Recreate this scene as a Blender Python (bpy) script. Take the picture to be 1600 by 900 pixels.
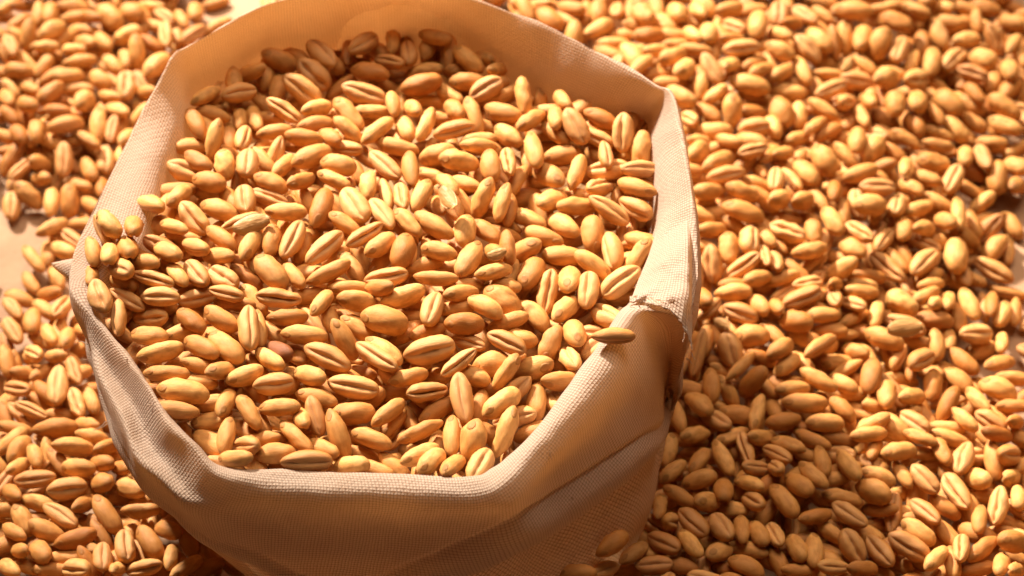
import bpy, bmesh, math, random, base64, zlib
import numpy as np
from mathutils import Vector, Matrix, Quaternion

random.seed(11)
scene = bpy.context.scene
for o in list(bpy.data.objects):
    bpy.data.objects.remove(o, do_unlink=True)
COL = scene.collection

# ---------------------------------------------------------------- geometry helpers
CAM_DIST, CAM_PITCH, CAM_HFOV = 0.31, math.radians(50), math.radians(26.4)
AIM = Vector((0.0, 0.0, 0.027))
CAM_BACK = Vector((0.0, -math.cos(CAM_PITCH), math.sin(CAM_PITCH)))    # from the aim point to the camera
CAM_POS = AIM + CAM_BACK * CAM_DIST
CAM_UP = Vector((0.0, math.sin(CAM_PITCH), math.cos(CAM_PITCH)))
TAN_H = math.tan(CAM_HFOV / 2)


def at(px, py, z_mm):
    """the point of the place that the photograph (1600 x 900) shows at px, py, at height z"""
    u = (px - 800) / 800 * TAN_H
    v = (450 - py) / 800 * TAN_H
    d = Vector((1, 0, 0)) * u + CAM_UP * v - CAM_BACK
    t = (z_mm * 0.001 - CAM_POS.z) / d.z
    return CAM_POS + d * t


# The sack mouth, station by station, counter to the clock from the left corner:
# where the wheat meets the cloth, the rim, then the cuff's shoulder, middle, crease and hem, and the foot.
# Entries are (px, py, height in mm); None = the far side of a wall, made below.
STATIONS = [
    # wheat line      rim              shoulder         middle           crease           hem              foot
    ((150, 460, 40), (113, 452, 42), (112, 470, 40.5), (118, 495, 37.5), (135, 530, 33), (150, 565, 28.5), (215, 690, 8)),
    ((172, 518, 40), (148, 497, 42), (138, 510, 40.5), (138, 532, 37.5), (150, 570, 33), (163, 600, 28.5), (230, 725, 8)),
    ((215, 572, 40), (195, 560, 42), (173, 576, 38.6), (156, 592, 38.7), (165, 630, 32), (180, 665, 28), (255, 770, 8)),
    ((252, 640, 39), (232, 605, 42.5), (210, 634, 38.3), (188, 650, 39.4), (185, 685, 34), (200, 715, 29), (290, 810, 8)),
    ((285, 670, 39), (262, 660, 43), (236, 692, 37.8), (212, 710, 38.8), (220, 750, 33), (245, 775, 27), (330, 850, 8)),
    ((320, 710, 39), (300, 695, 43), (270, 730, 38.0), (250, 750, 38.2), (262, 790, 32), (290, 815, 26), (365, 880, 8)),
    ((345, 728, 39), (340, 740, 42), (318, 775, 38.4), (303, 795, 36.3), (318, 835, 30), (340, 855, 25), (410, 915, 7)),
    ((400, 738, 39.5), (415, 748, 41.5), (412, 775, 40.3), (400, 810, 35.5), (400, 860, 29), (410, 890, 24), (470, 960, 6)),
    ((480, 738, 39.5), (490, 752, 41.5), (490, 782, 40.4), (480, 830, 34), (470, 895, 26), (480, 930, 21), (530, 1010, 5)),
    ((560, 742, 39.5), (565, 756, 41.5), (567, 786, 40.2), (560, 835, 33.5), (545, 918, 23), (560, 955, 18), (590, 1040, 4)),
    ((650, 746, 39.5), (655, 760, 41.5), (657, 788, 40.2), (648, 825, 35), (640, 878, 28.5), (660, 930, 22), (680, 1040, 4)),
    ((735, 748, 39.5), (740, 762, 41.5), (747, 788, 40.3), (745, 808, 37), (740, 835, 33.5), (760, 890, 26.5), (770, 1030, 4)),
    ((768, 735, 39.5), (785, 752, 42), (803, 776, 40.5), (808, 796, 38), (808, 802, 37), (830, 855, 30), (850, 1010, 4)),
    ((818, 690, 39.5), (835, 692, 42.5), (860, 712, 41), (862, 735, 38), (868, 765, 34.5), (895, 815, 28), (915, 960, 6)),
    ((865, 635, 39.5), (885, 632, 43), (914, 655, 41.5), (920, 690, 36.5), (935, 722, 32.5), (965, 765, 27), (965, 900, 8)),
    ((905, 580, 40), (930, 565, 43.5), (962, 590, 42.2), (980, 630, 36.5), (1000, 680, 30.5), (1015, 718, 26), (985, 865, 9)),
    ((940, 530, 40), (962, 515, 44), (990, 530, 42.5), (1018, 590, 36), (1035, 660, 27), (1038, 690, 23), (1000, 842, 8)),
    ((966, 490, 40), (1000, 486, 44), (1035, 508, 39.5), (1044, 560, 31), (1041, 615, 27), (1041, 658, 23.5), (1010, 800, 8)),
    ((982, 470, 40), (1058, 486, 44.5), (1078, 505, 43), (1072, 548, 37), (1062, 590, 31), (1052, 630, 26), (1020, 740, 8)),
    ((995, 445, 40), (1080, 440, 45), None, None, None, None, None),
    ((1010, 410, 40), (1080, 390, 45.5), None, None, None, None, None),
    ((1026, 360, 40), (1077, 330, 46), None, None, None, None, None),
    ((1028, 315, 40), (1069, 265, 46.7), None, None, None, None, None),
    ((1020, 235, 40), (1058, 205, 47), None, None, None, None, None),
    ((1012, 195, 39.5), (1045, 150, 47.5), None, None, None, None, None),
    ((985, 185, 39.5), (1020, 137, 47), None, None, None, None, None),
    ((930, 172, 39.5), (960, 103, 47), None, None, None, None, None),
    ((850, 138, 39.5), (860, 52, 47.3), None, None, None, None, None),
    ((762, 88, 39), (760, 12, 47.5), None, None, None, None, None),
    ((690, 52, 39), (690, -6, 47.8), None, None, None, None, None),
    ((615, 40, 39), (600, -10, 47.8), None, None, None, None, None),
    ((520, 66, 39), (510, -4, 47.8), None, None, None, None, None),
    ((425, 80, 39), (420, 12, 47.5), None, None, None, None, None),
    ((355, 115, 39), (345, 50, 47), None, None, None, None, None),
    ((312, 140, 39), (295, 78, 46.6), None, None, None, None, None),
    ((298, 160, 39), (275, 92, 46.5), None, None, None, None, None),
    ((290, 200, 39.5), (245, 150, 43.5), None, None, None, None, None),
    ((255, 275, 39.5), (210, 215, 41.6), None, None, None, None, None),
    ((235, 345, 39.5), (165, 305, 41), None, None, None, None, None),
    ((215, 395, 40), (140, 360, 41.3), None, None, None, None, None),
    ((175, 440, 40), (120, 410, 41.6), None, None, None, None, None),
]
# how deep the long crease across the cuff is, per station (0 = none)
CREASE = [0, 0, 0, 0, 0, 0, 0, .2, .6, 1, 1, 1, 1, 1, 1, .9, .5] + [0] * 24


def station_points():
    rows = []
    n = len(STATIONS)
    rims = [at(*s[1]) for s in STATIONS]
    for i, s in enumerate(STATIONS):
        inner, rim = at(*s[0]), rims[i]
        tan = (rims[(i + 1) % n] - rims[i - 1]); tan.z = 0; tan.normalize()
        out = Vector((tan.y, -tan.x, 0))
        if out.dot(rim - Vector((-0.012, 0.005, rim.z))) < 0:
            out = -out
        deep = inner - out * 0.0015 + Vector((0, 0, -0.012))
        pts = [deep, inner, rim]
        if s[2] is not None:
            pts += [at(*p) for p in s[2:]]
        else:
            for o, dz in ((0.9, 0.6), (1.3, 4.0), (-0.3, 10), (-2.0, 16)):
                pts.append(rim + out * o * 0.001 - Vector((0, 0, dz * 0.001)))
            foot = rim - out * 0.004
            foot.z = 0.006
            pts.append(foot)
        rows.append(pts)
    return rows


def catmull(p0, p1, p2, p3, t):
    t2, t3 = t * t, t * t * t
    return ((p1 * 2) + (p2 - p0) * t + (p0 * 2 - p1 * 5 + p2 * 4 - p3) * t2 + (p1 * 3 - p0 - p2 * 3 + p3) * t3) * 0.5


def around(rows, k, sub):
    """closed curve through column k of the stations"""
    n = len(rows)
    out = []
    for i in range(n):
        p = [rows[(i + d) % n][k] for d in (-1, 0, 1, 2)]
        for j in range(sub):
            out.append(catmull(*p, j / sub))
    return out


def lerp_ring(vals, sub):
    n = len(vals)
    return [vals[i] + (vals[(i + 1) % n] - vals[i]) * j / sub for i in range(n) for j in range(sub)]


SUB = 9
def profile_curve(pts, sub):
    out = []
    n = len(pts)
    for i in range(n - 1):
        p0 = pts[i - 1] if i else pts[0] * 2 - pts[1]
        p3 = pts[i + 2] if i + 2 < n else pts[-1] * 2 - pts[-2]
        k = sub[i]
        for j in range(k):
            out.append(catmull(p0, pts[i], pts[i + 1], p3, j / k))
    out.append(pts[-1])
    return out


def sack_rings():
    """two nets of points: the folded mouth (inside, rim, cuff down to its hem) and the body under it"""
    rows = station_points()
    cols = [around(rows, k, SUB) for k in range(8)]
    crease = lerp_ring(CREASE, SUB)
    nn = len(cols[0])
    mouth, body = [], []
    axis = Vector((-0.010, 0.004, 0))
    for i in range(nn):
        c = [cols[k][i] for k in range(8)]
        inw = axis - c[5]; inw.z = 0; inw.normalize()
        tg = cols[5][(i + 1) % nn] - cols[5][i - 1]
        nrm = tg.cross(c[6] - c[5]).normalized()
        if nrm.dot(inw) > 0:
            nrm = -nrm
        upper = profile_curve([c[0], c[1], c[2], c[3], c[4], c[5]], [4, 7, 7, 7, 8])
        a = crease[i]
        ledge = c[5] - nrm * 0.00055 * a + (c[6] - c[5]).normalized() * 0.0002
        low = []
        for j in range(1, 9):
            t = j / 8
            low.append(ledge.lerp(c[6], t) + nrm * 0.0008 * math.sin(t * math.pi) - nrm * 0.0000 * a)
        hem = [c[6] - nrm * 0.0005 - Vector((0, 0, 0.0002)), c[6] - nrm * 0.0008 + (c[5] - c[6]) * 0.5]
        mouth.append(upper + [ledge] + low + hem)
        top = c[5].lerp(c[6], 0.45) - nrm * 0.0030
        mid = c[6] - nrm * 0.0022
        foot = c[7]
        bulge = c[6].lerp(foot, 0.5) + nrm * 0.0004
        body.append(profile_curve([top, mid, bulge, foot, foot - Vector((0, 0, 0.005)) + inw * 0.002], [3, 6, 6, 2]))
    return mouth, body


# ---------------------------------------------------------------- camera, world, lamp, exposure
cam_data = bpy.data.cameras.new('camera')
cam_data.sensor_width = 36
cam_data.lens = 18 / TAN_H
cam_data.clip_start, cam_data.clip_end = 0.01, 20
camera = bpy.data.objects.new('camera', cam_data)
COL.objects.link(camera)
camera.location = CAM_POS
camera.rotation_euler = (math.radians(90) - CAM_PITCH, 0, 0)
cam_data.dof.use_dof = True
cam_data.dof.focus_distance = (at(560, 560, 41) - CAM_POS).dot(-CAM_BACK)
cam_data.dof.aperture_fstop = 27
scene.camera = camera

world = bpy.data.worlds.new('World')
scene.world = world
world.use_nodes = True
bg = world.node_tree.nodes['Background']
bg.inputs['Color'].default_value = (1.0, 0.6, 0.3, 1)
bg.inputs['Strength'].default_value = 0.02

# a snooted studio lamp behind the sack, to the left, and a large soft box overhead
LAMP_AZ, LAMP_EL, LAMP_D = math.radians(36), math.radians(38), 0.8
LAMP_AIM = Vector((0.004, 0.034, 0.02))
lamp_data = bpy.data.lights.new('studio_lamp', 'SPOT')
lamp_data.shadow_soft_size = 0.045
lamp_data.spot_size = math.radians(19)
lamp_data.spot_blend = 0.9
lamp_data.energy = 116
lamp_data.color = (1.0, 0.86, 0.69)
lamp = bpy.data.objects.new('studio_lamp', lamp_data)
COL.objects.link(lamp)
ldir = Vector((-math.sin(LAMP_AZ) * math.cos(LAMP_EL), math.cos(LAMP_AZ) * math.cos(LAMP_EL), math.sin(LAMP_EL)))
lamp.location = LAMP_AIM + ldir * LAMP_D
lamp.rotation_euler = ldir.to_track_quat('Z', 'Y').to_euler()
soft_data = bpy.data.lights.new('soft_box', 'AREA')
soft_data.shape = 'SQUARE'
soft_data.size = 0.8
soft_data.energy = 14
soft_data.color = (1.0, 0.77, 0.54)
soft = bpy.data.objects.new('soft_box', soft_data)
COL.objects.link(soft)
soft.location = (0.10, 0.55, 1.15)
soft.rotation_euler = (soft.location - Vector((0, 0, 0.02))).to_track_quat('Z', 'Y').to_euler()

scene.view_settings.view_transform = 'Standard'
scene.view_settings.look = 'None'
scene.view_settings.gamma = 1
scene.view_settings.use_curve_mapping = False
scene.view_settings.exposure = 0.08
scene.cycles.max_bounces = 8
scene.cycles.diffuse_bounces = 4
scene.cycles.transmission_bounces = 4
scene.cycles.use_denoising = True


# ---------------------------------------------------------------- node helpers
class Nodes:
    def __init__(self, name):
        self.mat = bpy.data.materials.new(name)
        self.mat.use_nodes = True
        self.t = self.mat.node_tree
        self.bsdf = self.t.nodes['Principled BSDF']
        self.out = self.t.nodes['Material Output']

    def new(self, kind, **kw):
        n = self.t.nodes.new(kind)
        for k, v in kw.items():
            setattr(n, k, v)
        return n

    def link(self, a, b):
        self.t.links.new(a, b)

    def math(self, op, a, b=None, clamp=False):
        n = self.new('ShaderNodeMath', operation=op, use_clamp=clamp)
        for i, v in enumerate((a, b)):
            if v is None:
                continue
            if isinstance(v, (int, float)):
                n.inputs[i].default_value = v
            else:
                self.link(v, n.inputs[i])
        return n.outputs[0]

    def mix(self, f, a, b, blend='MIX'):
        n = self.new('ShaderNodeMix', data_type='RGBA', blend_type=blend)
        for s, v in ((n.inputs[0], f), (n.inputs[6], a), (n.inputs[7], b)):
            if isinstance(v, tuple):
                s.default_value = v if len(v) == 4 else (*v, 1)
            elif isinstance(v, (int, float)):
                s.default_value = v
            else:
                self.link(v, s)
        return n.outputs[2]

    def ramp(self, v, a, b, lo=0.0, hi=1.0):
        n = self.new('ShaderNodeMapRange', interpolation_type='SMOOTHSTEP')
        self.link(v, n.inputs[0])
        n.inputs[1].default_value, n.inputs[2].default_value = a, b
        n.inputs[3].default_value, n.inputs[4].default_value = lo, hi
        return n.outputs[0]

    def noise(self, vec, scale, detail=3, rough=0.55):
        n = self.new('ShaderNodeTexNoise')
        n.inputs['Scale'].default_value = scale
        n.inputs['Detail'].default_value = detail
        n.inputs['Roughness'].default_value = rough
        if vec is not None:
            self.link(vec, n.inputs['Vector'])
        return n.outputs['Fac']

    def attr(self, name, kind='GEOMETRY'):
        return self.new('ShaderNodeAttribute', attribute_name=name, attribute_type=kind)

    def vscale(self, vec, s, off=None):
        n = self.new('ShaderNodeVectorMath', operation='MULTIPLY')
        self.link(vec, n.inputs[0])
        n.inputs[1].default_value = s
        if off is None:
            return n.outputs[0]
        m = self.new('ShaderNodeVectorMath', operation='ADD')
        self.link(n.outputs[0], m.inputs[0])
        self.link(off, m.inputs[1])
        return m.outputs[0]


# ---------------------------------------------------------------- materials
def grain_material(name, single, germ=False):
    """wheat: golden skin, paler belly, browner crease and ends; tone differs from grain to grain"""
    N = Nodes(name)
    lp = N.attr('local_place')
    if single:
        oc = N.new('ShaderNodeObjectInfo')
        sep = N.new('ShaderNodeSeparateColor')
        N.link(oc.outputs['Color'], sep.inputs[0])
        tone, red, rnd = sep.outputs[0], sep.outputs[1], sep.outputs[2]
    else:
        ta = N.attr('tone')
        sep = N.new('ShaderNodeSeparateColor')
        N.link(ta.outputs['Color'], sep.inputs[0])
        tone, red, rnd = sep.outputs[0], sep.outputs[1], sep.outputs[2]
    comb = N.new('ShaderNodeCombineXYZ')
    k = N.math('MULTIPLY', rnd, 37.0)
    for i in range(3):
        N.link(k, comb.inputs[i])
    sx = N.new('ShaderNodeSeparateXYZ')
    N.link(lp.outputs['Vector'], sx.inputs[0])
    big = N.noise(N.vscale(lp.outputs['Vector'], (1.2, 1.2, 1.2), comb.outputs[0]), 1.5, 2)
    streak = N.noise(N.vscale(lp.outputs['Vector'], (0.8, 6, 6), comb.outputs[0]), 2.5, 3)
    fine = N.noise(N.vscale(lp.outputs['Vector'], (5, 5, 5), comb.outputs[0]), 6, 3)
    col = N.mix(tone, (0.46, 0.16, 0.026), (0.86, 0.46, 0.148))
    col = N.mix(N.ramp(big, 0.35, 0.7, 0, 0.55), col, (0.42, 0.155, 0.03), 'MIX')
    col = N.mix(N.ramp(streak, 0.45, 0.75, 0, 0.28), col, (0.76, 0.41, 0.14))
    col = N.mix(N.ramp(fine, 0.58, 0.78, 0, 0.5), col, (0.34, 0.14, 0.035))
    # ends: the germ end is browner, the brush end a little greyer
    col = N.mix(N.ramp(sx.outputs[0], -0.62, -1.0, 0, 0.55), col, (0.36, 0.15, 0.035))
    col = N.mix(N.ramp(sx.outputs[0], 0.78, 1.0, 0, 0.5), col, (0.40, 0.19, 0.06))
    cr = N.attr('crease').outputs['Fac']
    col = N.mix(N.math('MULTIPLY', cr, 0.6), col, (0.38, 0.17, 0.07))
    col = N.mix(N.ramp(sx.outputs[2], -0.1, -0.5, 0, 0.38), col, (0.68, 0.37, 0.17))
    if germ:
        col = N.mix(0.72, col, (0.36, 0.145, 0.032))
    col = N.mix(red, col, (0.20, 0.055, 0.02))
    N.link(col, N.bsdf.inputs['Base Color'])
    N.bsdf.inputs['Roughness'].default_value = 0.42
    N.link(N.ramp(fine, 0.3, 0.7, 0.38, 0.60), N.bsdf.inputs['Roughness'])
    N.bsdf.inputs['Specular IOR Level'].default_value = 0.36
    N.bsdf.inputs['Subsurface Weight'].default_value = 0.15
    N.bsdf.inputs['Subsurface Radius'].default_value = (1.0, 0.45, 0.15)
    N.bsdf.inputs['Subsurface Scale'].default_value = 0.0007
    h = N.math('ADD', N.math('MULTIPLY', streak, 0.5), N.math('MULTIPLY', fine, 0.6))
    b = N.new('ShaderNodeBump')
    b.inputs['Strength'].default_value = 0.42
    b.inputs['Distance'].default_value = 0.00026
    N.link(h, b.inputs['Height'])
    N.link(b.outputs[0], N.bsdf.inputs['Normal'])
    return N.mat


def cloth_material(name, turn=0.0, pitch=0.00042, thin=0.5, depth=0.55):
    """unbleached muslin: a plain weave with slubs, thin enough for lamp light to come through"""
    N = Nodes(name)
    uv = N.new('ShaderNodeUVMap', uv_map='weave')
    mp = N.new('ShaderNodeMapping')
    mp.inputs['Rotation'].default_value = (0, 0, turn)
    N.link(uv.outputs[0], mp.inputs['Vector'])
    # threads wander a little
    wob = N.new('ShaderNodeTexNoise')
    wob.inputs['Scale'].default_value = 160
    wob.inputs['Detail'].default_value = 2
    N.link(mp.outputs[0], wob.inputs['Vector'])
    wv = N.new('ShaderNodeVectorMath', operation='MULTIPLY_ADD')
    N.link(wob.outputs['Color'], wv.inputs[0])
    wv.inputs[1].default_value = (0.00075, 0.00075, 0)
    N.link(mp.outputs[0], wv.inputs[2])
    s = N.new('ShaderNodeSeparateXYZ')
    N.link(wv.outputs[0], s.inputs[0])
    f = 2 * math.pi / pitch
    u = N.math('MULTIPLY', s.outputs[0], f)
    v = N.math('MULTIPLY', s.outputs[1], f)
    su, sv = N.math('SINE', u), N.math('SINE', v)
    su2, sv2 = N.math('ABSOLUTE', N.math('SINE', N.math('MULTIPLY', u, 0.5))), N.math('ABSOLUTE', N.math('SINE', N.math('MULTIPLY', v, 0.5)))
    weave = N.math('MULTIPLY', N.math('POWER', su2, 0.6), N.math('POWER', sv2, 0.6))
    checker = N.math('MULTIPLY', N.math('COSINE', N.math('MULTIPLY', u, 0.5)), N.math('COSINE', N.math('MULTIPLY', v, 0.5)))
    geo = N.new('ShaderNodeNewGeometry')
    slub = N.noise(N.vscale(mp.outputs[0], (1, 0.10, 1)), 1300, 3)
    slub2 = N.noise(N.vscale(mp.outputs[0], (0.10, 1, 1)), 1300, 3)
    patch = N.noise(geo.outputs['Position'], 110, 4)
    height = N.math('ADD', N.math('ADD', weave, N.math('MULTIPLY', checker, 0.25)),
                    N.math('ADD', N.math('MULTIPLY', slub, 1.0), N.math('MULTIPLY', slub2, 1.0)))
    creases = N.noise(geo.outputs['Position'], 520, 4, 0.6)
    height = N.math('ADD', height, N.math('MULTIPLY', creases, 2.2))
    col = N.mix(N.ramp(weave, 0.05, 0.75), (0.50, 0.36, 0.285), (0.78, 0.645, 0.55))
    col = N.mix(N.ramp(patch, 0.4, 0.75, 0, 0.3), col, (0.60, 0.43, 0.30))
    col = N.mix(N.ramp(slub, 0.55, 0.8, 0, 0.35), col, (0.84, 0.70, 0.56))
    # the few dark flecks of seed husk in the thread
    vo = N.new('ShaderNodeTexVoronoi')
    vo.inputs['Scale'].default_value = 115
    N.link(mp.outputs[0], vo.inputs['Vector'])
    pick = N.new('ShaderNodeSeparateColor')
    N.link(vo.outputs['Color'], pick.inputs[0])
    dot = N.math('MULTIPLY', N.ramp(vo.outputs['Distance'], 0.055, 0.025), N.math('GREATER_THAN', pick.outputs[0], 0.80))
    col = N.mix(N.math('MULTIPLY', dot, 0.8), col, (0.10, 0.045, 0.02))
    N.link(col, N.bsdf.inputs['Base Color'])
    N.bsdf.inputs['Roughness'].default_value = 0.9
    N.bsdf.inputs['Specular IOR Level'].default_value = 0.15
    N.bsdf.inputs['Sheen Weight'].default_value = 0.15
    N.bsdf.inputs['Sheen Tint'].default_value = (1, .85, .7, 1)
    b = N.new('ShaderNodeBump')
    b.inputs['Strength'].default_value = depth
    b.inputs['Distance'].default_value = 0.00016
    N.link(height, b.inputs['Height'])
    N.link(b.outputs[0], N.bsdf.inputs['Normal'])
    tr = N.new('ShaderNodeBsdfTranslucent')
    N.link(N.mix(1.0, col, (1.0, 0.82, 0.52), 'MULTIPLY'), tr.inputs['Color'])
    N.link(b.outputs[0], tr.inputs['Normal'])
    ms = N.new('ShaderNodeMixShader')
    ms.inputs[0].default_value = thin
    N.link(N.bsdf.outputs[0], ms.inputs[1])
    N.link(tr.outputs[0], ms.inputs[2])
    N.link(ms.outputs[0], N.out.inputs['Surface'])
    return N.mat


def table_material():
    N = Nodes('pale_table_cloth')
    tc = N.new('ShaderNodeTexCoord')
    big = N.noise(tc.outputs['Object'], 35, 4)
    fine = N.noise(tc.outputs['Object'], 900, 3)
    col = N.mix(N.ramp(big, 0.35, 0.65), (0.32, 0.18, 0.10), (0.50, 0.32, 0.20))
    col = N.mix(N.ramp(fine, 0.4, 0.7, 0, 0.25), col, (0.40, 0.26, 0.17))
    N.link(col, N.bsdf.inputs['Base Color'])
    N.bsdf.inputs['Roughness'].default_value = 0.75
    b = N.new('ShaderNodeBump')
    b.inputs['Strength'].default_value = 0.4
    b.inputs['Distance'].default_value = 0.0002
    N.link(fine, b.inputs['Height'])
    N.link(b.outputs[0], N.bsdf.inputs['Normal'])
    return N.mat


MAT_GRAIN = grain_material('wheat_skin', True)
MAT_GERM = grain_material('wheat_germ', True, germ=True)
MAT_GRAIN_MASS = grain_material('wheat_skin_mass', False)
MAT_GERM_MASS = grain_material('wheat_germ_mass', False, germ=True)
MAT_MUSLIN = cloth_material('muslin')
MAT_MUSLIN_BIAS = cloth_material('muslin_on_the_bias', turn=math.radians(38), pitch=0.00056, depth=0.7)
MAT_TABLE = table_material()


def husk_material():
    N = Nodes('dry_husk')
    tc = N.new('ShaderNodeTexCoord')
    n = N.noise(N.vscale(tc.outputs['Object'], (0.25, 1, 1)), 3500, 3)
    N.link(N.mix(n, (0.34, 0.15, 0.04), (0.62, 0.33, 0.11)), N.bsdf.inputs['Base Color'])
    N.bsdf.inputs['Roughness'].default_value = 0.5
    b = N.new('ShaderNodeBump')
    b.inputs['Strength'].default_value = 0.6
    b.inputs['Distance'].default_value = 0.0002
    N.link(n, b.inputs['Height'])
    N.link(b.outputs[0], N.bsdf.inputs['Normal'])
    return N.mat


MAT_HUSK = husk_material()


def link_mesh(name, verts, faces, mat, parent=None, smooth=True):
    me = bpy.data.meshes.new(name)
    me.from_pydata([tuple(v) for v in verts], [], faces)
    if smooth:
        me.polygons.foreach_set('use_smooth', [True] * len(me.polygons))
    me.materials.append(mat)
    me.update()
    o = bpy.data.objects.new(name, me)
    COL.objects.link(o)
    o.parent = parent
    return o


# ---------------------------------------------------------------- the table
def build_table():
    n = 24
    verts = [((i / n - .5) * 0.9, (j / n - .5) * 0.9 + 0.03, 0) for i in range(n + 1) for j in range(n + 1)]
    faces = [(i * (n + 1) + j, (i + 1) * (n + 1) + j, (i + 1) * (n + 1) + j + 1, i * (n + 1) + j + 1) for i in range(n) for j in range(n)]
    o = link_mesh('table_top', verts, faces, MAT_TABLE)
    o['kind'] = 'structure'
    return o


# ---------------------------------------------------------------- the sack
def wrinkle(p, amp=1.0):
    from mathutils import noise
    a = noise.noise(p * 150) * 0.00035 + noise.noise(p * 420 + Vector((3, 1, 7))) * 0.00012
    return a * amp


def net_object(name, net, mat, parent, amp=1.0, closed=True):
    n, m = len(net), len(net[0])
    grid = [[Vector(p) for p in r] for r in net]
    # wrinkles along the surface normal
    moved = []
    for i in range(n):
        r = []
        for j in range(m):
            iu, il = ((i + 1) % n, i - 1) if closed else (min(n - 1, i + 1), max(0, i - 1))
            du = grid[iu][j] - grid[il][j]
            dv = grid[i][min(m - 1, j + 1)] - grid[i][max(0, j - 1)]
            nn = du.cross(dv)
            if nn.length > 1e-12:
                nn.normalize()
            r.append(grid[i][j] + nn * wrinkle(grid[i][j], amp))
        moved.append(r)
    verts = [p for r in moved for p in r]
    faces, uvs = [], []
    # thread coordinates: true lengths along and across the cloth
    ul = [0.0]
    mid = m // 2
    for i in range(n):
        ul.append(ul[-1] + (grid[(i + 1) % n][mid] - grid[i][mid]).length)
    vl = []
    for i in range(n):
        a = [0.0]
        for j in range(1, m):
            a.append(a[-1] + (grid[i][j] - grid[i][j - 1]).length)
        vl.append(a)
    for i in range(n if closed else n - 1):
        k = (i + 1) % n
        for j in range(m - 1):
            faces.append((i * m + j, k * m + j, k * m + j + 1, i * m + j + 1))
            uvs += [(ul[i], vl[i][j]), (ul[i + 1], vl[k][j]), (ul[i + 1], vl[k][j + 1]), (ul[i], vl[i][j + 1])]
    o = link_mesh(name, verts, faces, mat, parent)
    lay = o.data.uv_layers.new(name='weave')
    lay.data.foreach_set('uv', [c for uv in uvs for c in uv])
    return o


def tube(name, pts, rad, mat, parent, sides=6):
    verts, faces = [], []
    for i, p in enumerate(pts):
        d = (pts[min(i + 1, len(pts) - 1)] - pts[max(0, i - 1)]).normalized()
        a = d.orthogonal().normalized()
        b = d.cross(a)
        r = rad * (1 - 0.6 * i / len(pts))
        for k in range(sides):
            t = 2 * math.pi * k / sides
            verts.append(p + (a * math.cos(t) + b * math.sin(t)) * r)
    for i in range(len(pts) - 1):
        for k in range(sides):
            k2 = (k + 1) % sides
            faces.append((i * sides + k, i * sides + k2, (i + 1) * sides + k2, (i + 1) * sides + k))
    o = link_mesh(name, verts, faces, mat, parent)
    lay = o.data.uv_layers.new(name='weave')
    return o


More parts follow.
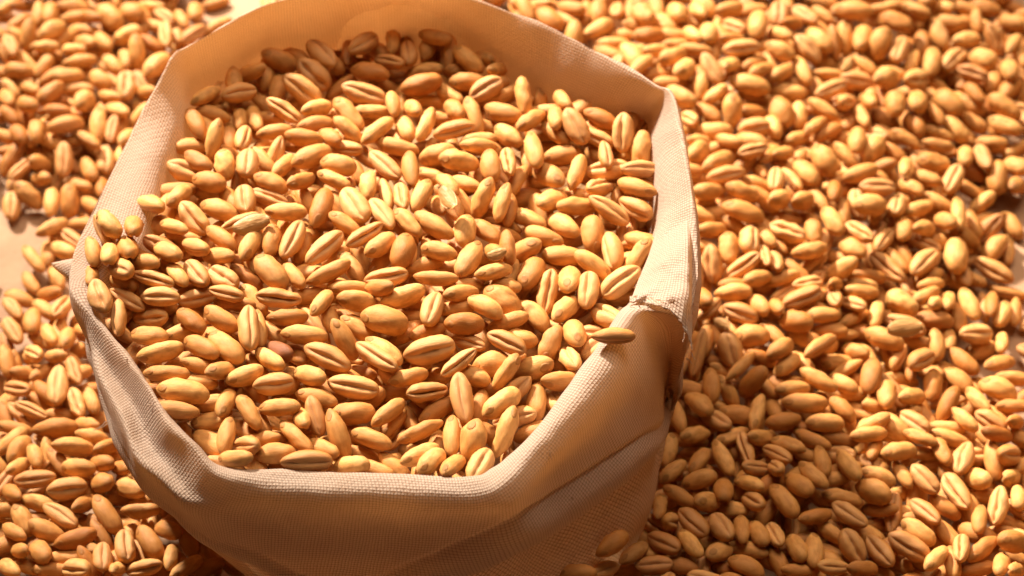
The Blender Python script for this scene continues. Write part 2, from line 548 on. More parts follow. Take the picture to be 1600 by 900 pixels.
def build_sack():
    root = bpy.data.objects.new('cloth_sack', None)
    COL.objects.link(root)
    root['label'] = 'open cream muslin sack with folded-out cuff, brim-full of wheat'
    root['category'] = 'sack'
    mouth, body = sack_rings()
    net_object('folded_mouth', mouth, MAT_MUSLIN, root)
    b = net_object('sack_body', body, MAT_MUSLIN_BIAS, root, 0.6)
    # the flap on the right: the mouth's own cloth turned out over the front corner, raw edge showing
    ctl = [
        [(1034, 335, 39.6), (1048, 325, 41.6), (1064, 318, 43.6), (1074, 315, 45.0), (1080, 322, 44.6)],
        [(1015, 395, 41.0), (1040, 392, 44.2), (1062, 390, 46.0), (1076, 385, 46.4), (1082, 395, 45.0)],
        [(998, 435, 41.4), (1028, 432, 44.4), (1058, 436, 46.0), (1076, 445, 46.5), (1083, 460, 44.6)],
        [(984, 472, 42.4), (1015, 474, 45.0), (1048, 486, 46.2), (1068, 512, 45.2), (1081, 545, 42.6)],
    ]
    P = [[at(*c) for c in r] for r in ctl]
    rows = [[catmull(r[max(0, i - 1)], r[i], r[min(4, i + 1)], r[min(4, i + 2)], t / 8) for i in range(4) for t in range(8)] + [r[4]] for r in P]
    from mathutils import noise
    net = []
    for j in range(len(rows[0])):
        c = [r[j] for r in rows]
        line = [catmull(c[max(0, i - 1)], c[i], c[min(3, i + 1)], c[min(3, i + 2)], t / 9) for i in range(3) for t in range(9)] + [c[3]]
        # crumpled towards the raw edge
        out = []
        for k, p in enumerate(line):
            w = (k / 27) ** 2
            out.append(p + CAM_BACK * (noise.noise(p * 300) * 0.0017 + noise.noise(p * 750) * 0.0009) * w
                       + CAM_UP * noise.noise(Vector((j * 0.9, 3, 1))) * 0.00045 * (k / 27) ** 6)
        # folded-under edge, so the cloth shows its thickness
        e = out[-1]
        out += [e - CAM_BACK * 0.00035 - CAM_UP * 0.0001, e - CAM_BACK * 0.0005 + CAM_UP * 0.0008]
        net.append(out)
    net_object('turned_out_flap', net, MAT_MUSLIN, root, 0.5, closed=False)
    # the little corner of the hem that sticks out on the far left
    a, b2, c2 = at(80, 411, 37.5), at(134, 400, 40.2), at(124, 446, 39)
    pts = []
    for i in range(7):
        t = i / 6
        l, r = a.lerp(b2, t), a.lerp(c2, t)
        pts.append([l.lerp(r, s / 6) + Vector((0, 0, 0.0012 * math.sin(math.pi * s / 6) * t)) for s in range(7)]
                   + [l.lerp(r, s / 6) - Vector((0, 0, 0.0007)) for s in range(6, -1, -1)])
    net_object('hem_corner', pts, MAT_MUSLIN, root, 0.3, closed=False)
    # loose threads of the frayed edges
    rnd = random.Random(3)
    spots = [((140, 540, 36.5), (-1, -0.3)), ((147, 560, 34), (-1, 0.2)), ((171, 660, 30), (-1.2, 0.4)), ((172, 655, 31), (-1.3, 0.9)),
             ((196, 562, 42), (0.6, 0.1)), ((243, 633, 42), (-0.7, -0.1)), ((1079, 550, 42), (0.3, 0.7)), ((1070, 520, 44), (-0.2, 0.8)), ((858, 705, 41.5), (0.2, 0.7)),
             ((1012, 474, 45.4), (0.2, 0.6)), ((1073, 560, 40), (0.4, 0.5))]
    spots += [((990 + 9 * k, 476 + (k > 5) * (k - 5) * 4.5, 43.9 + 0.12 * k), (rnd.uniform(-.5, .5), rnd.uniform(.1, .4))) for k in range(10)]
    for (px, py, z), (dx, dy) in spots:
        pts = []
        x, y, zz = px, py, z
        for i in range(7):
            pts.append(at(x, y, zz + 0.25))
            x += dx * 3.2 + rnd.uniform(-1.3, 1.3)
            y += dy * 3.2 + rnd.uniform(-1.3, 1.3)
            zz -= 0.12
        tube('frayed_thread', pts, 0.00009, MAT_MUSLIN, root)
    return root


# ---------------------------------------------------------------- wheat
def grain_shape(seed, nr, na):
    """unit wheat grain: x along (germ at -0.5), z = back, crease below; returns verts, faces, places, crease"""
    r = random.Random(seed)
    from mathutils import noise
    plump = r.uniform(0.9, 1.06)
    peak = r.uniform(0.40, 0.58)
    pw = r.uniform(1.9, 2.6)
    bend = r.uniform(-0.05, 0.05)
    deep = r.uniform(0.22, 0.42)
    wide = r.uniform(0.055, 0.095)
    side = r.uniform(-0.07, 0.07)
    arch = r.uniform(0.02, 0.09)
    rough = 1.0
    if seed % 4 == 3:      # a shrivelled one
        rough, deep, plump = 1.9, deep + 0.2, plump * 0.9
    shift = Vector((seed * 3.1, seed * 1.7, 0))

    def rad(t):
        s = (t - peak) / (peak if t < peak else 1 - peak)
        return max(0.0, 1 - abs(s) ** pw) ** (0.62 if t < peak else 0.50)

    def point(t, th, lift=0.0):
        R = rad(t) * plump
        y = math.sin(th) * R
        c = math.cos(th)
        z = (0.98 * c if c > 0 else 0.80 * c) * R
        cr = 0.0
        if c < 0:
            fade = min(1, t / 0.16) * min(1, (1 - t) / 0.10)
            wig = side * R + 0.03 * math.sin(t * 9 + seed * 2)
            g = math.exp(-abs((y - wig) / (wide * 2.2)) ** 1.5) * max(0, fade)
            g *= 0.75 + 0.55 * noise.noise(Vector((t * 6, seed * 2.7, 1)))
            z += deep * g * R
            z -= 0.10 * math.exp(-((abs(y) - 0.48 * R) / 0.32) ** 2) * R * max(0, fade)
            cr = math.exp(-((y - wig) / (wide * 1.3)) ** 2) * max(0, fade) * min(1, -c * 2)
        # germ hollow on the back
        if c > 0:
            e = ((t - 0.15) / 0.12) ** 2 + (y / 0.42) ** 2
            z -= 0.07 * math.exp(-e * 1.2) * (1 if e > 0 else 0)
        q = Vector((t * 3, y, z)) * 1.4 + shift
        d = (noise.noise(q) * 0.09 + noise.noise(q * 2.1) * 0.05 + noise.noise(Vector((t * 2, y * 7, z * 7)) + shift) * 0.035) * rough
        flat = noise.noise(q * 0.8 + Vector((9, 2, 4)))
        y *= 1 + d
        z *= 1 + d + 0.12 * flat
        z -= arch * (2 * t - 1) ** 2 * 2
        y += bend * (2 * t - 1) ** 2 * 2
        v = Vector((t - 0.5, (y + math.sin(th) * lift) * 0.5, (z + c * lift) * 0.5))
        return v, cr

    verts, place, crease = [], [], []
    half = (0.05, 0.11, 0.19, 0.3, 0.46, 0.68, 0.95, 1.27, 1.63, 2.02, 2.42, 2.8) if na > 16 else (0.09, 0.24, 0.5, 0.95, 1.6, 2.4)
    ths = [math.pi] + [math.pi + h for h in half] + [2 * math.pi] + [math.pi - h for h in reversed(half)]
    na = len(ths)
    for i in range(nr + 1):
        t = 0.5 - 0.5 * math.cos(math.pi * (0.02 + 0.96 * i / nr)) if 0 < i < nr else (0.002 if i == 0 else 0.998)
        for th in ths:
            v, c = point(t, th)
            verts.append(v)
            place.append((2 * v.x, 2 * v.y, 2 * v.z))
            crease.append(c)
    faces = []
    for i in range(nr):
        for k in range(na):
            k2 = (k + 1) % na
            faces.append((i * na + k, (i + 1) * na + k, (i + 1) * na + k2, i * na + k2))
    faces.append(tuple(range(na)))
    faces.append(tuple(nr * na + k for k in reversed(range(na))))
    # germ: a small shield on the back of the germ end
    gv, gf, gp = [], [], []
    m1, m2 = 7, 8
    for i in range(m1 + 1):
        for k in range(m2):
            a = 2 * math.pi * k / m2
            rr = i / m1
            t = 0.145 + 0.115 * rr * math.cos(a)
            th = 0.62 * rr * math.sin(a) * (1.0 - 0.25 * math.cos(a))
            v, c = point(t, th, 0.045 * (1 - rr ** 3) + 0.012 - 0.05 * (rr ** 8))
            gv.append(v)
            gp.append((2 * v.x, 2 * v.y, 2 * v.z))
    for i in range(m1):
        for k in range(m2):
            k2 = (k + 1) % m2
            gf.append((i * m2 + k, i * m2 + k2, (i + 1) * m2 + k2, (i + 1) * m2 + k))
    return verts, faces, place, crease, gv, gf, gp


def grain_mesh(name, verts, faces, place, crease, mat):
    me = bpy.data.meshes.new(name)
    me.from_pydata([tuple(v) for v in verts], [], faces)
    me.polygons.foreach_set('use_smooth', [True] * len(me.polygons))
    a = me.attributes.new('local_place', 'FLOAT_VECTOR', 'POINT')
    a.data.foreach_set('vector', [c for p in place for c in p])
    b = me.attributes.new('crease', 'FLOAT', 'POINT')
    b.data.foreach_set('value', crease)
    me.materials.append(mat)
    me.update()
    return me

# every grain, ten numbers each: x, y, z (20ths of a mm), heading, tilt, roll (degrees),
# length, width (20ths of a mm), tone (percent), kind (0 plain, 1 near the top, 2 red)
# the first SINGLES grains are things of their own
GRAINS = [
-216,-445,816,9,10,-132,141,73,61,1,-846,-584,824,-10,-1,28,143,66,100,1,-337,-357,833,-16,-1,55,134,76,53,1,-480,-465,815,-28,-4,-145,142,64,45,1,-129,-592,804,-80,-14,-176,146,63,45,1,
-410,-557,806,-12,-2,-148,139,61,80,1,-515,-803,824,6,-6,-130,133,62,27,1,-16,-693,796,-112,-21,-31,147,58,73,1,293,-194,797,-141,-8,160,136,68,86,0,1097,-652,205,-27,-15,-133,132,69,49,1,
-610,549,785,-30,-26,-140,142,77,84,1,-649,-186,832,-52,-2,-4,137,75,72,1,-99,-722,790,-101,-39,27,125,75,63,1,-510,-97,822,49,1,-137,144,62,77,1,-27,-609,806,41,1,19,125,67,98,1,
848,-176,230,-1,-2,28,139,66,42,1,-442,-702,798,-67,-27,40,143,58,55,1,95,-201,761,-101,-22,175,137,65,75,0,-435,64,818,-62,2,-162,143,73,74,1,-689,-395,847,-84,-7,164,141,60,76,1,
-433,540,776,-13,-15,-158,138,72,29,1,-1128,-564,231,-54,-12,1,143,62,35,1,-615,-559,819,10,-3,-137,109,63,54,1,-620,-278,828,-4,-5,-133,124,61,40,1,-409,-631,791,4,-1,25,119,67,32,1,
1368,-508,191,-106,-7,-155,130,71,91,1,1189,175,154,-31,8,-143,136,70,10,1,270,92,769,-27,-22,-166,135,62,90,0,1258,-459,190,-68,5,-138,138,66,65,1,-290,-270,824,21,3,98,128,65,100,1,
-526,57,816,78,1,21,145,65,0,1,-1248,-481,237,10,-3,-134,116,65,69,1,-265,573,782,11,8,21,129,69,0,1,-917,-457,822,14,4,66,127,55,99,1,-149,258,792,-3,-15,49,120,64,94,1,
-597,-64,820,-107,1,159,146,60,39,1,712,514,293,-16,-12,-3,142,70,36,1,-13,-418,819,-30,-1,-142,117,59,20,1,-126,-360,822,-1,-2,51,110,62,6,1,-80,106,805,-118,-37,-4,124,61,70,1,
993,795,228,-64,-13,23,124,82,62,1,-748,-437,821,-45,3,-3,139,64,68,1,181,376,810,-62,-20,-164,124,65,33,1,-439,-407,817,-53,-35,11,126,55,51,1,1517,477,58,-34,-7,-124,142,68,63,1,
-353,-474,829,-41,5,-155,147,50,51,1,-214,-11,819,-37,-3,66,138,60,60,1,-1337,-76,185,-86,-2,-177,143,68,96,1,50,-470,766,177,-31,-64,138,70,89,0,1017,-469,209,-38,17,61,120,70,48,1,
-876,22,812,-50,-15,-154,123,63,75,1,1016,-666,203,-58,-1,-144,116,64,30,1,940,-653,208,-58,-26,-169,107,69,64,1,1159,396,166,-48,-3,-136,144,66,36,1,779,1130,232,-19,1,31,146,69,59,1,
1390,487,121,-96,-3,-19,140,82,88,1,-768,-350,829,-35,-8,43,115,60,39,1,316,351,810,-92,-30,-165,121,65,85,1,101,-388,772,65,18,24,119,64,59,0,642,2,257,-73,-31,-162,115,76,59,1,
-234,-688,792,29,0,58,134,49,40,1,-585,613,783,-34,-31,-147,124,78,33,1,275,-67,779,-81,-1,-117,135,69,60,0,-114,-133,823,-113,3,-7,142,59,83,1,-1204,-647,234,15,9,37,125,54,0,1,
-294,-114,835,-99,-4,-2,121,66,7,1,-567,271,796,34,-6,41,132,62,53,1,1115,107,177,-33,6,64,131,66,52,1,-546,-395,818,-6,-1,52,128,53,70,1,-1323,-238,194,3,4,59,138,57,25,1,
1437,-67,157,-22,-8,-11,121,74,87,1,680,140,259,-23,-4,-131,115,68,13,1,-220,-573,806,18,-11,-140,113,54,41,1,224,7,760,91,11,31,125,68,36,0,-492,-185,824,28,7,70,134,52,43,1,
944,-548,205,-39,-1,-159,118,60,64,1,845,458,262,-26,0,-160,125,70,89,1,-623,37,821,-3,0,59,120,58,100,1,710,58,251,-4,1,39,110,72,56,1,205,-220,791,84,4,169,124,62,71,0,
1449,1143,137,-53,-3,20,127,82,40,1,-1345,-439,224,2,8,-143,125,56,26,1,-26,-256,796,-37,-11,11,122,70,46,1,223,-129,788,148,23,7,130,59,81,0,501,-606,253,-49,0,-136,114,63,16,1,
52,-143,771,69,-6,-14,126,70,14,0,-1091,-294,857,-68,-4,178,116,61,53,1,147,-75,765,169,-2,-22,135,64,46,0,-932,-281,839,-3,0,-145,107,56,100,1,-77,546,791,28,16,-150,111,66,69,1,
-269,-524,803,15,3,55,109,54,44,1,142,321,747,2,11,42,118,64,43,0,346,106,764,-43,9,-107,122,68,52,0,185,115,758,-163,19,-41,135,59,47,0,699,-114,250,25,54,33,125,61,11,1,
1242,1378,182,-115,-35,-30,124,81,56,1,-138,-487,819,-142,-11,147,118,50,92,1,548,-10,257,-106,-33,174,149,48,61,1,1191,267,150,-44,0,79,117,77,100,1,-690,-532,821,29,-4,40,107,55,100,1,
-168,384,789,12,8,-122,123,58,43,1,-894,-527,824,-4,2,25,125,50,34,1,716,1007,233,-92,-41,5,124,74,60,1,-202,-795,811,53,-12,26,106,62,100,1,-659,459,792,-34,-12,-146,123,59,72,1,
-358,-710,792,-27,4,41,119,48,54,1,762,-512,224,-58,-3,-2,125,59,52,1,-413,-283,824,1,-19,70,110,60,71,1,-810,-445,831,-39,14,42,131,55,32,1,-1253,-328,225,3,-19,-84,127,61,82,1,
-1569,800,56,-37,-27,34,124,70,76,1,-417,627,782,-12,0,5,122,65,8,1,-27,459,778,-27,6,74,124,66,33,1,349,147,800,151,-7,-43,125,54,51,0,-811,58,808,-28,4,32,122,61,62,1,
-997,-661,239,-56,-6,51,125,59,30,1,-402,-57,831,40,0,-132,126,52,57,1,842,110,255,-27,22,37,115,68,11,1,607,328,263,-85,-33,-148,124,64,30,1,1655,1466,117,-57,-37,-160,124,80,41,1,
61,294,801,-82,1,14,146,59,69,1,-955,-228,850,-19,0,-135,124,52,59,1,-593,-338,821,5,-4,72,112,53,17,1,-1257,-561,224,-36,3,-170,132,55,61,1,-685,663,796,-12,-24,25,117,63,33,1,
260,-468,906,0,0,-81,117,52,38,1,-359,233,800,-50,0,-160,138,54,42,1,-847,162,810,-24,8,25,110,64,22,1,-561,683,798,128,2,-164,133,68,47,0,871,214,240,25,3,-129,136,58,34,1,
1633,1131,127,-44,-9,76,135,71,40,1,1294,238,105,-7,-2,17,123,71,14,1,-130,660,801,-44,-15,10,121,64,90,0,-70,-304,827,-36,0,-19,113,60,91,1,952,-392,228,-68,11,45,132,60,90,1,
-356,-92,829,47,-6,32,112,62,68,1,-1034,-553,233,1,3,82,116,60,70,1,695,313,265,21,32,-153,140,53,63,1,-443,727,798,45,-5,-148,115,68,71,1,-212,-316,829,-102,8,167,130,58,51,1,
1059,-44,194,-103,4,31,140,65,22,1,909,385,257,13,3,55,118,65,63,1,599,-360,219,-70,-2,12,130,55,91,1,-794,523,798,31,-16,-139,116,62,54,1,-197,-117,835,-19,0,41,106,54,70,1,
-708,-83,830,74,-7,52,147,55,84,1,579,-615,244,-66,10,-179,106,68,47,1,880,1048,192,-70,-8,12,132,78,31,1,-317,-636,802,46,-1,43,117,48,53,1,1384,-328,164,-88,-8,21,135,57,35,1,
805,-464,233,-53,17,25,113,65,43,1,-1292,-609,216,-21,-16,48,118,60,56,1,-548,-718,810,-49,1,36,133,49,54,1,1121,610,218,7,-8,33,115,69,76,1,142,47,755,-50,13,14,128,61,80,0,
1170,-422,200,-54,-6,-155,112,56,41,1,-154,-699,788,-90,-4,14,126,48,59,1,267,-761,384,39,0,68,113,56,33,1,387,-732,233,0,7,-155,107,53,0,1,901,-242,224,-2,-1,29,115,56,60,1,
895,-91,230,-34,-4,81,127,57,59,1,1280,441,139,50,-7,-157,147,66,75,1,-81,-803,798,66,-3,-168,114,62,71,1,1168,1538,183,-14,6,31,136,67,58,1,-594,-638,826,-9,17,1,119,49,66,1,
418,-666,244,-38,15,-137,112,58,2,1,-489,232,803,-16,0,6,109,64,59,1,1252,-30,131,-102,0,-15,125,69,19,1,-1087,-74,896,-52,0,54,112,62,78,1,366,303,788,82,24,-26,124,68,52,0,
759,1279,255,6,2,-129,130,64,65,1,143,-268,773,56,-14,13,124,61,85,0,1417,198,84,12,-14,-152,115,68,93,1,1292,-341,189,-112,2,-162,126,61,53,1,-503,-649,805,-72,-22,-165,112,48,27,1,
-1461,912,104,-87,-20,170,131,64,25,1,1130,-598,196,-43,0,58,116,65,84,1,1302,-654,197,40,-1,33,123,55,14,1,-330,337,766,-18,2,84,135,55,59,1,-128,-27,818,-95,1,-18,117,62,83,1,
1357,65,119,-53,0,40,122,59,16,1,60,-283,763,-54,-1,-46,124,67,76,0,-746,-1,821,22,8,-140,117,48,52,1,-596,-770,808,1,5,12,107,58,48,1,-14,-505,802,-130,-26,-57,114,48,59,1,
-52,-462,778,-1,9,27,110,72,62,1,992,1338,195,-48,-20,-169,126,71,59,1,-809,231,806,-82,-10,8,107,69,96,1,1158,-535,203,-55,14,-144,120,55,10,1,-357,31,822,-60,4,-163,135,55,67,1,
1578,858,80,-97,-8,53,136,76,42,1,-724,-716,812,-95,-3,-15,115,49,57,1,641,-731,228,-26,-6,-8,110,58,32,1,-49,-182,825,21,-8,28,112,52,82,1,-471,452,785,-52,-9,17,141,56,50,1,
-406,-798,794,-13,26,51,111,57,99,1,1005,352,205,13,41,32,132,59,86,1,-1430,768,64,-83,-29,-9,120,63,34,1,-858,-642,821,-9,0,25,126,48,60,1,87,-8,768,155,-2,-51,121,56,55,0,
-246,415,780,-107,0,-63,140,60,96,1,714,592,298,-8,-24,68,119,65,50,1,1278,-133,170,-121,-23,25,124,57,0,1,-204,-209,829,-8,4,91,125,48,41,1,34,515,792,-81,-17,77,138,64,65,1,
1107,-331,209,13,-9,24,114,56,59,1,-1062,-676,244,-78,9,164,121,59,60,1,526,-452,240,11,16,42,106,54,56,1,-961,-315,790,-16,23,-136,114,54,82,1,-11,-330,794,16,10,46,118,48,61,1,
992,527,237,-70,4,38,129,66,71,1,-670,-648,821,-61,-2,-31,121,49,40,1,-953,-400,821,-17,14,0,114,56,46,1,1550,1288,131,-30,4,-130,114,69,5,1,-1467,1035,138,18,-7,-74,125,70,29,1,
1306,1481,185,-30,4,27,126,70,24,1,-1643,954,67,-121,-23,111,141,66,24,0,-1023,-273,819,-32,-5,-148,118,48,49,1,1107,746,216,21,2,36,126,62,42,1,-846,327,811,-103,-30,-42,124,50,75,1,
272,260,752,174,-18,160,132,65,89,0,666,664,300,14,0,-136,130,55,44,1,106,226,765,129,-17,-9,129,65,67,0,-12,391,757,-50,8,44,120,60,78,1,-843,-255,801,23,-10,-127,112,52,54,1,
-337,-205,829,3,11,-145,123,51,42,1,1364,866,141,-3,-13,7,120,69,44,1,1418,793,137,-117,-5,174,130,69,86,1,661,388,268,-91,-13,19,116,64,64,1,184,242,760,73,7,36,130,54,75,0,
-526,-524,814,-34,21,25,115,55,79,1,-744,230,810,-90,3,174,114,64,37,1,-1292,1235,124,-85,-4,-176,130,78,93,1,-593,336,804,-8,-7,74,115,55,23,1,-1390,1580,115,-48,0,48,142,80,49,1,
-166,74,813,-58,-21,-148,110,53,40,1,64,-563,749,87,4,-21,125,57,34,0,-694,-799,827,-17,25,43,108,49,77,1,-774,-205,822,-41,5,-161,108,71,53,1,-252,109,811,-109,-1,-5,130,53,71,1,
-844,-359,838,-46,4,-8,110,56,0,1,1416,322,81,-77,-1,3,131,61,100,1,-758,-706,756,148,5,14,142,68,100,0,-286,219,800,-83,0,30,140,54,19,1,1216,31,171,40,-18,-126,119,69,29,1,
654,1173,263,-62,-19,-164,124,64,37,1,-386,382,789,50,-2,30,134,48,100,1,1386,-639,210,10,-32,38,111,65,28,1,-1226,-408,236,-12,9,55,108,56,81,1,-61,232,800,-84,-4,30,118,64,35,1,
781,-238,225,10,0,64,110,56,18,1,-190,-602,770,39,-4,25,126,48,12,1,-1002,-748,244,1,20,-134,113,48,60,1,707,-211,236,74,1,20,138,51,87,1,-759,-269,840,-22,8,-135,110,48,41,1,
-846,-195,833,-57,9,-159,118,57,37,1,-285,-6,827,-51,-4,34,119,48,75,1,663,216,263,-2,9,54,116,53,90,1,292,1433,193,31,6,43,122,65,78,1,1153,691,209,4,-9,-160,121,62,27,1,
360,223,795,-167,15,152,119,55,92,0,-27,78,817,-105,-18,27,124,48,76,1,-903,384,816,-64,-5,22,126,53,9,1,1165,886,177,52,11,43,120,69,79,1,-1364,1057,123,-86,-13,-7,140,65,75,1,
-654,-68,824,-90,0,-30,116,57,25,1,-914,219,784,-14,-20,-170,130,67,64,0,30,-51,757,175,-42,-14,130,67,43,0,454,1352,243,1,1,51,114,65,0,1,-1119,-715,248,-82,12,166,110,59,34,1,
-740,89,815,-80,3,-173,111,63,38,1,-673,159,809,-22,-12,5,108,54,45,1,54,418,793,44,-5,29,114,55,50,1,342,-98,782,-126,-24,10,138,55,55,0,471,-507,236,-29,-15,34,113,48,38,1,
932,-480,192,-14,-4,23,122,48,52,1,1459,1471,135,-75,-11,116,137,73,58,1,834,-670,214,-94,7,-13,126,54,79,1,539,-199,257,-53,12,-37,113,66,62,1,-631,-480,824,-44,12,47,114,50,100,1,
1326,-405,177,-60,38,52,110,66,92,1,-405,-352,792,-31,-16,7,120,51,75,1,133,-508,766,14,-18,82,127,58,42,0,-212,302,767,13,9,78,113,70,51,1,488,-672,251,-62,11,-8,116,53,100,1,
787,-1,261,40,-8,44,107,62,35,1,-504,-586,799,-15,-4,12,117,48,47,1,166,-359,781,99,-21,3,122,61,59,0,1527,650,62,-141,-37,148,124,63,0,1,915,1161,163,-10,0,78,125,64,100,1,
1025,-277,217,8,-3,44,113,48,67,1,578,-133,259,-88,-12,31,117,53,34,1,252,-291,770,-54,26,-172,134,67,68,0,1172,-283,210,-33,11,30,111,48,45,1,-1183,-756,255,-25,30,-129,108,63,100,1,
-927,-138,856,-40,14,6,108,57,63,1,156,-171,778,88,-27,-24,139,66,69,0,848,-433,236,-51,1,18,115,48,57,1,-402,152,810,-87,2,19,113,61,94,1,256,418,802,-29,-7,12,113,55,0,1,
844,-566,224,21,-16,29,114,49,13,1,1627,1060,112,-36,5,28,126,56,80,1,-1275,-135,177,-66,0,-154,116,57,84,1,651,-651,191,-22,12,16,124,48,77,1,-716,-179,801,-36,-13,-3,115,52,0,1,
668,-67,264,49,-1,59,140,48,54,1,959,-182,213,-52,-5,23,106,51,18,1,-885,-754,256,44,-8,26,112,48,91,1,-135,-253,821,25,-20,45,112,48,65,1,-111,446,782,-73,-15,26,139,51,50,1,
-132,587,781,1,1,57,111,59,46,1,524,-292,236,30,-25,30,117,55,80,1,895,1306,218,-31,-6,32,117,59,56,1,1098,-111,189,-98,14,27,124,62,48,1,607,590,301,20,-19,89,114,65,56,1,
931,162,220,1,0,28,115,53,50,1,1223,-493,163,-43,-2,72,108,50,10,1,1394,-202,179,-38,-7,-126,108,62,56,1,-1038,-344,828,-84,-8,-127,115,48,51,1,154,-440,773,106,-25,175,118,61,100,0,
863,-286,199,-29,-3,66,119,51,26,1,647,899,248,-4,5,58,123,68,73,1,-773,-638,766,-4,16,23,122,50,100,1,1148,1235,147,-2,-12,-136,114,65,45,1,-1074,-469,221,-27,16,39,108,60,68,1,
780,942,226,4,11,-129,107,68,55,1,-1330,928,87,-84,-6,170,116,67,52,1,-1653,1469,137,-99,-33,-27,124,58,44,1,455,-417,232,43,-1,28,108,50,74,1,1075,490,222,-49,11,-167,116,60,84,1,
1245,1218,178,28,-16,32,111,73,74,1,725,409,278,-98,1,150,111,70,94,1,-564,472,787,39,-22,47,114,53,100,1,-1623,771,34,-84,-8,173,113,64,76,1,1534,574,54,-129,-12,51,117,74,65,1,
-1407,-152,165,-26,-3,-164,114,48,60,1,1033,1390,185,-59,7,44,137,78,72,1,-1205,1345,113,62,-6,9,138,66,74,1,629,-125,221,-54,-33,24,113,51,62,1,909,33,235,41,-7,-92,140,52,40,1,
-925,105,810,60,-14,35,107,59,60,1,1168,-211,185,-47,8,-139,111,57,39,1,931,734,236,-60,1,-4,121,61,66,1,-793,-60,825,-44,2,42,117,48,41,1,1335,-6,121,-48,-3,-12,115,59,58,1,
785,-664,217,-75,15,30,109,54,65,1,710,-523,160,-129,-22,-10,136,62,32,0,1038,-418,210,-28,0,42,107,50,79,1,-499,172,806,-31,-2,35,113,48,92,1,124,1469,207,-50,2,19,128,78,14,1,
1282,-703,167,6,8,26,118,48,0,1,334,-705,253,44,-10,-8,111,51,66,1,828,1427,225,-97,4,50,142,75,77,1,810,-31,224,45,-3,5,110,57,66,1,-1417,-312,191,66,-5,28,108,57,51,1,
-1277,1408,117,-85,-37,-6,124,55,73,1,115,143,754,-129,27,-6,137,66,84,0,-109,-500,782,-28,10,23,120,55,77,1,1460,1036,117,-53,-13,36,114,65,78,1,-228,733,820,-25,9,52,116,50,48,1,
1078,-507,151,77,8,164,133,58,42,0,-1535,1179,146,48,5,65,114,63,49,1,1037,-506,172,-18,24,15,113,48,25,1,-1366,-561,201,-59,-14,12,111,55,80,1,1054,1164,175,29,-1,-146,127,56,49,1,
-886,498,812,42,-1,19,107,51,93,1,1048,436,213,-55,14,-4,117,65,55,1,-96,314,795,2,-8,69,110,48,67,1,16,224,750,-114,-3,27,128,59,44,0,-456,-4,818,-37,-11,15,118,48,58,1,
1261,1085,188,-96,2,-13,113,73,40,1,-12,-84,813,-82,-15,73,110,57,12,1,-112,-396,788,-33,15,-141,109,48,23,1,-471,386,788,-42,-19,-60,111,55,68,1,-735,-611,809,79,-16,29,115,48,46,1,
816,296,229,14,11,49,123,48,62,1,-222,-366,795,26,-8,40,109,48,10,1,1493,1360,123,-129,4,151,131,67,75,1,1166,-698,216,48,-6,25,108,48,86,1,1313,-205,190,-55,4,81,109,52,89,1,
529,1222,269,30,-10,72,111,70,45,1,1106,-219,174,-45,-4,49,122,67,100,0,646,721,295,41,-10,63,134,61,43,1,1612,698,23,-67,0,31,122,58,44,1,879,-380,230,-83,-2,-13,109,55,49,1,
547,1037,266,-39,0,104,120,74,72,1,-71,-7,792,-45,-1,10,111,48,27,1,1596,1363,123,-46,18,22,114,76,88,1,-1468,640,77,37,-5,68,117,54,95,1,653,-195,202,-11,-2,21,120,56,35,1,
-1519,185,116,-58,0,-171,118,54,51,1,1305,1360,170,-110,2,178,132,66,30,1,1421,-332,192,34,-41,-126,115,67,31,1,604,-518,189,-6,7,13,126,48,83,1,1114,905,205,-101,4,-5,124,66,54,1,
570,-684,225,39,-31,5,113,58,80,1,1435,593,88,-24,-25,23,119,65,35,0,445,1468,231,-64,13,21,115,76,51,1,-1576,1490,136,45,-1,16,114,64,68,1,-566,412,783,15,-5,18,111,48,30,1,
-680,377,786,13,-2,38,108,50,40,1,-505,-294,829,66,-9,-16,108,51,65,1,-754,-521,828,49,-37,10,112,55,78,1,-438,-138,799,-57,0,10,123,52,68,1,587,-220,210,-46,17,-171,122,61,54,0,
-236,-138,799,22,-2,81,116,48,36,1,1439,181,27,23,-3,24,121,60,70,1,-884,235,816,-40,2,29,108,48,31,1,1418,1340,137,-100,-1,14,141,60,70,1,1271,-252,162,-19,-8,45,121,48,73,1,
-1129,-129,849,-75,-3,-17,108,48,71,1,44,76,750,-32,4,-23,124,59,87,0,878,-730,221,18,-30,-148,117,48,94,1,-1491,1270,131,10,-9,43,111,60,56,1,-812,-492,810,-8,-16,48,108,48,52,1,
-589,160,812,49,-28,80,114,54,30,1,737,-687,180,-64,-15,16,118,48,37,1,-950,-624,246,-37,24,14,107,54,27,1,763,790,274,22,-3,-148,107,56,55,1,974,-74,192,-46,9,43,108,52,61,1,
1399,-263,199,1,-25,54,109,48,0,1,1175,-108,172,27,-30,33,115,57,70,1,941,-273,188,-10,-7,80,124,48,39,1,1064,283,183,1,-9,44,116,48,56,1,1344,1221,163,34,-27,-125,117,71,100,1,
611,455,273,20,-21,71,115,59,41,1,-1490,770,61,-84,0,25,134,58,85,1,817,-127,235,15,-14,34,118,48,58,1,-867,454,780,-20,-1,46,116,51,45,1,-793,-129,828,-25,27,27,117,48,48,1,
1390,946,136,-11,-5,76,110,55,70,1,1114,-386,175,-67,2,-7,109,48,63,1,-309,419,760,-71,7,3,119,56,73,1,-354,-255,842,-30,36,65,113,48,21,1,-1299,-680,222,-54,28,30,114,59,41,1,
6,-623,762,-1,25,-145,127,61,81,0,1286,959,153,-33,-15,32,116,48,42,1,-914,328,777,-175,3,32,121,62,42,0,543,-530,244,33,-42,41,115,59,76,1,-147,-282,791,8,1,54,116,48,68,1,
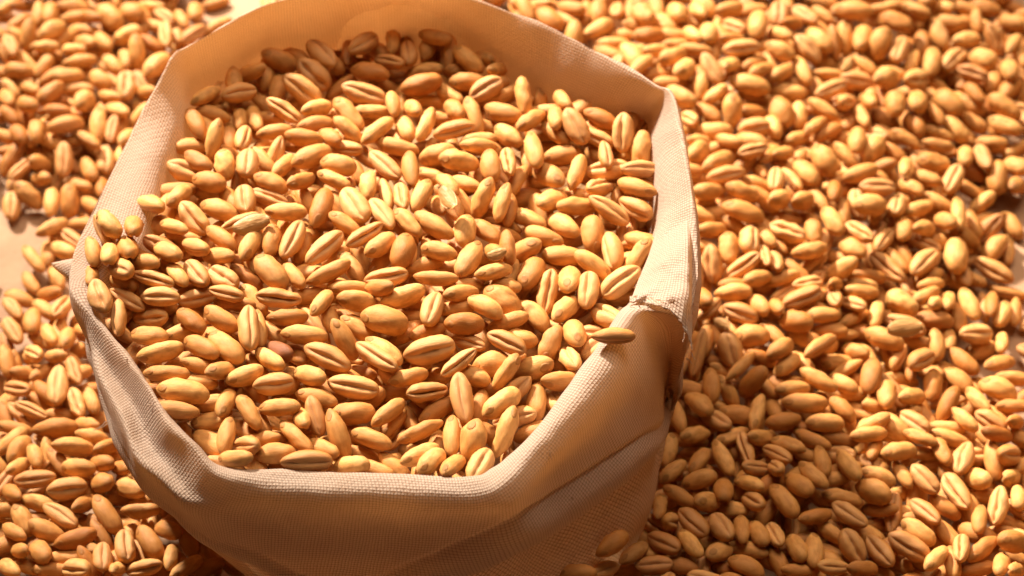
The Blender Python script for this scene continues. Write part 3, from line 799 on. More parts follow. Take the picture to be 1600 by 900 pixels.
-307,101,814,-81,9,-166,117,53,46,1,1186,1407,178,-107,12,13,147,72,52,1,-407,484,759,4,-6,55,117,48,76,1,1530,1099,84,-42,0,83,116,59,42,1,-1042,-206,864,-43,29,-140,116,57,75,1,
756,-349,222,-46,22,-135,113,48,63,1,741,268,266,27,-14,50,109,53,54,1,1020,1065,185,-40,-5,61,127,49,53,1,790,-316,220,-25,4,-3,109,48,53,1,735,1494,227,20,-7,89,109,66,47,1,
954,130,187,-11,10,26,112,53,40,1,1025,66,165,-41,26,42,108,58,29,1,246,191,752,53,-37,-166,141,64,89,0,-931,-711,244,89,-18,35,109,53,70,1,684,-615,214,-74,21,13,111,54,57,1,
1231,1063,133,-32,-29,25,114,70,37,1,966,1246,183,-74,2,48,143,56,71,1,1273,750,154,-52,17,-10,117,62,57,1,-1516,526,59,-54,1,1,140,48,58,1,-922,-37,844,-36,18,24,112,48,66,1,
-841,-736,219,23,8,53,125,48,37,1,-232,-760,788,35,-10,26,119,49,92,1,1414,643,146,-92,-1,-7,137,56,90,1,-300,-775,761,-44,-9,-9,111,53,60,1,1238,-667,217,-102,12,-162,108,50,74,1,
-588,-187,816,-57,8,36,116,48,44,1,447,-340,229,-103,-6,-16,114,55,100,1,-891,-644,227,-72,-3,-27,116,59,25,1,-1317,1481,122,16,20,27,107,67,97,1,566,1160,272,57,-19,43,113,72,99,1,
-993,60,827,137,-25,49,120,60,88,0,-676,118,789,-23,-4,-171,118,48,34,1,1332,787,149,-33,9,50,108,51,51,1,-476,332,764,-16,10,-122,110,48,76,1,1322,1036,144,-70,1,25,113,58,9,1,
1575,991,100,-13,8,38,110,53,43,1,792,-726,195,4,-9,72,113,48,30,1,1028,974,167,33,2,-31,120,58,20,1,1128,1415,170,-83,-36,-14,124,57,100,1,593,-484,240,-94,29,-3,115,62,31,1,
908,1499,201,-96,-5,178,116,72,7,1,-434,-220,800,6,-10,70,119,48,62,1,1289,654,152,26,-4,36,115,51,66,1,-1536,912,83,-143,54,-48,119,64,48,0,1306,-559,202,-104,9,26,112,48,29,1,
-1157,-451,222,-41,41,15,112,65,33,1,-1418,1139,145,68,-23,57,107,71,71,1,202,1533,195,-29,14,70,118,60,34,1,668,-323,211,-77,-5,-144,112,48,67,1,667,-453,224,-39,28,7,111,48,100,1,
169,-850,384,0,0,24,113,48,32,1,1232,-320,194,-76,9,31,111,51,26,1,1536,918,109,-82,9,-159,126,58,32,1,-987,-179,858,-22,23,43,113,48,44,1,-670,-750,816,-32,40,-128,110,53,54,1,
-1665,1303,128,-19,9,66,116,58,31,1,-1464,-58,145,-29,26,-141,118,53,22,1,1303,-578,156,-33,11,22,119,67,21,0,-306,706,781,-82,1,-162,106,57,63,1,-1315,1598,121,-38,8,2,108,71,32,1,
1475,88,81,22,-11,-7,112,51,41,1,-1210,-272,198,-13,-7,70,106,48,76,1,-1296,-23,185,-68,0,170,113,48,33,1,1079,870,166,-51,-16,48,122,48,76,1,-150,-806,807,61,-26,-17,108,48,51,1,
961,-726,207,16,-28,85,108,48,15,1,827,668,271,-99,6,-174,111,61,53,1,-1030,-139,873,-70,29,-22,118,62,46,1,1217,-594,175,-55,-5,25,116,48,37,1,-1465,221,122,-80,12,21,121,57,38,1,
998,1506,189,-50,8,-154,118,60,48,1,1556,1470,110,16,-7,32,110,58,100,1,-11,248,797,-83,0,-176,106,48,94,1,-261,658,754,0,15,12,118,52,95,1,1161,517,156,57,-7,-153,118,55,63,1,
460,-721,215,-22,13,26,110,48,27,1,-1382,275,118,72,-15,-167,110,60,59,1,-1258,-729,204,1,-7,44,122,48,30,1,1214,644,179,-106,13,179,119,62,68,1,126,389,769,-48,5,25,119,48,50,1,
-335,-441,813,-43,2,13,134,50,100,1,-855,-106,838,-39,22,-80,108,53,78,1,1105,210,169,-105,7,12,118,54,95,1,637,-604,220,-91,14,17,115,49,44,1,531,-378,228,61,-10,-15,111,50,42,1,
663,1070,247,37,14,28,107,52,99,1,-167,469,784,-65,19,30,112,61,26,1,-1464,1354,120,11,0,83,121,48,79,1,1509,1557,108,-22,14,80,124,62,50,1,1519,298,62,-111,4,11,116,55,95,1,
-1522,72,114,-76,-5,-37,122,48,46,1,-726,639,767,84,5,-8,133,66,73,0,-951,-82,810,161,15,162,118,66,0,0,-1373,-75,139,139,10,7,123,63,11,0,-868,-370,798,20,-6,35,119,48,81,1,
1281,115,141,-88,-10,-9,111,48,56,1,-1099,1518,90,52,-7,-126,122,55,10,1,-1292,-361,200,-51,-4,-1,124,48,61,1,676,-512,220,-64,37,-143,117,54,42,1,634,992,244,-50,5,14,115,54,12,1,
688,-398,219,24,-38,-153,116,50,67,1,-767,615,789,164,-39,-19,129,54,60,0,-896,-200,835,-58,12,-19,115,48,87,1,586,772,286,59,-17,69,114,67,48,1,860,98,205,129,-7,-31,118,69,91,0,
-1338,-495,190,-20,3,64,112,51,99,1,1478,-129,155,-4,3,26,116,48,27,1,1228,562,162,-96,11,24,117,58,49,1,1372,-101,148,-64,10,45,117,48,79,1,-1583,1333,114,64,8,53,114,55,47,1,
-362,674,777,-34,20,-147,118,48,46,1,-741,-274,803,-14,7,64,123,48,16,1,-673,308,765,-109,-32,144,113,55,77,1,-637,-714,790,0,21,40,108,48,37,1,1045,-230,206,22,11,45,111,48,77,1,
1383,1547,179,-35,3,51,111,49,53,1,1558,417,19,-21,0,100,125,48,37,1,1626,1288,95,-117,3,-40,122,67,87,1,-1166,-382,220,-29,31,51,106,56,22,1,986,-12,173,-155,-25,36,124,57,51,0,
-247,557,725,4,-8,70,124,48,100,1,887,-589,182,-39,-1,76,111,48,60,1,-186,706,773,93,34,119,135,64,82,0,249,-794,309,41,-29,-152,115,48,70,1,1515,748,74,37,15,45,116,48,100,1,
67,-665,755,16,6,36,135,69,14,0,-308,-637,761,56,7,11,108,48,45,1,969,29,155,9,-19,63,115,63,75,1,1646,1648,95,-28,3,8,117,63,28,1,-282,-363,785,37,1,16,118,48,20,1,
1645,903,82,-49,23,22,113,70,71,1,1036,201,155,31,2,35,115,48,73,1,1718,1545,121,-42,18,49,108,56,53,1,-1385,1266,119,-42,6,70,109,63,54,1,-1360,-350,216,-66,13,4,110,48,76,1,
-1196,-520,220,61,-36,46,115,55,25,1,-507,614,730,40,13,-12,123,48,20,1,-135,187,774,-28,11,42,115,48,81,1,-1237,-116,167,-66,6,22,117,48,67,1,1100,359,167,-5,-10,52,108,48,7,1,
738,178,250,-66,21,33,112,58,61,1,616,1107,251,-97,-26,30,111,49,83,1,-87,-592,747,-105,-24,0,126,63,19,0,-1406,-386,208,61,-32,50,107,48,97,1,2,-546,764,-144,-23,161,129,63,54,0,
1362,709,121,-33,-9,27,114,48,69,1,1293,537,119,-31,2,-159,122,48,76,1,-1451,-255,152,50,7,41,116,48,87,1,265,275,800,-84,0,154,106,48,43,1,-354,751,787,-90,-2,-27,110,52,88,1,
411,-546,245,-98,17,-19,110,48,64,1,904,597,251,47,-36,104,117,66,42,1,-612,-442,806,-41,24,47,111,55,8,2,-1536,364,56,-27,0,-14,112,56,51,1,729,-617,210,-78,24,-152,118,48,91,1,
-1316,1035,122,-93,-3,162,125,48,0,1,-1383,896,75,-65,9,56,130,58,29,1,-1421,548,72,-35,13,44,112,56,94,1,828,581,274,46,-37,88,110,66,84,1,635,-266,191,29,-5,11,122,48,82,1,
-188,566,750,-45,5,40,123,51,92,1,-746,455,764,-71,9,29,125,48,64,1,-646,250,781,65,-13,64,116,48,70,1,733,-432,188,41,-14,48,118,66,0,0,-351,130,788,-77,-2,-113,123,48,81,1,
-691,-252,794,-51,-8,26,118,48,79,1,688,830,278,-36,18,55,107,48,53,1,1377,278,70,-88,1,19,125,49,27,1,1336,1105,176,-100,16,-32,112,70,60,1,-24,556,754,29,4,85,126,48,87,1,
894,1213,202,44,-8,78,112,59,53,1,-1704,1413,137,-66,5,-177,125,58,41,1,943,1057,165,-98,-1,-35,122,58,100,1,-1384,-607,209,-42,22,82,117,48,41,1,1348,-704,198,-111,26,1,117,48,55,1,
401,1265,232,-69,1,-9,147,70,78,1,-707,274,776,-50,-11,45,117,48,63,1,1673,1244,99,-127,4,11,123,66,33,1,930,475,243,-92,4,-2,109,60,26,1,-1190,1502,106,-80,-5,-165,121,55,83,1,
1508,907,52,-36,-4,57,114,53,9,1,-1532,1652,98,3,-9,8,123,50,43,1,1541,1187,136,-63,0,34,110,48,14,1,-1431,67,155,-46,30,-137,108,59,93,1,-1402,19,126,54,-21,43,112,48,41,1,
-1076,-161,875,-82,26,-2,115,52,100,1,1036,236,186,-46,27,-131,108,48,84,1,-1048,-199,808,-47,18,16,125,67,59,0,-766,340,799,-96,10,137,112,48,86,1,-1020,-74,885,-79,31,-9,116,57,33,1,
-1585,1402,143,-4,4,29,108,48,70,1,24,204,692,-170,-3,-49,138,60,69,0,-1136,-626,210,-58,-20,-34,123,48,38,1,1394,1074,154,-67,-5,16,106,48,24,1,712,-289,217,29,-39,44,116,48,68,1,
1188,1310,148,-51,-10,17,113,48,75,1,-1460,1231,110,-1,2,41,123,48,71,1,1365,605,149,-59,34,37,108,56,43,1,1397,1020,119,-27,2,67,120,48,62,1,902,1393,212,-50,27,64,117,54,72,1,
422,1178,272,-132,-2,-5,126,59,56,0,-26,-200,789,-19,13,9,110,48,51,1,-1442,-145,129,-42,-6,-168,126,48,56,1,1503,17,97,-7,0,68,113,48,60,1,478,-218,225,-78,1,50,121,48,74,1,
-1535,282,108,-54,4,170,109,48,51,1,209,1390,201,-95,-36,5,123,68,52,0,748,1404,232,-50,24,-118,117,59,40,1,1538,1178,93,-40,-8,-7,113,60,61,1,1398,1442,122,-96,-4,27,117,58,35,1,
-578,-49,770,69,9,14,110,48,34,1,-688,590,755,-96,-9,3,111,48,39,1,-480,-745,796,-38,16,15,110,48,53,1,1092,648,174,98,13,-180,121,65,91,0,322,75,703,81,12,174,136,65,67,0,
-1606,1125,144,-37,23,58,107,59,30,1,657,1346,259,-96,9,-12,109,65,83,1,691,493,251,-35,-13,10,111,48,32,1,608,1279,247,-14,1,81,117,48,60,1,1089,1390,175,-81,-35,-105,125,51,23,1,
-521,353,791,-51,19,22,107,48,19,1,1079,-130,151,11,-32,15,133,57,82,0,-1603,900,75,52,5,-163,117,48,80,1,-1434,345,98,-18,33,48,111,48,0,1,1566,326,39,-103,0,-24,121,48,52,1,
-1520,455,22,-57,0,33,109,48,53,1,1673,1296,140,-89,12,23,109,61,65,1,-1339,124,156,90,-24,31,115,54,47,1,1273,312,131,32,0,70,110,48,61,1,-345,492,785,-83,3,-52,111,48,56,1,
1217,-690,183,-92,4,-11,117,48,41,1,295,1525,190,-94,-12,-9,110,60,33,1,-8,84,780,-95,-7,-8,119,48,19,1,-1559,1011,139,-79,8,-21,113,56,42,1,1351,1339,134,-113,-4,4,117,54,82,1,
-813,573,777,-84,-27,9,124,63,83,0,-315,-531,743,-6,10,27,122,48,40,1,-668,-368,814,-81,0,9,132,48,64,1,791,-537,141,-92,16,-168,123,57,70,0,1487,328,77,-102,12,31,124,48,13,1,
-1400,148,145,-62,14,19,113,49,79,1,126,420,801,-90,11,-7,112,48,51,1,-1353,1347,116,-48,-3,16,108,51,71,1,242,366,773,-29,-4,-131,115,48,52,1,-410,-97,775,-62,-29,6,120,48,54,1,
1156,-445,127,82,40,179,132,67,56,0,-1242,1477,84,-27,-10,44,125,49,0,1,-1380,-724,208,-46,26,34,111,48,92,1,1079,-653,130,-56,17,54,118,48,63,1,-570,-416,765,-60,21,26,113,48,0,1,
773,447,254,-59,14,38,123,48,60,1,912,-413,185,3,7,32,110,48,67,1,-1499,1086,158,-16,10,-75,107,48,0,1,-581,140,765,-62,-7,26,115,48,61,1,788,606,247,-32,-33,37,126,48,54,1,
792,1049,182,15,-24,26,126,58,8,1,573,950,254,-66,31,-119,114,62,76,1,520,1445,205,-49,-6,10,121,65,78,1,1268,-210,154,-8,0,56,111,48,94,1,-781,-582,767,6,1,25,122,50,91,1,
-48,-114,825,-60,35,50,110,48,21,1,1265,1560,171,2,11,68,125,48,75,1,-355,-105,781,56,4,31,122,48,54,1,-639,-349,773,-43,-1,39,111,48,54,1,962,644,208,-67,3,37,118,48,49,1,
628,1477,240,-66,24,41,117,60,83,1,-526,-324,756,126,14,163,141,62,88,0,-1386,978,127,-41,3,-90,117,48,39,1,-1445,295,88,-44,4,19,112,48,75,1,-1537,863,63,-35,35,84,116,58,38,1,
-386,-558,746,5,31,67,137,61,31,0,558,1478,233,-75,21,0,116,66,84,1,-552,-233,782,20,-7,69,110,48,77,1,1429,-478,190,-100,19,-34,112,48,87,1,-1400,1457,113,-54,9,38,115,58,56,1,
1471,656,81,-75,-7,3,121,48,35,1,-817,-527,787,-4,-5,20,110,48,80,1,1159,63,145,-117,2,111,111,48,54,1,84,130,705,106,19,-2,140,67,66,0,1480,808,73,-34,-12,59,119,48,29,1,
362,-25,766,-32,6,1,124,57,58,0,-812,387,749,-85,-4,-20,114,48,38,1,984,977,198,44,-2,-8,106,48,56,1,-537,-659,810,-76,33,-15,117,49,78,1,1150,1052,165,-82,9,35,118,49,65,1,
1409,459,67,105,-10,169,141,66,46,0,586,156,253,47,-2,-125,111,48,85,1,343,1387,170,4,-8,58,123,48,100,1,1043,-302,185,-112,18,-4,114,48,22,1,847,970,200,-77,5,10,110,57,96,1,
514,1130,238,3,-5,47,119,48,59,1,1061,1266,145,1,-12,98,108,48,90,1,-1160,-321,212,51,-35,73,106,48,56,1,-1695,1646,102,31,-26,74,121,50,0,1,927,943,170,34,-17,59,111,48,63,1,
-484,-318,792,-78,7,-13,109,51,53,1,740,-10,226,-12,-28,64,111,48,0,1,975,241,208,-81,23,-133,109,53,30,1,-1203,1599,101,-41,2,-149,107,52,61,1,12,-372,768,-12,14,0,118,68,52,0,
400,-591,213,-35,-14,-156,110,48,70,1,1295,569,155,31,-33,41,111,50,76,1,-1233,-688,200,-7,13,46,120,48,59,1,-488,-525,761,146,-2,-30,140,67,10,0,1426,-396,166,43,-48,64,117,56,86,1,
882,695,245,-61,4,-87,112,48,100,1,44,1510,225,-69,-8,-6,141,57,49,0,894,272,235,23,-14,-166,110,48,87,1,1040,593,204,-90,-11,-12,110,48,31,1,-1323,-146,130,-2,0,38,118,48,67,1,
1348,1219,103,-10,1,30,131,54,74,0,-1408,-476,211,-49,32,40,116,48,27,1,-179,159,803,-61,11,-16,112,48,76,1,-1439,469,31,-59,4,43,112,48,58,1,764,876,232,147,-24,-39,132,58,54,0,
1478,923,111,-101,14,14,108,58,79,1,823,1202,229,40,-14,30,115,48,36,1,-1620,1011,125,-58,10,8,107,53,0,1,-1481,1545,84,-16,12,76,124,48,81,1,-1517,1609,85,8,6,50,122,50,49,1,
831,268,193,37,5,-165,131,57,80,0,1571,1637,103,-22,-1,49,115,48,61,1,249,345,724,130,-15,11,131,68,51,0,-1411,834,64,-22,6,40,106,48,36,1,995,-576,144,-18,-16,24,123,63,95,0,
1187,-306,163,-1,-12,35,108,48,73,1,-1535,1486,99,52,-6,48,113,49,49,1,-787,456,761,-85,11,-31,112,48,75,1,919,375,202,36,19,-106,124,57,76,0,1235,901,149,-43,-7,68,109,52,15,1,
1667,1004,52,19,25,44,110,48,90,1,-1671,1123,93,-45,-6,68,108,48,11,1,1065,1548,156,-51,5,59,110,48,51,1,1227,152,103,-22,9,81,126,49,68,1,1030,-340,149,-36,14,-105,128,67,31,0,
772,661,255,-5,-25,43,120,49,73,1,-673,-543,780,-49,0,34,117,48,16,1,-1344,1181,127,-31,20,54,112,48,49,1,-1309,1119,127,-36,15,1,117,48,74,1,512,-125,232,-11,-7,33,111,51,45,1,
-1416,-624,163,23,-2,-21,126,63,47,0,-1593,1584,130,-86,6,-8,117,56,40,1,791,1123,182,-15,-3,37,111,48,48,1,1183,823,156,-172,-29,101,125,64,38,0,865,814,237,37,-28,23,107,51,48,1,
-1480,576,24,103,-5,-4,116,48,60,1,-1158,-723,223,-53,-27,15,121,48,12,1,1261,815,178,-104,14,-1,111,51,89,1,318,-720,183,4,-3,42,108,48,53,1,-1626,1245,104,-40,14,53,119,48,60,1,
145,491,803,-70,18,66,113,48,56,1,-227,240,746,-28,-1,17,110,48,86,1,321,-205,744,2,2,29,140,61,64,0,-1492,1410,120,-26,27,74,118,49,100,1,1599,1556,120,-90,-10,59,107,50,54,1,
-1234,-221,189,-29,31,38,117,48,51,1,-1112,-462,162,15,-10,7,124,48,80,1,1230,477,120,-67,-19,13,120,48,47,1,601,-720,189,-10,-1,70,113,48,0,1,-1641,1610,106,-86,-4,-22,122,50,66,1,
768,353,271,-85,16,-168,113,48,47,1,-245,744,781,74,1,-7,129,61,63,0,-402,-466,745,-26,22,51,114,48,17,1,1300,417,97,27,-2,39,113,50,64,1,-832,-682,202,-62,-18,5,125,54,66,1,
234,-393,772,-152,-19,171,122,69,65,0,1707,1427,132,60,-2,14,111,48,75,1,1015,662,229,-98,12,-15,108,50,0,1,-79,-357,756,-99,0,-2,142,59,29,0,-1452,17,118,17,-35,89,116,48,62,1,
739,-106,219,-50,-2,40,111,48,30,1,-1051,-334,764,-40,0,-95,122,48,88,1,1298,368,117,23,-18,58,107,48,68,1,-1456,-196,134,-12,-7,57,116,48,32,1,813,1531,190,10,4,-4,126,48,51,1,
1490,1635,109,-44,27,30,111,50,100,1,659,-416,170,-114,-10,-29,122,63,43,0,873,-459,157,-35,-2,85,114,48,77,1,-997,-407,757,69,-8,-169,133,56,24,0,464,1171,231,1,9,29,112,58,23,1,
985,-85,155,170,-12,-25,128,57,63,0,197,-206,728,-145,-27,-28,129,70,0,0,1164,7,103,5,-22,14,126,48,93,1,600,1336,263,-61,20,47,112,48,100,1,1119,-53,132,-50,-18,-164,137,66,51,0,
867,339,220,-47,-6,-1,113,48,19,1,1059,1344,122,170,26,-21,118,67,96,0,439,-599,247,58,-53,-107,113,54,80,1,849,554,209,-8,6,12,113,48,34,1,1335,203,67,-85,11,45,115,48,78,1,
-1518,1000,98,-27,-3,33,114,48,98,1,-1358,-671,211,-44,48,63,115,50,54,1,1195,460,128,-60,4,63,123,50,35,1,-638,702,766,141,-3,-22,132,63,56,0,1075,1632,127,-6,-19,57,137,67,76,0,
-1108,1669,55,-85,13,-28,113,59,47,1,-199,-470,738,-38,31,56,109,48,68,1,748,308,190,-20,-18,44,135,68,51,0,1100,1102,178,49,-36,-120,109,58,82,1,-694,-656,756,-39,9,-30,116,48,50,1,
1642,838,60,52,-37,21,113,64,54,1,-1365,53,158,-29,36,112,107,48,92,1,-386,-727,738,-17,-10,44,108,48,37,1,-361,668,710,-177,3,157,141,70,76,0,-370,626,718,1,-29,66,126,48,33,1,
1303,-502,132,-79,-28,15,140,69,67,0,-287,477,782,-65,28,37,109,48,59,1,-735,555,728,-51,-6,29,110,48,36,1,-1394,595,72,-44,6,-140,118,48,26,1,1584,593,20,-96,0,-108,125,48,83,1,
-1049,1753,19,21,0,9,108,48,37,1,-483,737,762,85,-2,176,133,58,0,0,1195,41,122,-101,15,117,131,59,20,0,-353,-788,767,-27,8,65,125,48,46,1,-1320,-707,181,-13,-13,10,113,48,74,1,
-131,-207,794,4,-4,41,115,48,54,1,1169,1104,187,-73,29,28,116,53,56,1,935,-311,163,-20,19,-166,118,66,67,0,806,1238,225,35,-11,31,113,48,29,1,1500,184,62,-102,20,63,111,48,95,1,
720,1201,253,58,-32,13,115,58,83,1,801,352,248,-80,20,-149,115,53,49,1,776,84,227,-57,7,12,119,48,26,1,1234,410,68,-88,5,169,118,64,56,0,-910,-45,805,-8,7,19,121,48,48,1,
951,1451,205,35,-37,75,113,48,22,1,-206,122,756,-72,27,39,120,48,51,1,1019,-141,142,-43,10,20,122,48,58,1,571,173,287,-78,31,70,117,58,9,1,-43,635,782,54,-36,73,114,49,95,1,
543,-322,172,-17,9,-104,126,55,52,0,474,1264,254,25,-22,76,108,50,100,1,-1451,1568,127,-37,21,78,109,49,0,1,-417,333,733,-38,-6,-164,127,57,67,0,-1689,1260,85,-50,-3,-99,108,48,85,1,
-950,160,771,6,1,19,135,55,22,0,748,-404,227,-79,45,-138,117,48,71,1,-1623,1144,73,-82,-15,-2,124,65,2,0,1344,-441,146,-19,18,15,122,48,44,1,-1438,167,92,-37,11,19,119,48,69,1,
1176,991,138,145,-24,160,137,60,68,0,1740,1683,63,-28,12,36,112,50,34,1,-1073,-750,244,81,-51,26,112,48,100,1,1379,1560,74,40,-3,40,139,66,60,0,-50,-670,742,154,25,-47,138,55,38,0,
-1032,1632,19,38,0,76,125,48,62,1,616,1459,201,-34,11,36,120,54,98,1,1141,69,114,-46,-27,89,114,48,55,1,-85,677,787,-48,29,72,108,52,100,1,1265,-379,132,-34,-35,-155,128,61,77,0,
1133,1327,131,49,-1,-140,113,48,52,1,-1385,685,44,-11,13,7,111,48,37,1,1345,312,107,-105,24,38,113,49,70,1,106,-538,719,-66,30,173,139,65,76,0,758,-158,191,-78,16,41,125,48,38,1,
510,-267,179,-170,21,-5,136,60,49,0,-766,183,740,-85,-43,-163,131,67,73,0,-296,-633,705,-117,11,166,140,58,66,0,863,5,183,113,-12,-16,126,63,54,0,601,109,188,-52,-20,-25,142,55,45,0,
653,119,217,-71,0,13,110,48,70,1,-539,699,750,-37,-10,43,109,57,46,1,786,759,218,-76,25,54,116,48,23,1,1239,1558,122,159,3,159,134,62,54,0,-1702,1559,104,50,-3,90,112,56,27,1,
1381,452,38,-15,-20,37,108,48,100,1,-1540,1173,96,-157,-11,152,124,57,26,0,-1026,-690,191,110,13,177,131,59,69,0,1472,-241,150,-43,5,62,121,48,48,1,-1384,194,80,92,3,24,138,56,75,0,
839,-301,159,140,-5,-58,119,65,51,0,172,204,703,145,-33,-67,137,57,61,0,1071,320,171,1,-9,-4,109,48,99,1,-549,-141,764,180,-3,103,135,65,85,0,822,825,222,57,-20,-7,139,59,52,0,
-1365,757,60,-51,20,27,117,52,38,1,-1649,1370,100,-44,-6,34,126,48,82,1,-1417,-511,175,14,-20,79,115,48,100,1,578,527,269,-26,-10,15,108,49,70,1,-1376,-446,159,-151,-3,-175,123,64,74,0,
-96,353,779,6,4,17,111,48,55,1,1450,-333,119,22,15,33,124,60,97,0,-1147,1600,88,-67,8,-17,116,48,45,1,535,1376,217,-7,3,75,120,53,59,1,-948,9,767,154,43,-9,120,69,38,0,
-1698,1220,83,-60,18,21,121,48,61,1,494,1530,179,93,25,-19,139,67,71,0,1031,749,167,-134,9,108,127,61,72,0,-469,-62,772,46,-2,24,140,55,82,0,-713,472,744,-20,19,-72,114,48,68,1,
1362,562,90,-4,-21,58,122,60,74,0,1114,1049,130,42,0,27,118,48,24,1,-188,-701,737,-84,2,7,124,67,32,0,1470,341,40,-90,-1,-105,121,48,58,1,1460,-210,185,45,-48,86,118,48,27,1,
-379,-680,738,145,13,24,130,58,28,0,802,-622,167,-155,-6,158,123,65,26,0,-789,124,778,-63,5,29,124,48,23,1,1355,-297,135,14,-12,-169,141,64,66,0,-269,-606,736,-65,4,-18,118,48,41,1,
-1320,1407,83,-74,2,22,111,49,57,1,-271,-294,764,-23,25,40,125,48,59,1,-1495,-133,110,-71,-6,-16,117,48,17,1,-25,58,742,-10,-13,47,112,48,44,1,-1248,1274,75,116,14,160,139,66,8,0,
-1104,-65,853,-59,-18,-109,120,48,71,1,789,167,254,-79,39,60,112,48,26,1,1424,1284,87,-29,-24,77,118,48,69,1,358,1526,193,-94,21,-167,113,54,46,1,1373,724,76,-148,-22,-33,141,62,66,0,
-569,-512,702,-158,12,-13,139,69,50,0,-201,-212,768,-55,-1,-148,142,55,74,0,-1221,1204,121,-31,34,89,108,53,34,1,184,456,783,-142,-15,14,138,59,56,0,-1126,-193,823,-85,21,-49,109,48,30,1,
835,-70,180,145,-15,-36,127,59,56,0,-1263,1672,79,-24,18,92,124,48,100,1,1230,1175,135,-82,1,-15,113,48,0,1,-1460,1458,115,-38,24,20,115,48,50,1,1392,-581,145,155,-20,177,138,70,64,0,
187,42,712,23,5,-8,137,60,50,0,983,139,144,3,14,-55,131,65,81,0,359,1430,166,-4,14,22,116,48,72,1,-1449,-407,161,-119,0,178,132,55,23,0,1405,-533,140,-24,-2,64,117,48,78,1,
-39,17,750,-7,-10,13,139,60,20,0,-1464,1011,86,-18,16,59,114,48,23,1,1411,-646,136,-28,-12,0,114,48,59,1,114,280,705,-173,-19,151,123,55,67,0,-138,131,758,-53,-17,-4,112,48,83,1,
-1494,890,23,-81,4,-10,113,48,65,1,629,-43,196,-18,-35,28,118,48,74,1,735,776,224,48,12,-109,121,64,20,0,-869,-446,770,31,5,56,115,48,77,1,1450,456,39,-47,21,89,109,50,88,1,
252,1547,165,-93,-3,15,125,48,42,1,-1301,115,114,6,32,47,122,48,42,1,874,793,191,-34,9,55,117,48,81,1,896,203,189,-170,-2,-1,123,70,60,0,913,655,189,129,20,8,137,55,38,0,
660,1582,172,-57,-2,18,124,66,98,0,325,1334,177,-30,1,11,114,48,42,1,1286,44,86,-1,-2,-16,141,59,54,0,-1108,-393,213,-36,37,9,117,48,15,1,1386,-725,197,49,-51,58,114,48,55,1,
512,-746,187,70,21,172,132,65,67,0,-828,-9,756,59,16,-177,125,67,42,0,931,73,168,-149,3,-59,122,60,34,0,-702,54,780,-57,6,10,110,48,89,1,521,-218,189,-22,-6,35,109,48,62,1,
83,525,744,-93,-41,-20,117,48,50,1,558,1319,231,11,-13,24,125,48,54,1,-1421,1442,74,6,-8,28,112,48,48,1,1233,999,130,-35,-5,63,123,48,46,1,-172,-119,769,2,8,37,123,48,87,1,
-1584,1404,101,-5,-2,31,112,49,48,1,-1412,867,28,155,0,163,128,70,45,0,-1550,1290,112,34,9,19,108,48,26,1,-629,22,762,-98,-25,28,133,60,59,0,1002,437,165,-45,20,67,125,49,33,1,
-848,171,743,-8,-2,87,110,48,73,1,-1159,1535,71,-74,3,-115,112,48,29,1,1042,-524,120,14,-24,2,116,48,18,1,-397,744,752,144,4,-33,142,55,100,0,-75,239,739,120,-10,170,141,69,97,0,
1110,491,132,101,17,-176,124,56,99,0,96,440,721,-148,17,4,117,69,83,0,-147,650,760,6,-17,22,109,48,39,1,-444,-487,761,-31,12,43,120,60,16,0,-663,-481,784,-59,-3,-19,118,48,27,1,
-1186,-168,126,-11,-8,11,140,66,43,0,1087,980,129,172,-13,31,124,62,50,0,892,-632,144,-34,6,6,124,48,85,1,-582,-498,758,82,-20,7,120,63,67,0,-961,79,765,-96,-31,-3,126,62,70,0,
736,1331,246,27,-28,48,115,48,39,1,1220,-327,130,-2,4,60,121,48,57,1,-1524,981,61,-47,-10,36,125,48,42,1,626,-270,155,-63,4,47,116,48,34,1,-1016,-573,184,95,5,-173,137,58,100,0,
266,143,688,113,-3,-12,116,64,21,0,908,-142,173,94,-15,-17,131,68,36,0,-614,347,759,-11,5,43,122,48,3,1,-754,-11,771,-69,1,31,118,48,91,1,941,1205,154,-33,-7,-3,120,48,51,1,
596,846,259,30,-35,39,118,48,85,1,-301,-489,752,165,32,158,118,59,91,0,-69,-516,744,-5,-3,32,125,50,49,1,-1326,59,113,-47,-14,-145,135,68,64,0,626,545,246,-3,6,23,109,49,54,1,
-1623,898,27,70,0,-114,133,68,73,0,707,1364,207,113,13,18,127,69,55,0,646,837,236,18,1,15,111,48,63,1,-1400,-81,103,-32,-12,47,109,48,43,1,-1330,-324,168,-76,-28,-40,125,48,100,1,
582,-390,158,147,19,0,117,64,26,0,1094,1163,112,170,-22,147,122,63,44,0,1024,1189,138,111,14,114,126,55,56,0,-1242,1129,87,48,26,10,118,48,74,1,-654,-776,774,-52,10,9,113,48,76,1,
1546,1576,70,-160,-24,-34,118,67,47,0,1419,542,25,-167,0,172,140,62,50,0,-1250,-49,129,-162,11,35,116,60,9,0,-860,-284,762,-133,21,-25,117,63,78,0,540,-622,172,-45,15,15,118,48,63,1,
1731,1400,103,-82,8,12,125,48,74,1,-770,-701,182,-38,26,33,109,54,63,1,972,-179,161,97,-1,7,138,69,52,0,1612,1117,71,-94,-13,13,124,57,27,0,1050,172,124,-21,19,11,114,59,3,1,
429,1458,183,0,-17,22,120,48,77,1,404,1519,180,-91,-20,59,117,48,44,1,808,435,229,-55,12,47,113,48,28,1,925,585,180,-42,26,12,117,48,34,1,-1240,1572,77,-19,3,57,110,48,70,1,
541,707,269,176,-2,103,130,65,60,0,1337,957,94,-170,4,164,141,61,45,0,712,-161,178,99,18,-3,134,60,65,0,1071,723,169,35,-2,55,124,48,0,1,-1672,1043,74,-11,-16,5,117,48,65,1,
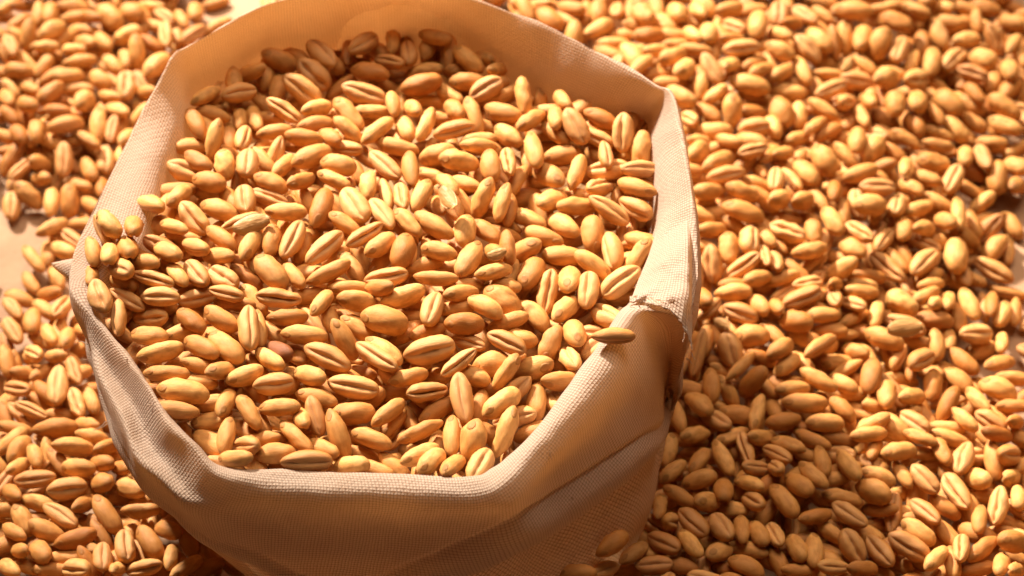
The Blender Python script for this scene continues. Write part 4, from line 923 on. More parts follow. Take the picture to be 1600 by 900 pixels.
-330,523,733,84,11,15,110,48,75,1,1252,1344,113,-12,20,57,125,48,61,1,1282,-74,103,166,-26,153,138,56,83,0,-1450,1352,68,-80,-11,46,137,62,21,0,109,-172,716,-6,18,18,133,57,69,0,
697,-656,162,-44,-15,35,113,48,28,1,-1080,-630,173,67,21,17,140,68,54,0,1140,332,103,-82,13,-3,111,48,24,1,88,1569,178,-17,26,108,121,48,59,1,574,57,230,-100,-6,-29,124,48,41,1,
-254,-683,686,134,-22,-14,123,55,89,0,774,199,188,-34,9,39,136,57,39,0,-12,-138,756,-112,-6,4,123,66,97,0,-1299,-608,149,-154,23,155,124,69,0,0,330,392,781,58,26,11,118,59,44,0,
845,589,193,-7,5,42,120,48,84,1,1495,1338,59,-50,11,23,108,49,95,1,1133,574,112,22,30,176,123,69,54,0,-1264,1002,116,71,-19,36,107,48,64,1,-615,-636,747,-28,-19,-20,124,48,95,1,
-1723,1413,91,-49,-18,32,119,48,50,1,-646,-654,782,-58,-12,30,112,48,25,1,-444,264,739,-63,-10,42,115,48,42,1,231,-329,733,175,3,167,121,62,55,0,-1043,-318,715,-143,-3,1,121,67,25,0,
982,289,211,55,-47,89,108,48,31,1,602,3,192,-21,-7,38,116,48,5,1,1304,293,120,61,-40,36,113,48,99,1,-480,109,764,-52,-12,47,123,48,57,1,1379,-18,73,-117,2,12,137,70,52,0,
1005,-704,147,-10,-1,-2,116,58,25,0,-1293,1088,91,-88,-7,-41,115,48,30,1,-912,-155,780,-30,-24,-105,131,69,72,0,-1301,-5,141,35,-3,-20,122,54,54,0,-215,341,724,-72,-20,2,122,59,61,0,
874,-671,161,151,-19,15,118,69,64,0,852,-235,185,-6,-5,27,123,48,6,1,770,-64,188,-59,10,58,123,48,32,1,1164,-529,144,-178,19,-69,137,57,79,0,-152,237,731,-48,-2,-176,132,64,6,0,
906,829,172,-144,-35,-22,121,55,70,0,-725,-501,695,-39,-16,27,129,58,44,0,-583,-596,742,-168,-33,142,118,63,63,0,-589,176,742,9,5,43,118,48,95,1,540,-789,236,156,-1,163,136,59,92,0,
-224,-49,774,-94,8,16,117,61,30,0,-1753,1649,99,44,4,78,119,48,100,1,995,-419,103,94,-10,15,136,66,83,0,-245,-581,723,-65,5,29,115,48,15,1,437,-483,190,-162,6,175,121,68,78,0,
1160,635,158,-121,12,110,130,55,79,0,-1332,829,62,-82,17,-35,113,52,0,1,-939,-240,789,-52,-10,5,118,64,72,0,-784,293,749,145,26,6,140,54,43,0,-565,28,733,-126,27,-13,121,56,75,0,
1200,615,120,-67,3,10,115,48,74,1,107,-377,721,-65,-3,29,132,56,65,0,-1329,-279,146,146,12,147,139,55,53,0,1558,1289,74,27,-14,-165,141,64,29,0,-63,448,726,-5,-25,57,121,48,69,1,
-333,339,718,119,-15,177,131,55,31,0,1026,-241,152,-98,-21,9,122,67,88,0,-198,475,735,-13,-10,55,117,48,47,1,1455,-507,144,143,9,175,142,55,90,0,185,122,703,58,-14,-166,139,64,33,0,
-589,263,733,65,24,14,133,66,75,0,871,447,199,-171,-7,-14,120,61,38,0,965,473,193,70,-4,-114,118,66,33,0,1385,-210,125,115,-17,-17,121,60,49,0,575,583,253,19,-3,1,130,61,78,0,
-1545,149,58,105,15,150,131,66,4,0,-1796,1643,58,3,-11,-166,123,66,79,0,-1208,1742,40,89,-11,3,121,69,60,0,-254,-245,765,146,4,-74,140,67,66,0,739,-493,117,104,-3,177,139,58,31,0,
659,618,216,-116,12,22,121,58,41,0,1272,825,108,-119,-10,-46,133,69,60,0,239,407,766,-22,2,51,113,48,59,1,673,257,245,4,-13,56,107,48,22,1,-486,-186,775,-6,-3,22,109,48,78,1,
-1502,78,70,-79,-38,-4,116,48,82,1,-273,402,676,18,13,-104,121,66,69,0,1183,1129,128,79,25,-12,141,62,57,0,-860,547,768,71,-12,166,125,56,74,0,368,-678,207,-1,-8,-8,117,48,79,1,
-510,72,744,13,-35,-146,135,69,35,0,97,483,755,-5,12,-103,141,57,58,0,665,1311,214,-87,5,19,120,65,75,1,-1338,-534,155,-170,2,8,135,60,51,0,1340,-119,102,39,12,-12,136,55,48,0,
1185,-713,146,57,-7,-8,127,58,68,0,-139,-650,746,121,-7,-44,120,61,79,0,-359,-459,729,-76,-4,30,125,48,37,1,-929,-332,754,68,-20,-165,132,62,45,0,-108,571,720,-10,-8,-171,118,68,22,0,
1213,-143,125,-62,3,8,116,48,39,1,-847,-214,772,20,-10,-167,120,63,56,0,-1676,1487,91,-18,-41,-35,142,65,93,0,1262,1292,127,-23,15,25,135,58,88,0,1122,126,106,-15,9,-170,131,59,67,0,
314,211,710,62,-7,-112,128,61,52,0,930,902,140,155,-7,170,135,64,75,0,1155,-152,119,9,51,6,130,66,84,0,1117,-418,120,22,-29,54,113,48,71,1,-1507,246,64,-177,5,169,138,59,82,0,
469,-390,184,11,-5,-162,121,58,62,0,-781,544,714,135,-11,0,122,66,42,0,-205,-557,737,-172,42,-37,140,61,44,0,1379,1086,118,-60,-18,-88,113,48,19,1,359,339,744,7,15,-42,121,60,100,0,
-185,402,720,113,-16,27,135,59,62,0,1166,394,83,-64,16,16,116,48,55,1,915,-588,134,119,36,176,126,67,48,0,695,1222,192,69,28,-170,117,67,48,0,696,807,235,-129,-19,38,137,68,38,0,
-455,-262,735,-14,-4,-104,131,67,74,0,1432,1327,69,26,19,1,132,59,64,0,940,743,175,-152,3,105,124,67,62,0,725,-303,151,7,-21,42,109,48,39,1,-1438,1012,51,-128,13,150,119,58,67,0,
660,-325,125,74,-24,-6,126,63,40,0,970,1118,132,176,-9,167,136,58,28,0,1332,878,93,113,24,-170,126,62,31,0,-1463,635,33,-76,-8,-8,124,48,97,1,-1489,1097,119,0,5,-14,122,48,57,1,
-824,476,737,-66,-13,28,126,48,100,1,-890,-28,761,-109,-5,144,116,54,63,0,-1460,1129,85,160,-12,-95,138,69,8,0,1131,-636,143,-75,6,32,119,66,68,0,-1365,-382,169,31,21,-105,119,56,44,0,
-755,-606,729,7,-4,-160,132,59,56,0,-1456,936,62,-29,-30,159,123,55,0,0,-1299,1524,65,41,38,5,127,62,16,0,579,419,243,-29,2,34,123,48,67,1,-1573,974,54,-55,-8,27,121,59,13,1,
1393,816,76,-94,-17,14,133,68,99,0,-431,-305,767,-31,-1,58,119,48,0,1,824,-523,96,29,3,-105,125,55,76,0,1590,1213,64,-93,-1,-9,131,57,0,0,-68,-84,764,10,4,80,121,48,90,1,
861,1270,178,-75,-15,31,125,48,88,1,-1510,-54,72,-112,20,-22,132,54,84,0,-1100,-715,189,66,18,-27,127,62,42,0,-298,8,778,-46,-22,48,112,48,26,1,-466,719,729,-28,17,-1,120,48,21,1,
1509,1428,75,-12,-1,-104,121,65,63,0,1205,-584,131,168,8,3,129,69,1,0,-1405,1674,67,-116,3,37,141,67,52,0,891,-515,141,172,3,-20,128,63,63,0,-1240,-578,175,153,3,105,134,64,64,0,
1500,694,34,-142,-5,16,134,67,81,0,-1470,1723,74,-74,0,180,142,55,63,0,990,971,122,78,-3,-172,129,64,100,0,112,404,681,12,-17,9,142,59,79,0,-1358,1048,67,166,10,-101,131,63,32,0,
1734,1250,79,-125,-39,-13,133,57,46,0,39,-354,670,-155,-20,0,123,65,27,0,-701,-132,792,-53,-9,40,113,48,71,1,-504,493,729,-157,-16,-15,125,64,90,0,1367,1446,82,-52,-14,11,140,69,18,0,
914,49,120,-60,-8,-144,132,59,87,0,528,-455,188,80,-20,10,124,61,9,0,346,-604,182,172,11,-28,131,66,98,0,817,1455,168,-47,0,173,138,60,30,0,1044,411,110,-163,-25,-45,136,69,64,0,
1298,-233,120,10,22,22,117,60,47,0,-570,-221,742,-53,-8,-110,139,66,100,0,1119,-277,95,3,-11,21,132,57,100,0,24,-246,716,-60,-30,-111,142,58,24,0,-59,306,686,-44,-11,-162,141,57,54,0,
499,-19,222,61,17,-166,134,63,45,0,-1013,-204,768,102,16,163,121,70,31,0,1737,1502,79,112,-9,-20,133,60,36,0,-290,-372,712,-179,-3,-37,131,56,63,0,1381,1567,132,-45,21,6,116,48,40,1,
-1251,-466,154,38,-5,9,116,48,56,1,1495,1063,61,119,-13,1,121,66,58,0,-1548,31,30,105,-3,-4,118,67,35,0,-1380,993,69,-44,-17,32,120,48,73,1,-635,556,731,-127,-5,177,140,58,94,0,
911,310,177,-143,-30,170,131,64,41,0,-217,-609,687,17,22,42,138,62,76,0,14,298,692,112,14,164,141,69,42,0,180,1481,192,-48,12,94,109,48,43,1,-700,394,723,3,29,-16,131,63,37,0,
-1727,1342,78,161,-8,15,140,59,29,0,800,-171,162,100,9,45,123,60,49,0,949,285,173,47,-19,21,125,48,67,1,-401,421,683,170,8,156,136,69,69,0,546,1604,189,163,6,-43,140,59,25,0,
-646,-70,774,-64,13,-170,140,56,82,0,-1278,953,89,-83,12,-25,112,58,100,1,-150,-34,764,-94,-7,-170,130,65,0,0,1008,-10,135,-55,32,24,123,48,32,1,1002,649,169,159,-4,-21,134,65,15,0,
528,-136,182,91,18,120,140,59,35,0,940,1370,163,-48,-11,40,121,48,78,1,1207,851,126,-58,-13,-25,123,57,99,1,1258,621,112,-53,-3,-29,123,62,25,0,-207,-407,692,-154,-10,-10,128,63,59,0,
1101,-301,151,-51,12,-180,120,58,70,0,1527,804,28,-116,0,-24,140,70,43,0,1619,1466,60,-141,-11,-38,119,55,41,0,787,1277,208,13,-6,10,113,48,38,1,-389,211,751,59,-12,-173,135,69,32,0,
-1537,1094,76,-68,19,1,140,63,87,0,-855,-673,747,-84,18,12,122,69,40,0,-1024,-242,701,-149,-11,137,139,69,56,0,-100,-132,741,19,0,-164,134,65,43,0,14,-160,710,-125,-12,111,117,68,67,0,
53,329,733,92,10,-167,128,59,84,0,-1468,40,79,-148,-2,26,136,62,38,0,-1185,-642,172,-9,10,14,109,48,60,1,1044,-632,158,-146,-15,-5,117,69,35,0,-915,-534,762,20,-23,-13,127,58,16,0,
-1392,972,26,-12,0,55,134,64,5,0,1326,1592,154,5,-1,60,123,48,37,1,-1322,1237,25,15,0,15,138,63,96,0,1058,1455,146,119,9,3,138,64,42,0,-1402,1592,55,-134,-5,-14,142,58,33,0,
-1306,1641,75,-27,-11,-21,133,65,50,0,813,-260,109,-62,-9,-178,130,64,66,0,823,-384,167,-168,-28,-29,128,55,68,0,-48,1633,162,50,-10,24,139,69,24,0,-151,76,738,-61,6,-159,140,60,94,0,
-1175,-557,163,-7,-21,-6,113,48,72,1,-590,-774,761,-29,2,12,118,48,22,1,947,1023,121,-136,5,29,139,60,27,0,-1372,1358,76,-43,-8,28,115,48,43,1,-551,-700,744,43,-3,52,134,55,69,0,
-535,-413,737,-131,-48,-5,139,65,100,0,617,159,180,-53,7,49,114,48,60,1,1091,1595,79,-17,13,171,133,58,48,0,-240,-448,754,-109,23,-70,130,60,60,0,758,365,199,-50,15,49,112,48,100,1,
-785,-363,767,-47,17,-8,140,56,48,0,-1165,-319,156,147,-12,-15,119,64,84,0,-310,-145,718,87,-14,-180,142,68,60,0,624,1182,213,92,-4,13,125,69,30,0,-830,-618,699,-47,9,26,120,54,57,0,
333,1619,153,39,-14,-106,142,57,45,0,1066,66,131,110,0,27,117,65,97,0,1145,777,169,151,-10,-33,136,63,40,0,-1245,-366,166,144,-11,-13,141,61,21,0,-1071,-557,167,8,-21,-8,112,48,100,1,
-1050,-277,760,119,-37,162,119,67,41,0,752,-340,167,29,13,-168,121,67,87,0,1193,-67,105,136,3,-5,135,55,16,0,1305,1090,106,-84,4,45,118,48,37,1,-1140,1513,28,-24,0,-6,128,69,95,0,
-1541,1405,61,177,-20,-4,123,55,69,0,474,-580,176,-127,-4,-177,141,57,51,0,1243,-454,133,105,7,-30,124,54,80,0,-1335,1288,86,-41,-10,-2,113,48,75,1,1212,1393,121,166,6,104,118,61,79,0,
591,712,225,-8,-10,59,112,48,100,1,604,-155,185,-13,-18,15,120,48,80,1,616,1283,185,-7,-25,-145,139,62,61,0,999,378,142,115,-7,165,141,57,26,0,518,1239,197,-60,32,37,126,66,55,0,
-1215,1186,74,-164,3,-27,125,61,94,0,-1040,-479,172,46,-16,2,138,65,82,0,1716,1326,84,-37,-20,-166,120,62,51,0,-290,-99,775,83,7,-25,134,68,82,0,937,1615,144,-63,23,1,121,58,35,0,
613,-83,196,171,-13,165,133,56,59,0,73,-89,720,160,-20,103,130,58,46,0,-1420,-601,126,-63,-28,11,109,48,59,1,-623,296,675,132,7,-24,142,65,47,0,1705,1610,68,-111,4,179,117,55,28,0,
-636,472,726,62,-2,-176,117,61,70,0,-90,490,711,41,7,12,137,64,36,0,-60,601,759,161,-23,-36,122,58,46,0,1054,1070,124,-11,-30,-102,137,55,93,0,1443,1658,133,-103,22,19,122,67,53,0,
1330,83,25,-78,0,-9,116,63,17,0,-1148,-591,178,-57,-31,-111,132,63,51,0,19,542,732,-19,36,-171,121,64,91,0,-933,-561,202,-146,-8,162,129,63,45,0,1016,548,158,75,6,176,125,63,27,0,
572,312,212,-56,-15,4,109,48,85,1,755,1289,172,-109,-1,-170,142,63,67,0,-942,-440,754,-88,16,34,122,57,55,0,1474,1632,74,9,-10,48,114,48,100,1,554,-571,188,-158,25,-33,135,70,29,0,
1094,1222,107,167,18,-28,130,67,48,0,-714,-344,774,138,15,154,127,63,70,0,-1109,-391,154,103,-34,4,134,54,96,0,367,398,764,-127,-28,168,108,48,89,1,-1492,1212,77,-51,1,12,123,48,68,1,
-328,-330,765,85,17,4,119,70,44,0,1262,289,71,-158,10,-18,136,66,90,0,-1647,1003,45,26,-24,39,119,53,20,1,-249,730,738,-88,-5,32,120,57,77,1,-460,-758,729,-106,24,17,128,61,93,0,
479,-488,130,-5,-14,18,118,61,90,0,-1471,-493,141,-24,-6,-9,141,59,96,0,-879,395,770,-44,-13,29,123,68,100,0,-1699,1166,58,-148,4,13,141,60,32,0,-1480,-341,143,134,23,-29,123,57,68,0,
1063,922,135,-44,6,6,117,55,41,0,-720,-787,755,156,6,159,139,69,48,0,-1367,1146,80,82,-1,1,127,61,31,0,1364,-598,82,36,5,-23,127,66,44,0,1158,1604,133,26,-2,-159,137,57,34,0,
-1672,1281,48,39,18,179,132,69,82,0,1210,707,103,5,29,0,137,70,74,0,-1304,169,143,-62,39,8,109,48,34,1,365,185,753,162,5,6,132,70,14,0,100,-27,717,1,7,-155,116,67,14,0,
529,-653,143,-162,39,-36,123,70,64,0,1457,611,39,-40,-12,46,116,48,48,1,1308,483,76,51,0,-178,140,66,85,0,784,515,225,-45,-4,17,109,48,69,1,-1368,718,19,-43,0,33,121,48,23,1,
-967,-697,138,142,17,-13,142,62,30,0,849,1352,192,0,3,7,111,48,55,1,692,371,217,8,19,-103,138,60,84,0,-549,257,692,-87,-8,-119,128,62,59,0,547,1158,199,153,-2,-7,122,60,100,0,
-206,733,740,-79,-21,-162,111,48,34,1,-480,237,732,-65,15,-179,127,61,23,0,-199,621,707,111,13,-26,121,69,37,0,-430,586,715,178,-9,178,138,62,86,0,-1338,911,27,179,0,44,134,68,54,0,
1266,-546,84,-92,-1,49,122,70,73,0,712,-258,157,18,7,32,119,61,32,0,-234,511,703,167,4,-33,124,66,58,0,817,-435,122,32,-9,-145,137,64,55,0,-1,-764,738,-77,-8,-179,125,62,47,0,
-706,139,748,5,-7,-159,140,66,52,0,1427,-164,116,122,5,-35,133,69,62,0,-766,626,713,23,-20,-157,139,68,17,0,834,915,170,-127,30,165,127,57,80,0,1427,990,77,-68,22,-178,117,60,22,0,
-787,-134,770,118,7,3,136,67,69,0,801,-461,178,-126,-13,13,135,58,20,0,77,-117,674,-140,-5,107,124,61,82,0,823,1216,162,-21,-20,9,128,57,27,0,-1405,276,51,76,5,-168,141,58,10,0,
531,-11,191,-80,1,-4,119,48,57,1,938,-373,170,-170,-19,36,136,58,37,0,-950,-672,187,-22,-10,-161,124,60,79,0,684,1129,205,134,-30,166,136,59,68,0,-789,-262,760,-115,19,-21,134,60,57,0,
1603,149,45,149,-1,177,127,54,46,0,1148,50,66,135,10,42,124,59,100,0,46,-498,712,69,-7,179,141,62,37,0,445,-400,133,-94,-6,-23,117,64,57,0,1247,200,59,58,-4,-111,121,70,53,0,
-617,91,743,95,19,119,130,62,100,0,343,99,641,-118,-2,5,135,68,100,0,485,-617,133,-126,23,178,133,60,77,0,893,1532,107,-86,-30,-119,134,69,25,0,1251,603,50,3,8,31,130,61,30,0,
668,462,207,107,12,-22,142,67,74,0,-625,-673,743,-19,14,32,115,48,49,1,17,445,716,99,11,178,137,63,65,0,1232,1668,134,-2,-24,-102,140,65,41,0,-80,364,733,-30,10,4,117,62,68,0,
-1582,1040,87,91,-15,120,139,64,83,0,-671,-511,736,41,4,-107,139,67,46,0,57,332,638,165,0,-61,136,69,79,0,820,-704,151,-23,-15,23,118,68,90,0,1358,601,73,14,-9,44,108,48,77,1,
-431,-389,706,136,-34,-168,134,55,99,0,-699,335,729,-178,10,-33,136,62,63,0,365,16,721,9,-5,-13,128,55,50,0,39,1553,188,-25,-8,71,115,48,58,1,-507,-608,732,40,-4,-148,134,63,83,0,
267,-29,719,99,1,-172,127,65,83,0,440,1592,155,38,3,-162,134,68,38,0,-1287,-194,127,174,19,-4,140,64,0,0,1125,1381,100,-12,-6,-4,127,63,12,0,-1316,-428,113,-36,17,-142,129,58,41,0,
586,210,206,-73,14,43,139,59,65,0,-125,-829,734,101,-1,27,124,56,53,0,-1304,154,82,-34,-11,-170,117,66,35,0,183,-92,719,25,11,-149,132,54,38,0,1086,1113,75,-146,11,155,130,64,31,0,
-332,54,758,-163,18,158,140,60,67,0,-866,157,710,98,-25,-14,131,67,52,0,-1322,282,54,3,28,-29,117,65,55,0,1205,321,87,16,17,4,137,60,81,0,-1257,1494,22,-50,0,179,133,56,70,0,
683,1105,175,43,-9,-4,119,48,62,1,932,1325,130,-54,16,-55,124,62,50,0,-875,-604,775,156,-10,-24,138,64,27,0,1350,837,28,-28,0,-166,134,69,100,0,580,1006,198,103,26,-27,130,65,38,0,
1183,554,90,-119,7,-3,136,60,50,0,-311,231,740,115,-21,169,122,54,54,0,-719,-107,751,154,21,105,120,66,31,0,989,125,93,-79,2,-29,137,60,29,0,-701,47,738,-150,2,6,128,66,47,0,
-1606,1640,63,-159,1,6,121,68,62,0,-702,-23,788,-77,-4,34,114,48,58,1,-318,426,709,101,-16,179,125,62,47,0,600,772,233,-147,17,15,130,66,69,0,-1366,1523,66,-122,11,167,131,56,29,0,
811,-403,71,128,12,8,120,69,83,0,-167,170,729,-22,-31,-153,130,64,54,0,731,17,195,169,28,165,140,54,65,0,-743,479,691,-69,24,-6,141,64,19,0,-474,662,706,-52,-7,-22,121,57,11,0,
1438,-109,108,-41,11,20,111,48,34,1,-1344,1659,26,-40,0,-1,123,65,57,0,-1243,-459,191,-4,-13,55,134,55,70,0,-149,-302,751,-108,13,163,136,59,76,0,1277,764,85,-88,20,41,123,48,39,1,
235,-169,695,-20,-5,-49,126,57,0,0,1648,1559,74,-54,-1,48,129,54,89,0,-201,179,689,7,-23,47,129,56,78,0,-684,-419,760,-17,-2,90,110,48,53,1,1681,1179,67,163,-5,153,134,61,76,0,
970,254,139,-73,27,33,123,64,74,0,-467,-683,733,-141,21,18,133,61,80,0,-864,-10,695,176,-2,7,138,66,29,0,372,1537,88,124,4,-176,120,66,55,0,-46,153,700,9,19,19,129,59,59,0,
-409,491,720,4,7,14,113,48,48,1,-25,-425,745,-180,-20,-174,136,59,70,0,1078,854,108,-62,18,-17,118,68,93,0,1134,1490,136,-114,6,-176,127,58,69,0,218,-294,689,-114,-17,113,117,68,40,0,
813,637,184,174,4,164,123,65,31,0,1721,1083,74,104,10,180,128,60,68,0,-1232,-250,142,-119,-4,11,125,69,5,0,1158,-661,55,-3,-17,-130,124,69,78,0,333,1199,223,-120,-22,-174,140,57,76,0,
-1110,-518,152,3,-18,-143,140,58,15,0,341,-59,723,143,-36,101,131,68,77,0,-63,141,748,-47,4,-15,117,58,36,0,1304,694,95,-107,22,8,119,59,19,0,688,1440,180,-122,-8,2,117,62,96,0,
1511,976,47,-52,17,39,126,69,35,0,1483,-428,143,91,21,-176,140,70,48,0,1044,298,123,166,-18,169,136,62,40,0,1402,-383,60,-154,-2,105,136,61,90,0,474,-170,147,56,-10,-160,126,67,59,0,
-717,-469,744,62,-22,-6,129,58,34,0,1352,-234,99,-44,1,35,119,48,68,1,111,-298,722,-32,8,-105,121,56,69,0,827,1561,157,-48,-17,-177,134,57,19,0,678,-193,144,-51,-6,57,123,48,36,1,
-1304,1416,39,-30,12,10,142,60,73,0,1523,-63,104,30,4,-11,127,59,9,0,-549,682,695,151,26,5,132,69,68,0,-298,-39,665,127,1,18,130,63,61,0,898,-153,114,-26,-21,3,123,67,47,0,
-386,-234,754,121,-5,-20,122,68,15,0,817,1138,143,-7,12,72,120,55,65,0,1108,-485,122,-19,15,56,119,48,68,1,-248,239,700,-112,36,-3,129,67,56,0,-294,615,718,33,-6,39,122,66,74,0,
-770,235,738,-33,-27,25,113,48,36,1,1324,357,57,-18,-22,19,130,67,47,0,1416,1238,68,-47,-3,15,134,56,41,0,1442,1495,84,-175,-1,103,131,64,7,0,639,686,253,-68,1,154,128,60,93,0,
408,1632,110,-112,3,11,129,68,49,0,-245,31,750,-163,-11,164,122,60,61,0,1613,1017,51,20,-23,36,110,48,45,1,-853,1745,31,95,-1,-174,126,68,65,0,-492,-193,736,-25,3,24,132,59,58,0,
-493,162,740,-56,-17,2,134,57,57,0,545,40,150,99,5,13,136,69,30,0,1042,226,115,-2,8,12,132,56,29,0,228,285,693,163,4,-10,119,65,21,0,647,40,199,16,-31,41,119,65,10,0,
1124,255,104,-7,3,-40,123,57,22,0,-314,-754,715,66,-3,44,122,67,59,0,-727,-339,722,-4,-12,21,125,55,86,0,-240,-363,656,-163,14,-50,124,67,29,0,-352,472,655,130,-5,-20,120,60,35,0,
-708,286,695,8,18,-2,127,67,65,0,1351,-373,115,137,8,5,120,60,44,0,1103,-501,38,156,-10,155,135,65,0,0,-862,531,731,-163,2,-29,130,57,88,0,-477,418,734,-113,0,-30,117,65,91,0,
-822,-512,706,-8,5,-147,139,68,51,0,566,1464,172,-29,-11,25,124,48,59,1,1464,-33,48,-61,-19,-171,138,64,60,0,-1653,1414,69,137,1,1,122,59,51,0,-631,629,722,38,12,-152,138,69,72,0,
-1335,-670,146,163,-5,-6,132,62,24,0,103,1597,144,175,-17,103,131,58,79,0,1117,-225,130,-7,-7,57,110,48,86,1,1063,-96,113,-91,-47,20,118,48,73,1,872,-530,62,141,-23,3,124,55,41,0,
896,1483,146,31,4,-1,119,54,71,0,850,1021,138,-162,16,103,133,67,76,0,-1117,-368,90,22,-6,-163,119,56,100,0,459,-122,196,128,1,-172,126,64,27,0,-817,-98,722,158,-3,-178,128,61,65,0,
1369,1047,73,64,-11,-17,139,65,12,0,862,1613,104,-103,-15,-4,130,58,100,0,-1310,1738,26,12,0,-174,138,65,44,0,-57,423,680,151,-8,156,134,56,33,0,1288,11,36,-111,-14,-31,121,55,84,0,
-232,-785,739,-92,-5,23,120,56,65,0,-1469,-407,57,-7,-6,55,132,67,74,0,21,1557,163,-64,2,-11,122,48,64,1,410,-812,236,66,-15,-178,140,61,58,0,870,125,98,-112,3,18,128,56,39,0,
-1708,1336,26,33,0,-162,120,65,53,0,1040,1319,75,-167,19,-54,142,68,58,0,-318,780,759,-115,-39,-7,125,56,54,0,1641,1387,72,147,15,175,129,70,49,0,-965,-484,718,99,-2,15,123,64,56,0,
140,-17,664,42,-5,-143,130,65,50,0,-346,-602,695,57,36,24,136,54,93,0,-663,-286,747,159,-11,-70,138,67,40,0,1440,1654,40,75,11,-116,139,69,20,0,869,993,86,1,-10,-103,135,67,48,0,
361,166,694,91,2,41,139,59,77,0,-934,213,661,-151,6,-30,128,57,56,0,559,-184,125,-71,-16,35,132,57,29,0,952,-348,118,-94,7,119,121,61,66,0,-1785,1537,73,156,1,63,126,62,60,0,
1122,1243,23,-56,0,-169,134,57,83,0,-1459,131,67,82,-33,-116,120,64,80,0,659,-465,54,15,-21,-151,140,69,34,0,-976,-484,190,88,4,26,118,63,0,0,-1230,-411,121,-8,-16,-158,132,67,31,0,
-1010,-134,813,146,-9,4,139,69,0,0,1583,896,27,-60,0,-20,129,66,83,0,1156,1297,103,-129,-6,29,118,66,85,0,-783,-441,757,170,-24,139,137,57,82,0,-1440,1077,43,43,17,5,135,58,44,0,
1544,1497,61,-143,-18,165,139,68,46,0,-897,485,744,3,19,17,140,63,43,0,1467,1333,26,178,0,-3,129,64,47,0,-932,78,749,-40,31,22,120,48,100,1,1771,1563,84,-35,-17,63,125,68,70,0,
179,400,704,-90,21,-20,142,54,25,0,1553,1039,27,119,0,4,140,66,51,0,1816,1616,82,-6,-12,25,141,55,54,0,-573,-51,701,121,10,6,120,62,27,0,-600,-413,705,78,-2,-21,128,66,54,0,
-1204,-532,145,-10,-30,-6,111,48,15,1,-196,-230,717,-72,9,-4,137,68,58,0,771,73,137,-12,-12,-162,125,63,0,0,720,505,210,89,13,-24,135,55,62,0,1106,-728,141,-157,19,8,118,60,12,0,
508,1319,147,159,-3,-51,137,65,64,0,-1215,1395,57,109,-4,-17,122,58,24,0,-106,-725,720,-160,-11,176,119,63,19,0,-1662,1570,62,129,-6,-21,138,64,58,0,649,1003,191,95,15,-22,130,63,55,0,
1222,1269,78,19,-5,-104,130,69,13,0,-1587,1175,25,155,0,-23,128,62,63,0,-1321,-331,107,-75,9,-8,136,66,0,0,479,-313,124,111,-24,165,133,61,61,0,594,-204,163,17,6,48,117,48,94,1,
-1212,-329,116,112,-20,158,135,55,47,0,1749,1461,23,10,0,-153,118,59,56,0,1063,1689,70,139,-12,1,129,61,33,0,556,-568,127,132,2,109,129,67,26,0,-1554,1698,70,177,2,103,136,60,48,0,
-1493,-213,91,172,13,173,131,63,61,0,729,1530,173,-130,-17,-11,125,55,36,0,-345,-420,765,172,10,-39,124,67,60,0,-194,-378,748,145,0,160,119,65,80,0,-418,787,704,56,-11,49,109,48,61,1,
932,389,165,-19,-3,12,115,48,74,1,-202,-492,694,-168,1,155,128,64,0,0,973,1449,125,127,-10,-4,124,65,94,0,518,71,208,-157,13,-27,139,68,44,0,1006,838,184,-42,3,-4,131,56,66,0,
1063,581,125,85,2,4,124,70,89,0,-507,-137,711,-11,26,-165,136,63,60,0,914,-745,158,19,9,28,120,66,62,0,-852,-364,750,-43,11,-165,117,68,37,0,1348,-290,104,-72,-8,-15,119,48,66,1,
1135,905,136,86,32,-165,128,65,84,0,411,1357,148,-138,3,107,126,62,100,0,571,187,137,98,2,-28,132,68,62,0,618,-776,205,165,13,104,119,59,38,0,-458,17,762,33,-4,-49,122,69,80,0,
661,294,196,-26,-10,-105,135,57,77,0,-588,103,675,97,-36,13,139,63,31,0,1286,1321,24,92,0,8,133,61,100,0,554,290,257,-90,-23,120,133,63,41,0,-1375,1276,56,116,-25,-161,137,68,10,0,
58,54,699,125,-30,-13,133,62,99,0,-374,-514,689,143,-2,159,134,67,65,0,270,136,233,21,0,1,119,55,43,1,-882,-237,720,24,3,2,136,64,24,0,-1023,-399,708,-27,-25,-163,135,56,79,0,
-773,-52,744,168,44,-17,120,55,100,0,-1274,1336,43,35,-18,-156,135,55,71,0,-388,127,751,-135,17,107,138,68,56,0,171,-437,719,-85,-3,172,131,56,30,0,736,229,134,-113,14,-11,127,63,82,0,
1269,516,33,-99,2,117,133,61,52,0,673,198,199,2,3,-2,118,56,8,0,1629,302,23,-149,0,165,134,58,95,0,226,1649,149,-20,25,-27,131,67,79,0,-1313,-85,113,-64,-6,37,112,48,36,1,
357,1674,52,-6,0,-160,133,58,100,0,1618,1674,41,-30,11,16,132,63,56,0,1727,1710,105,43,-8,-107,123,70,25,0,1274,-164,115,142,-17,11,118,56,17,0,-179,-756,684,-92,-3,119,129,55,99,0,
1280,133,75,-103,13,31,132,63,31,0,426,-696,165,109,0,-50,134,62,47,0,1256,-285,118,-171,-2,-38,137,58,48,0,700,284,139,-108,-19,10,139,60,77,0,-148,360,683,101,-4,-35,139,61,60,0,
-290,-236,717,-151,8,9,120,56,76,0,754,-166,154,-80,7,34,112,48,72,1,608,1232,161,164,11,-15,129,67,66,0,1213,1217,102,-150,-2,105,120,61,98,0,-1600,1224,63,163,-11,49,136,67,56,0,
1036,277,74,-170,11,8,124,55,89,0,1499,-258,109,99,10,11,119,57,21,0,640,-545,157,95,-13,-55,131,58,26,0,-1157,1440,54,-63,21,16,119,62,52,0,-1588,1329,66,-94,3,-159,119,60,88,0,
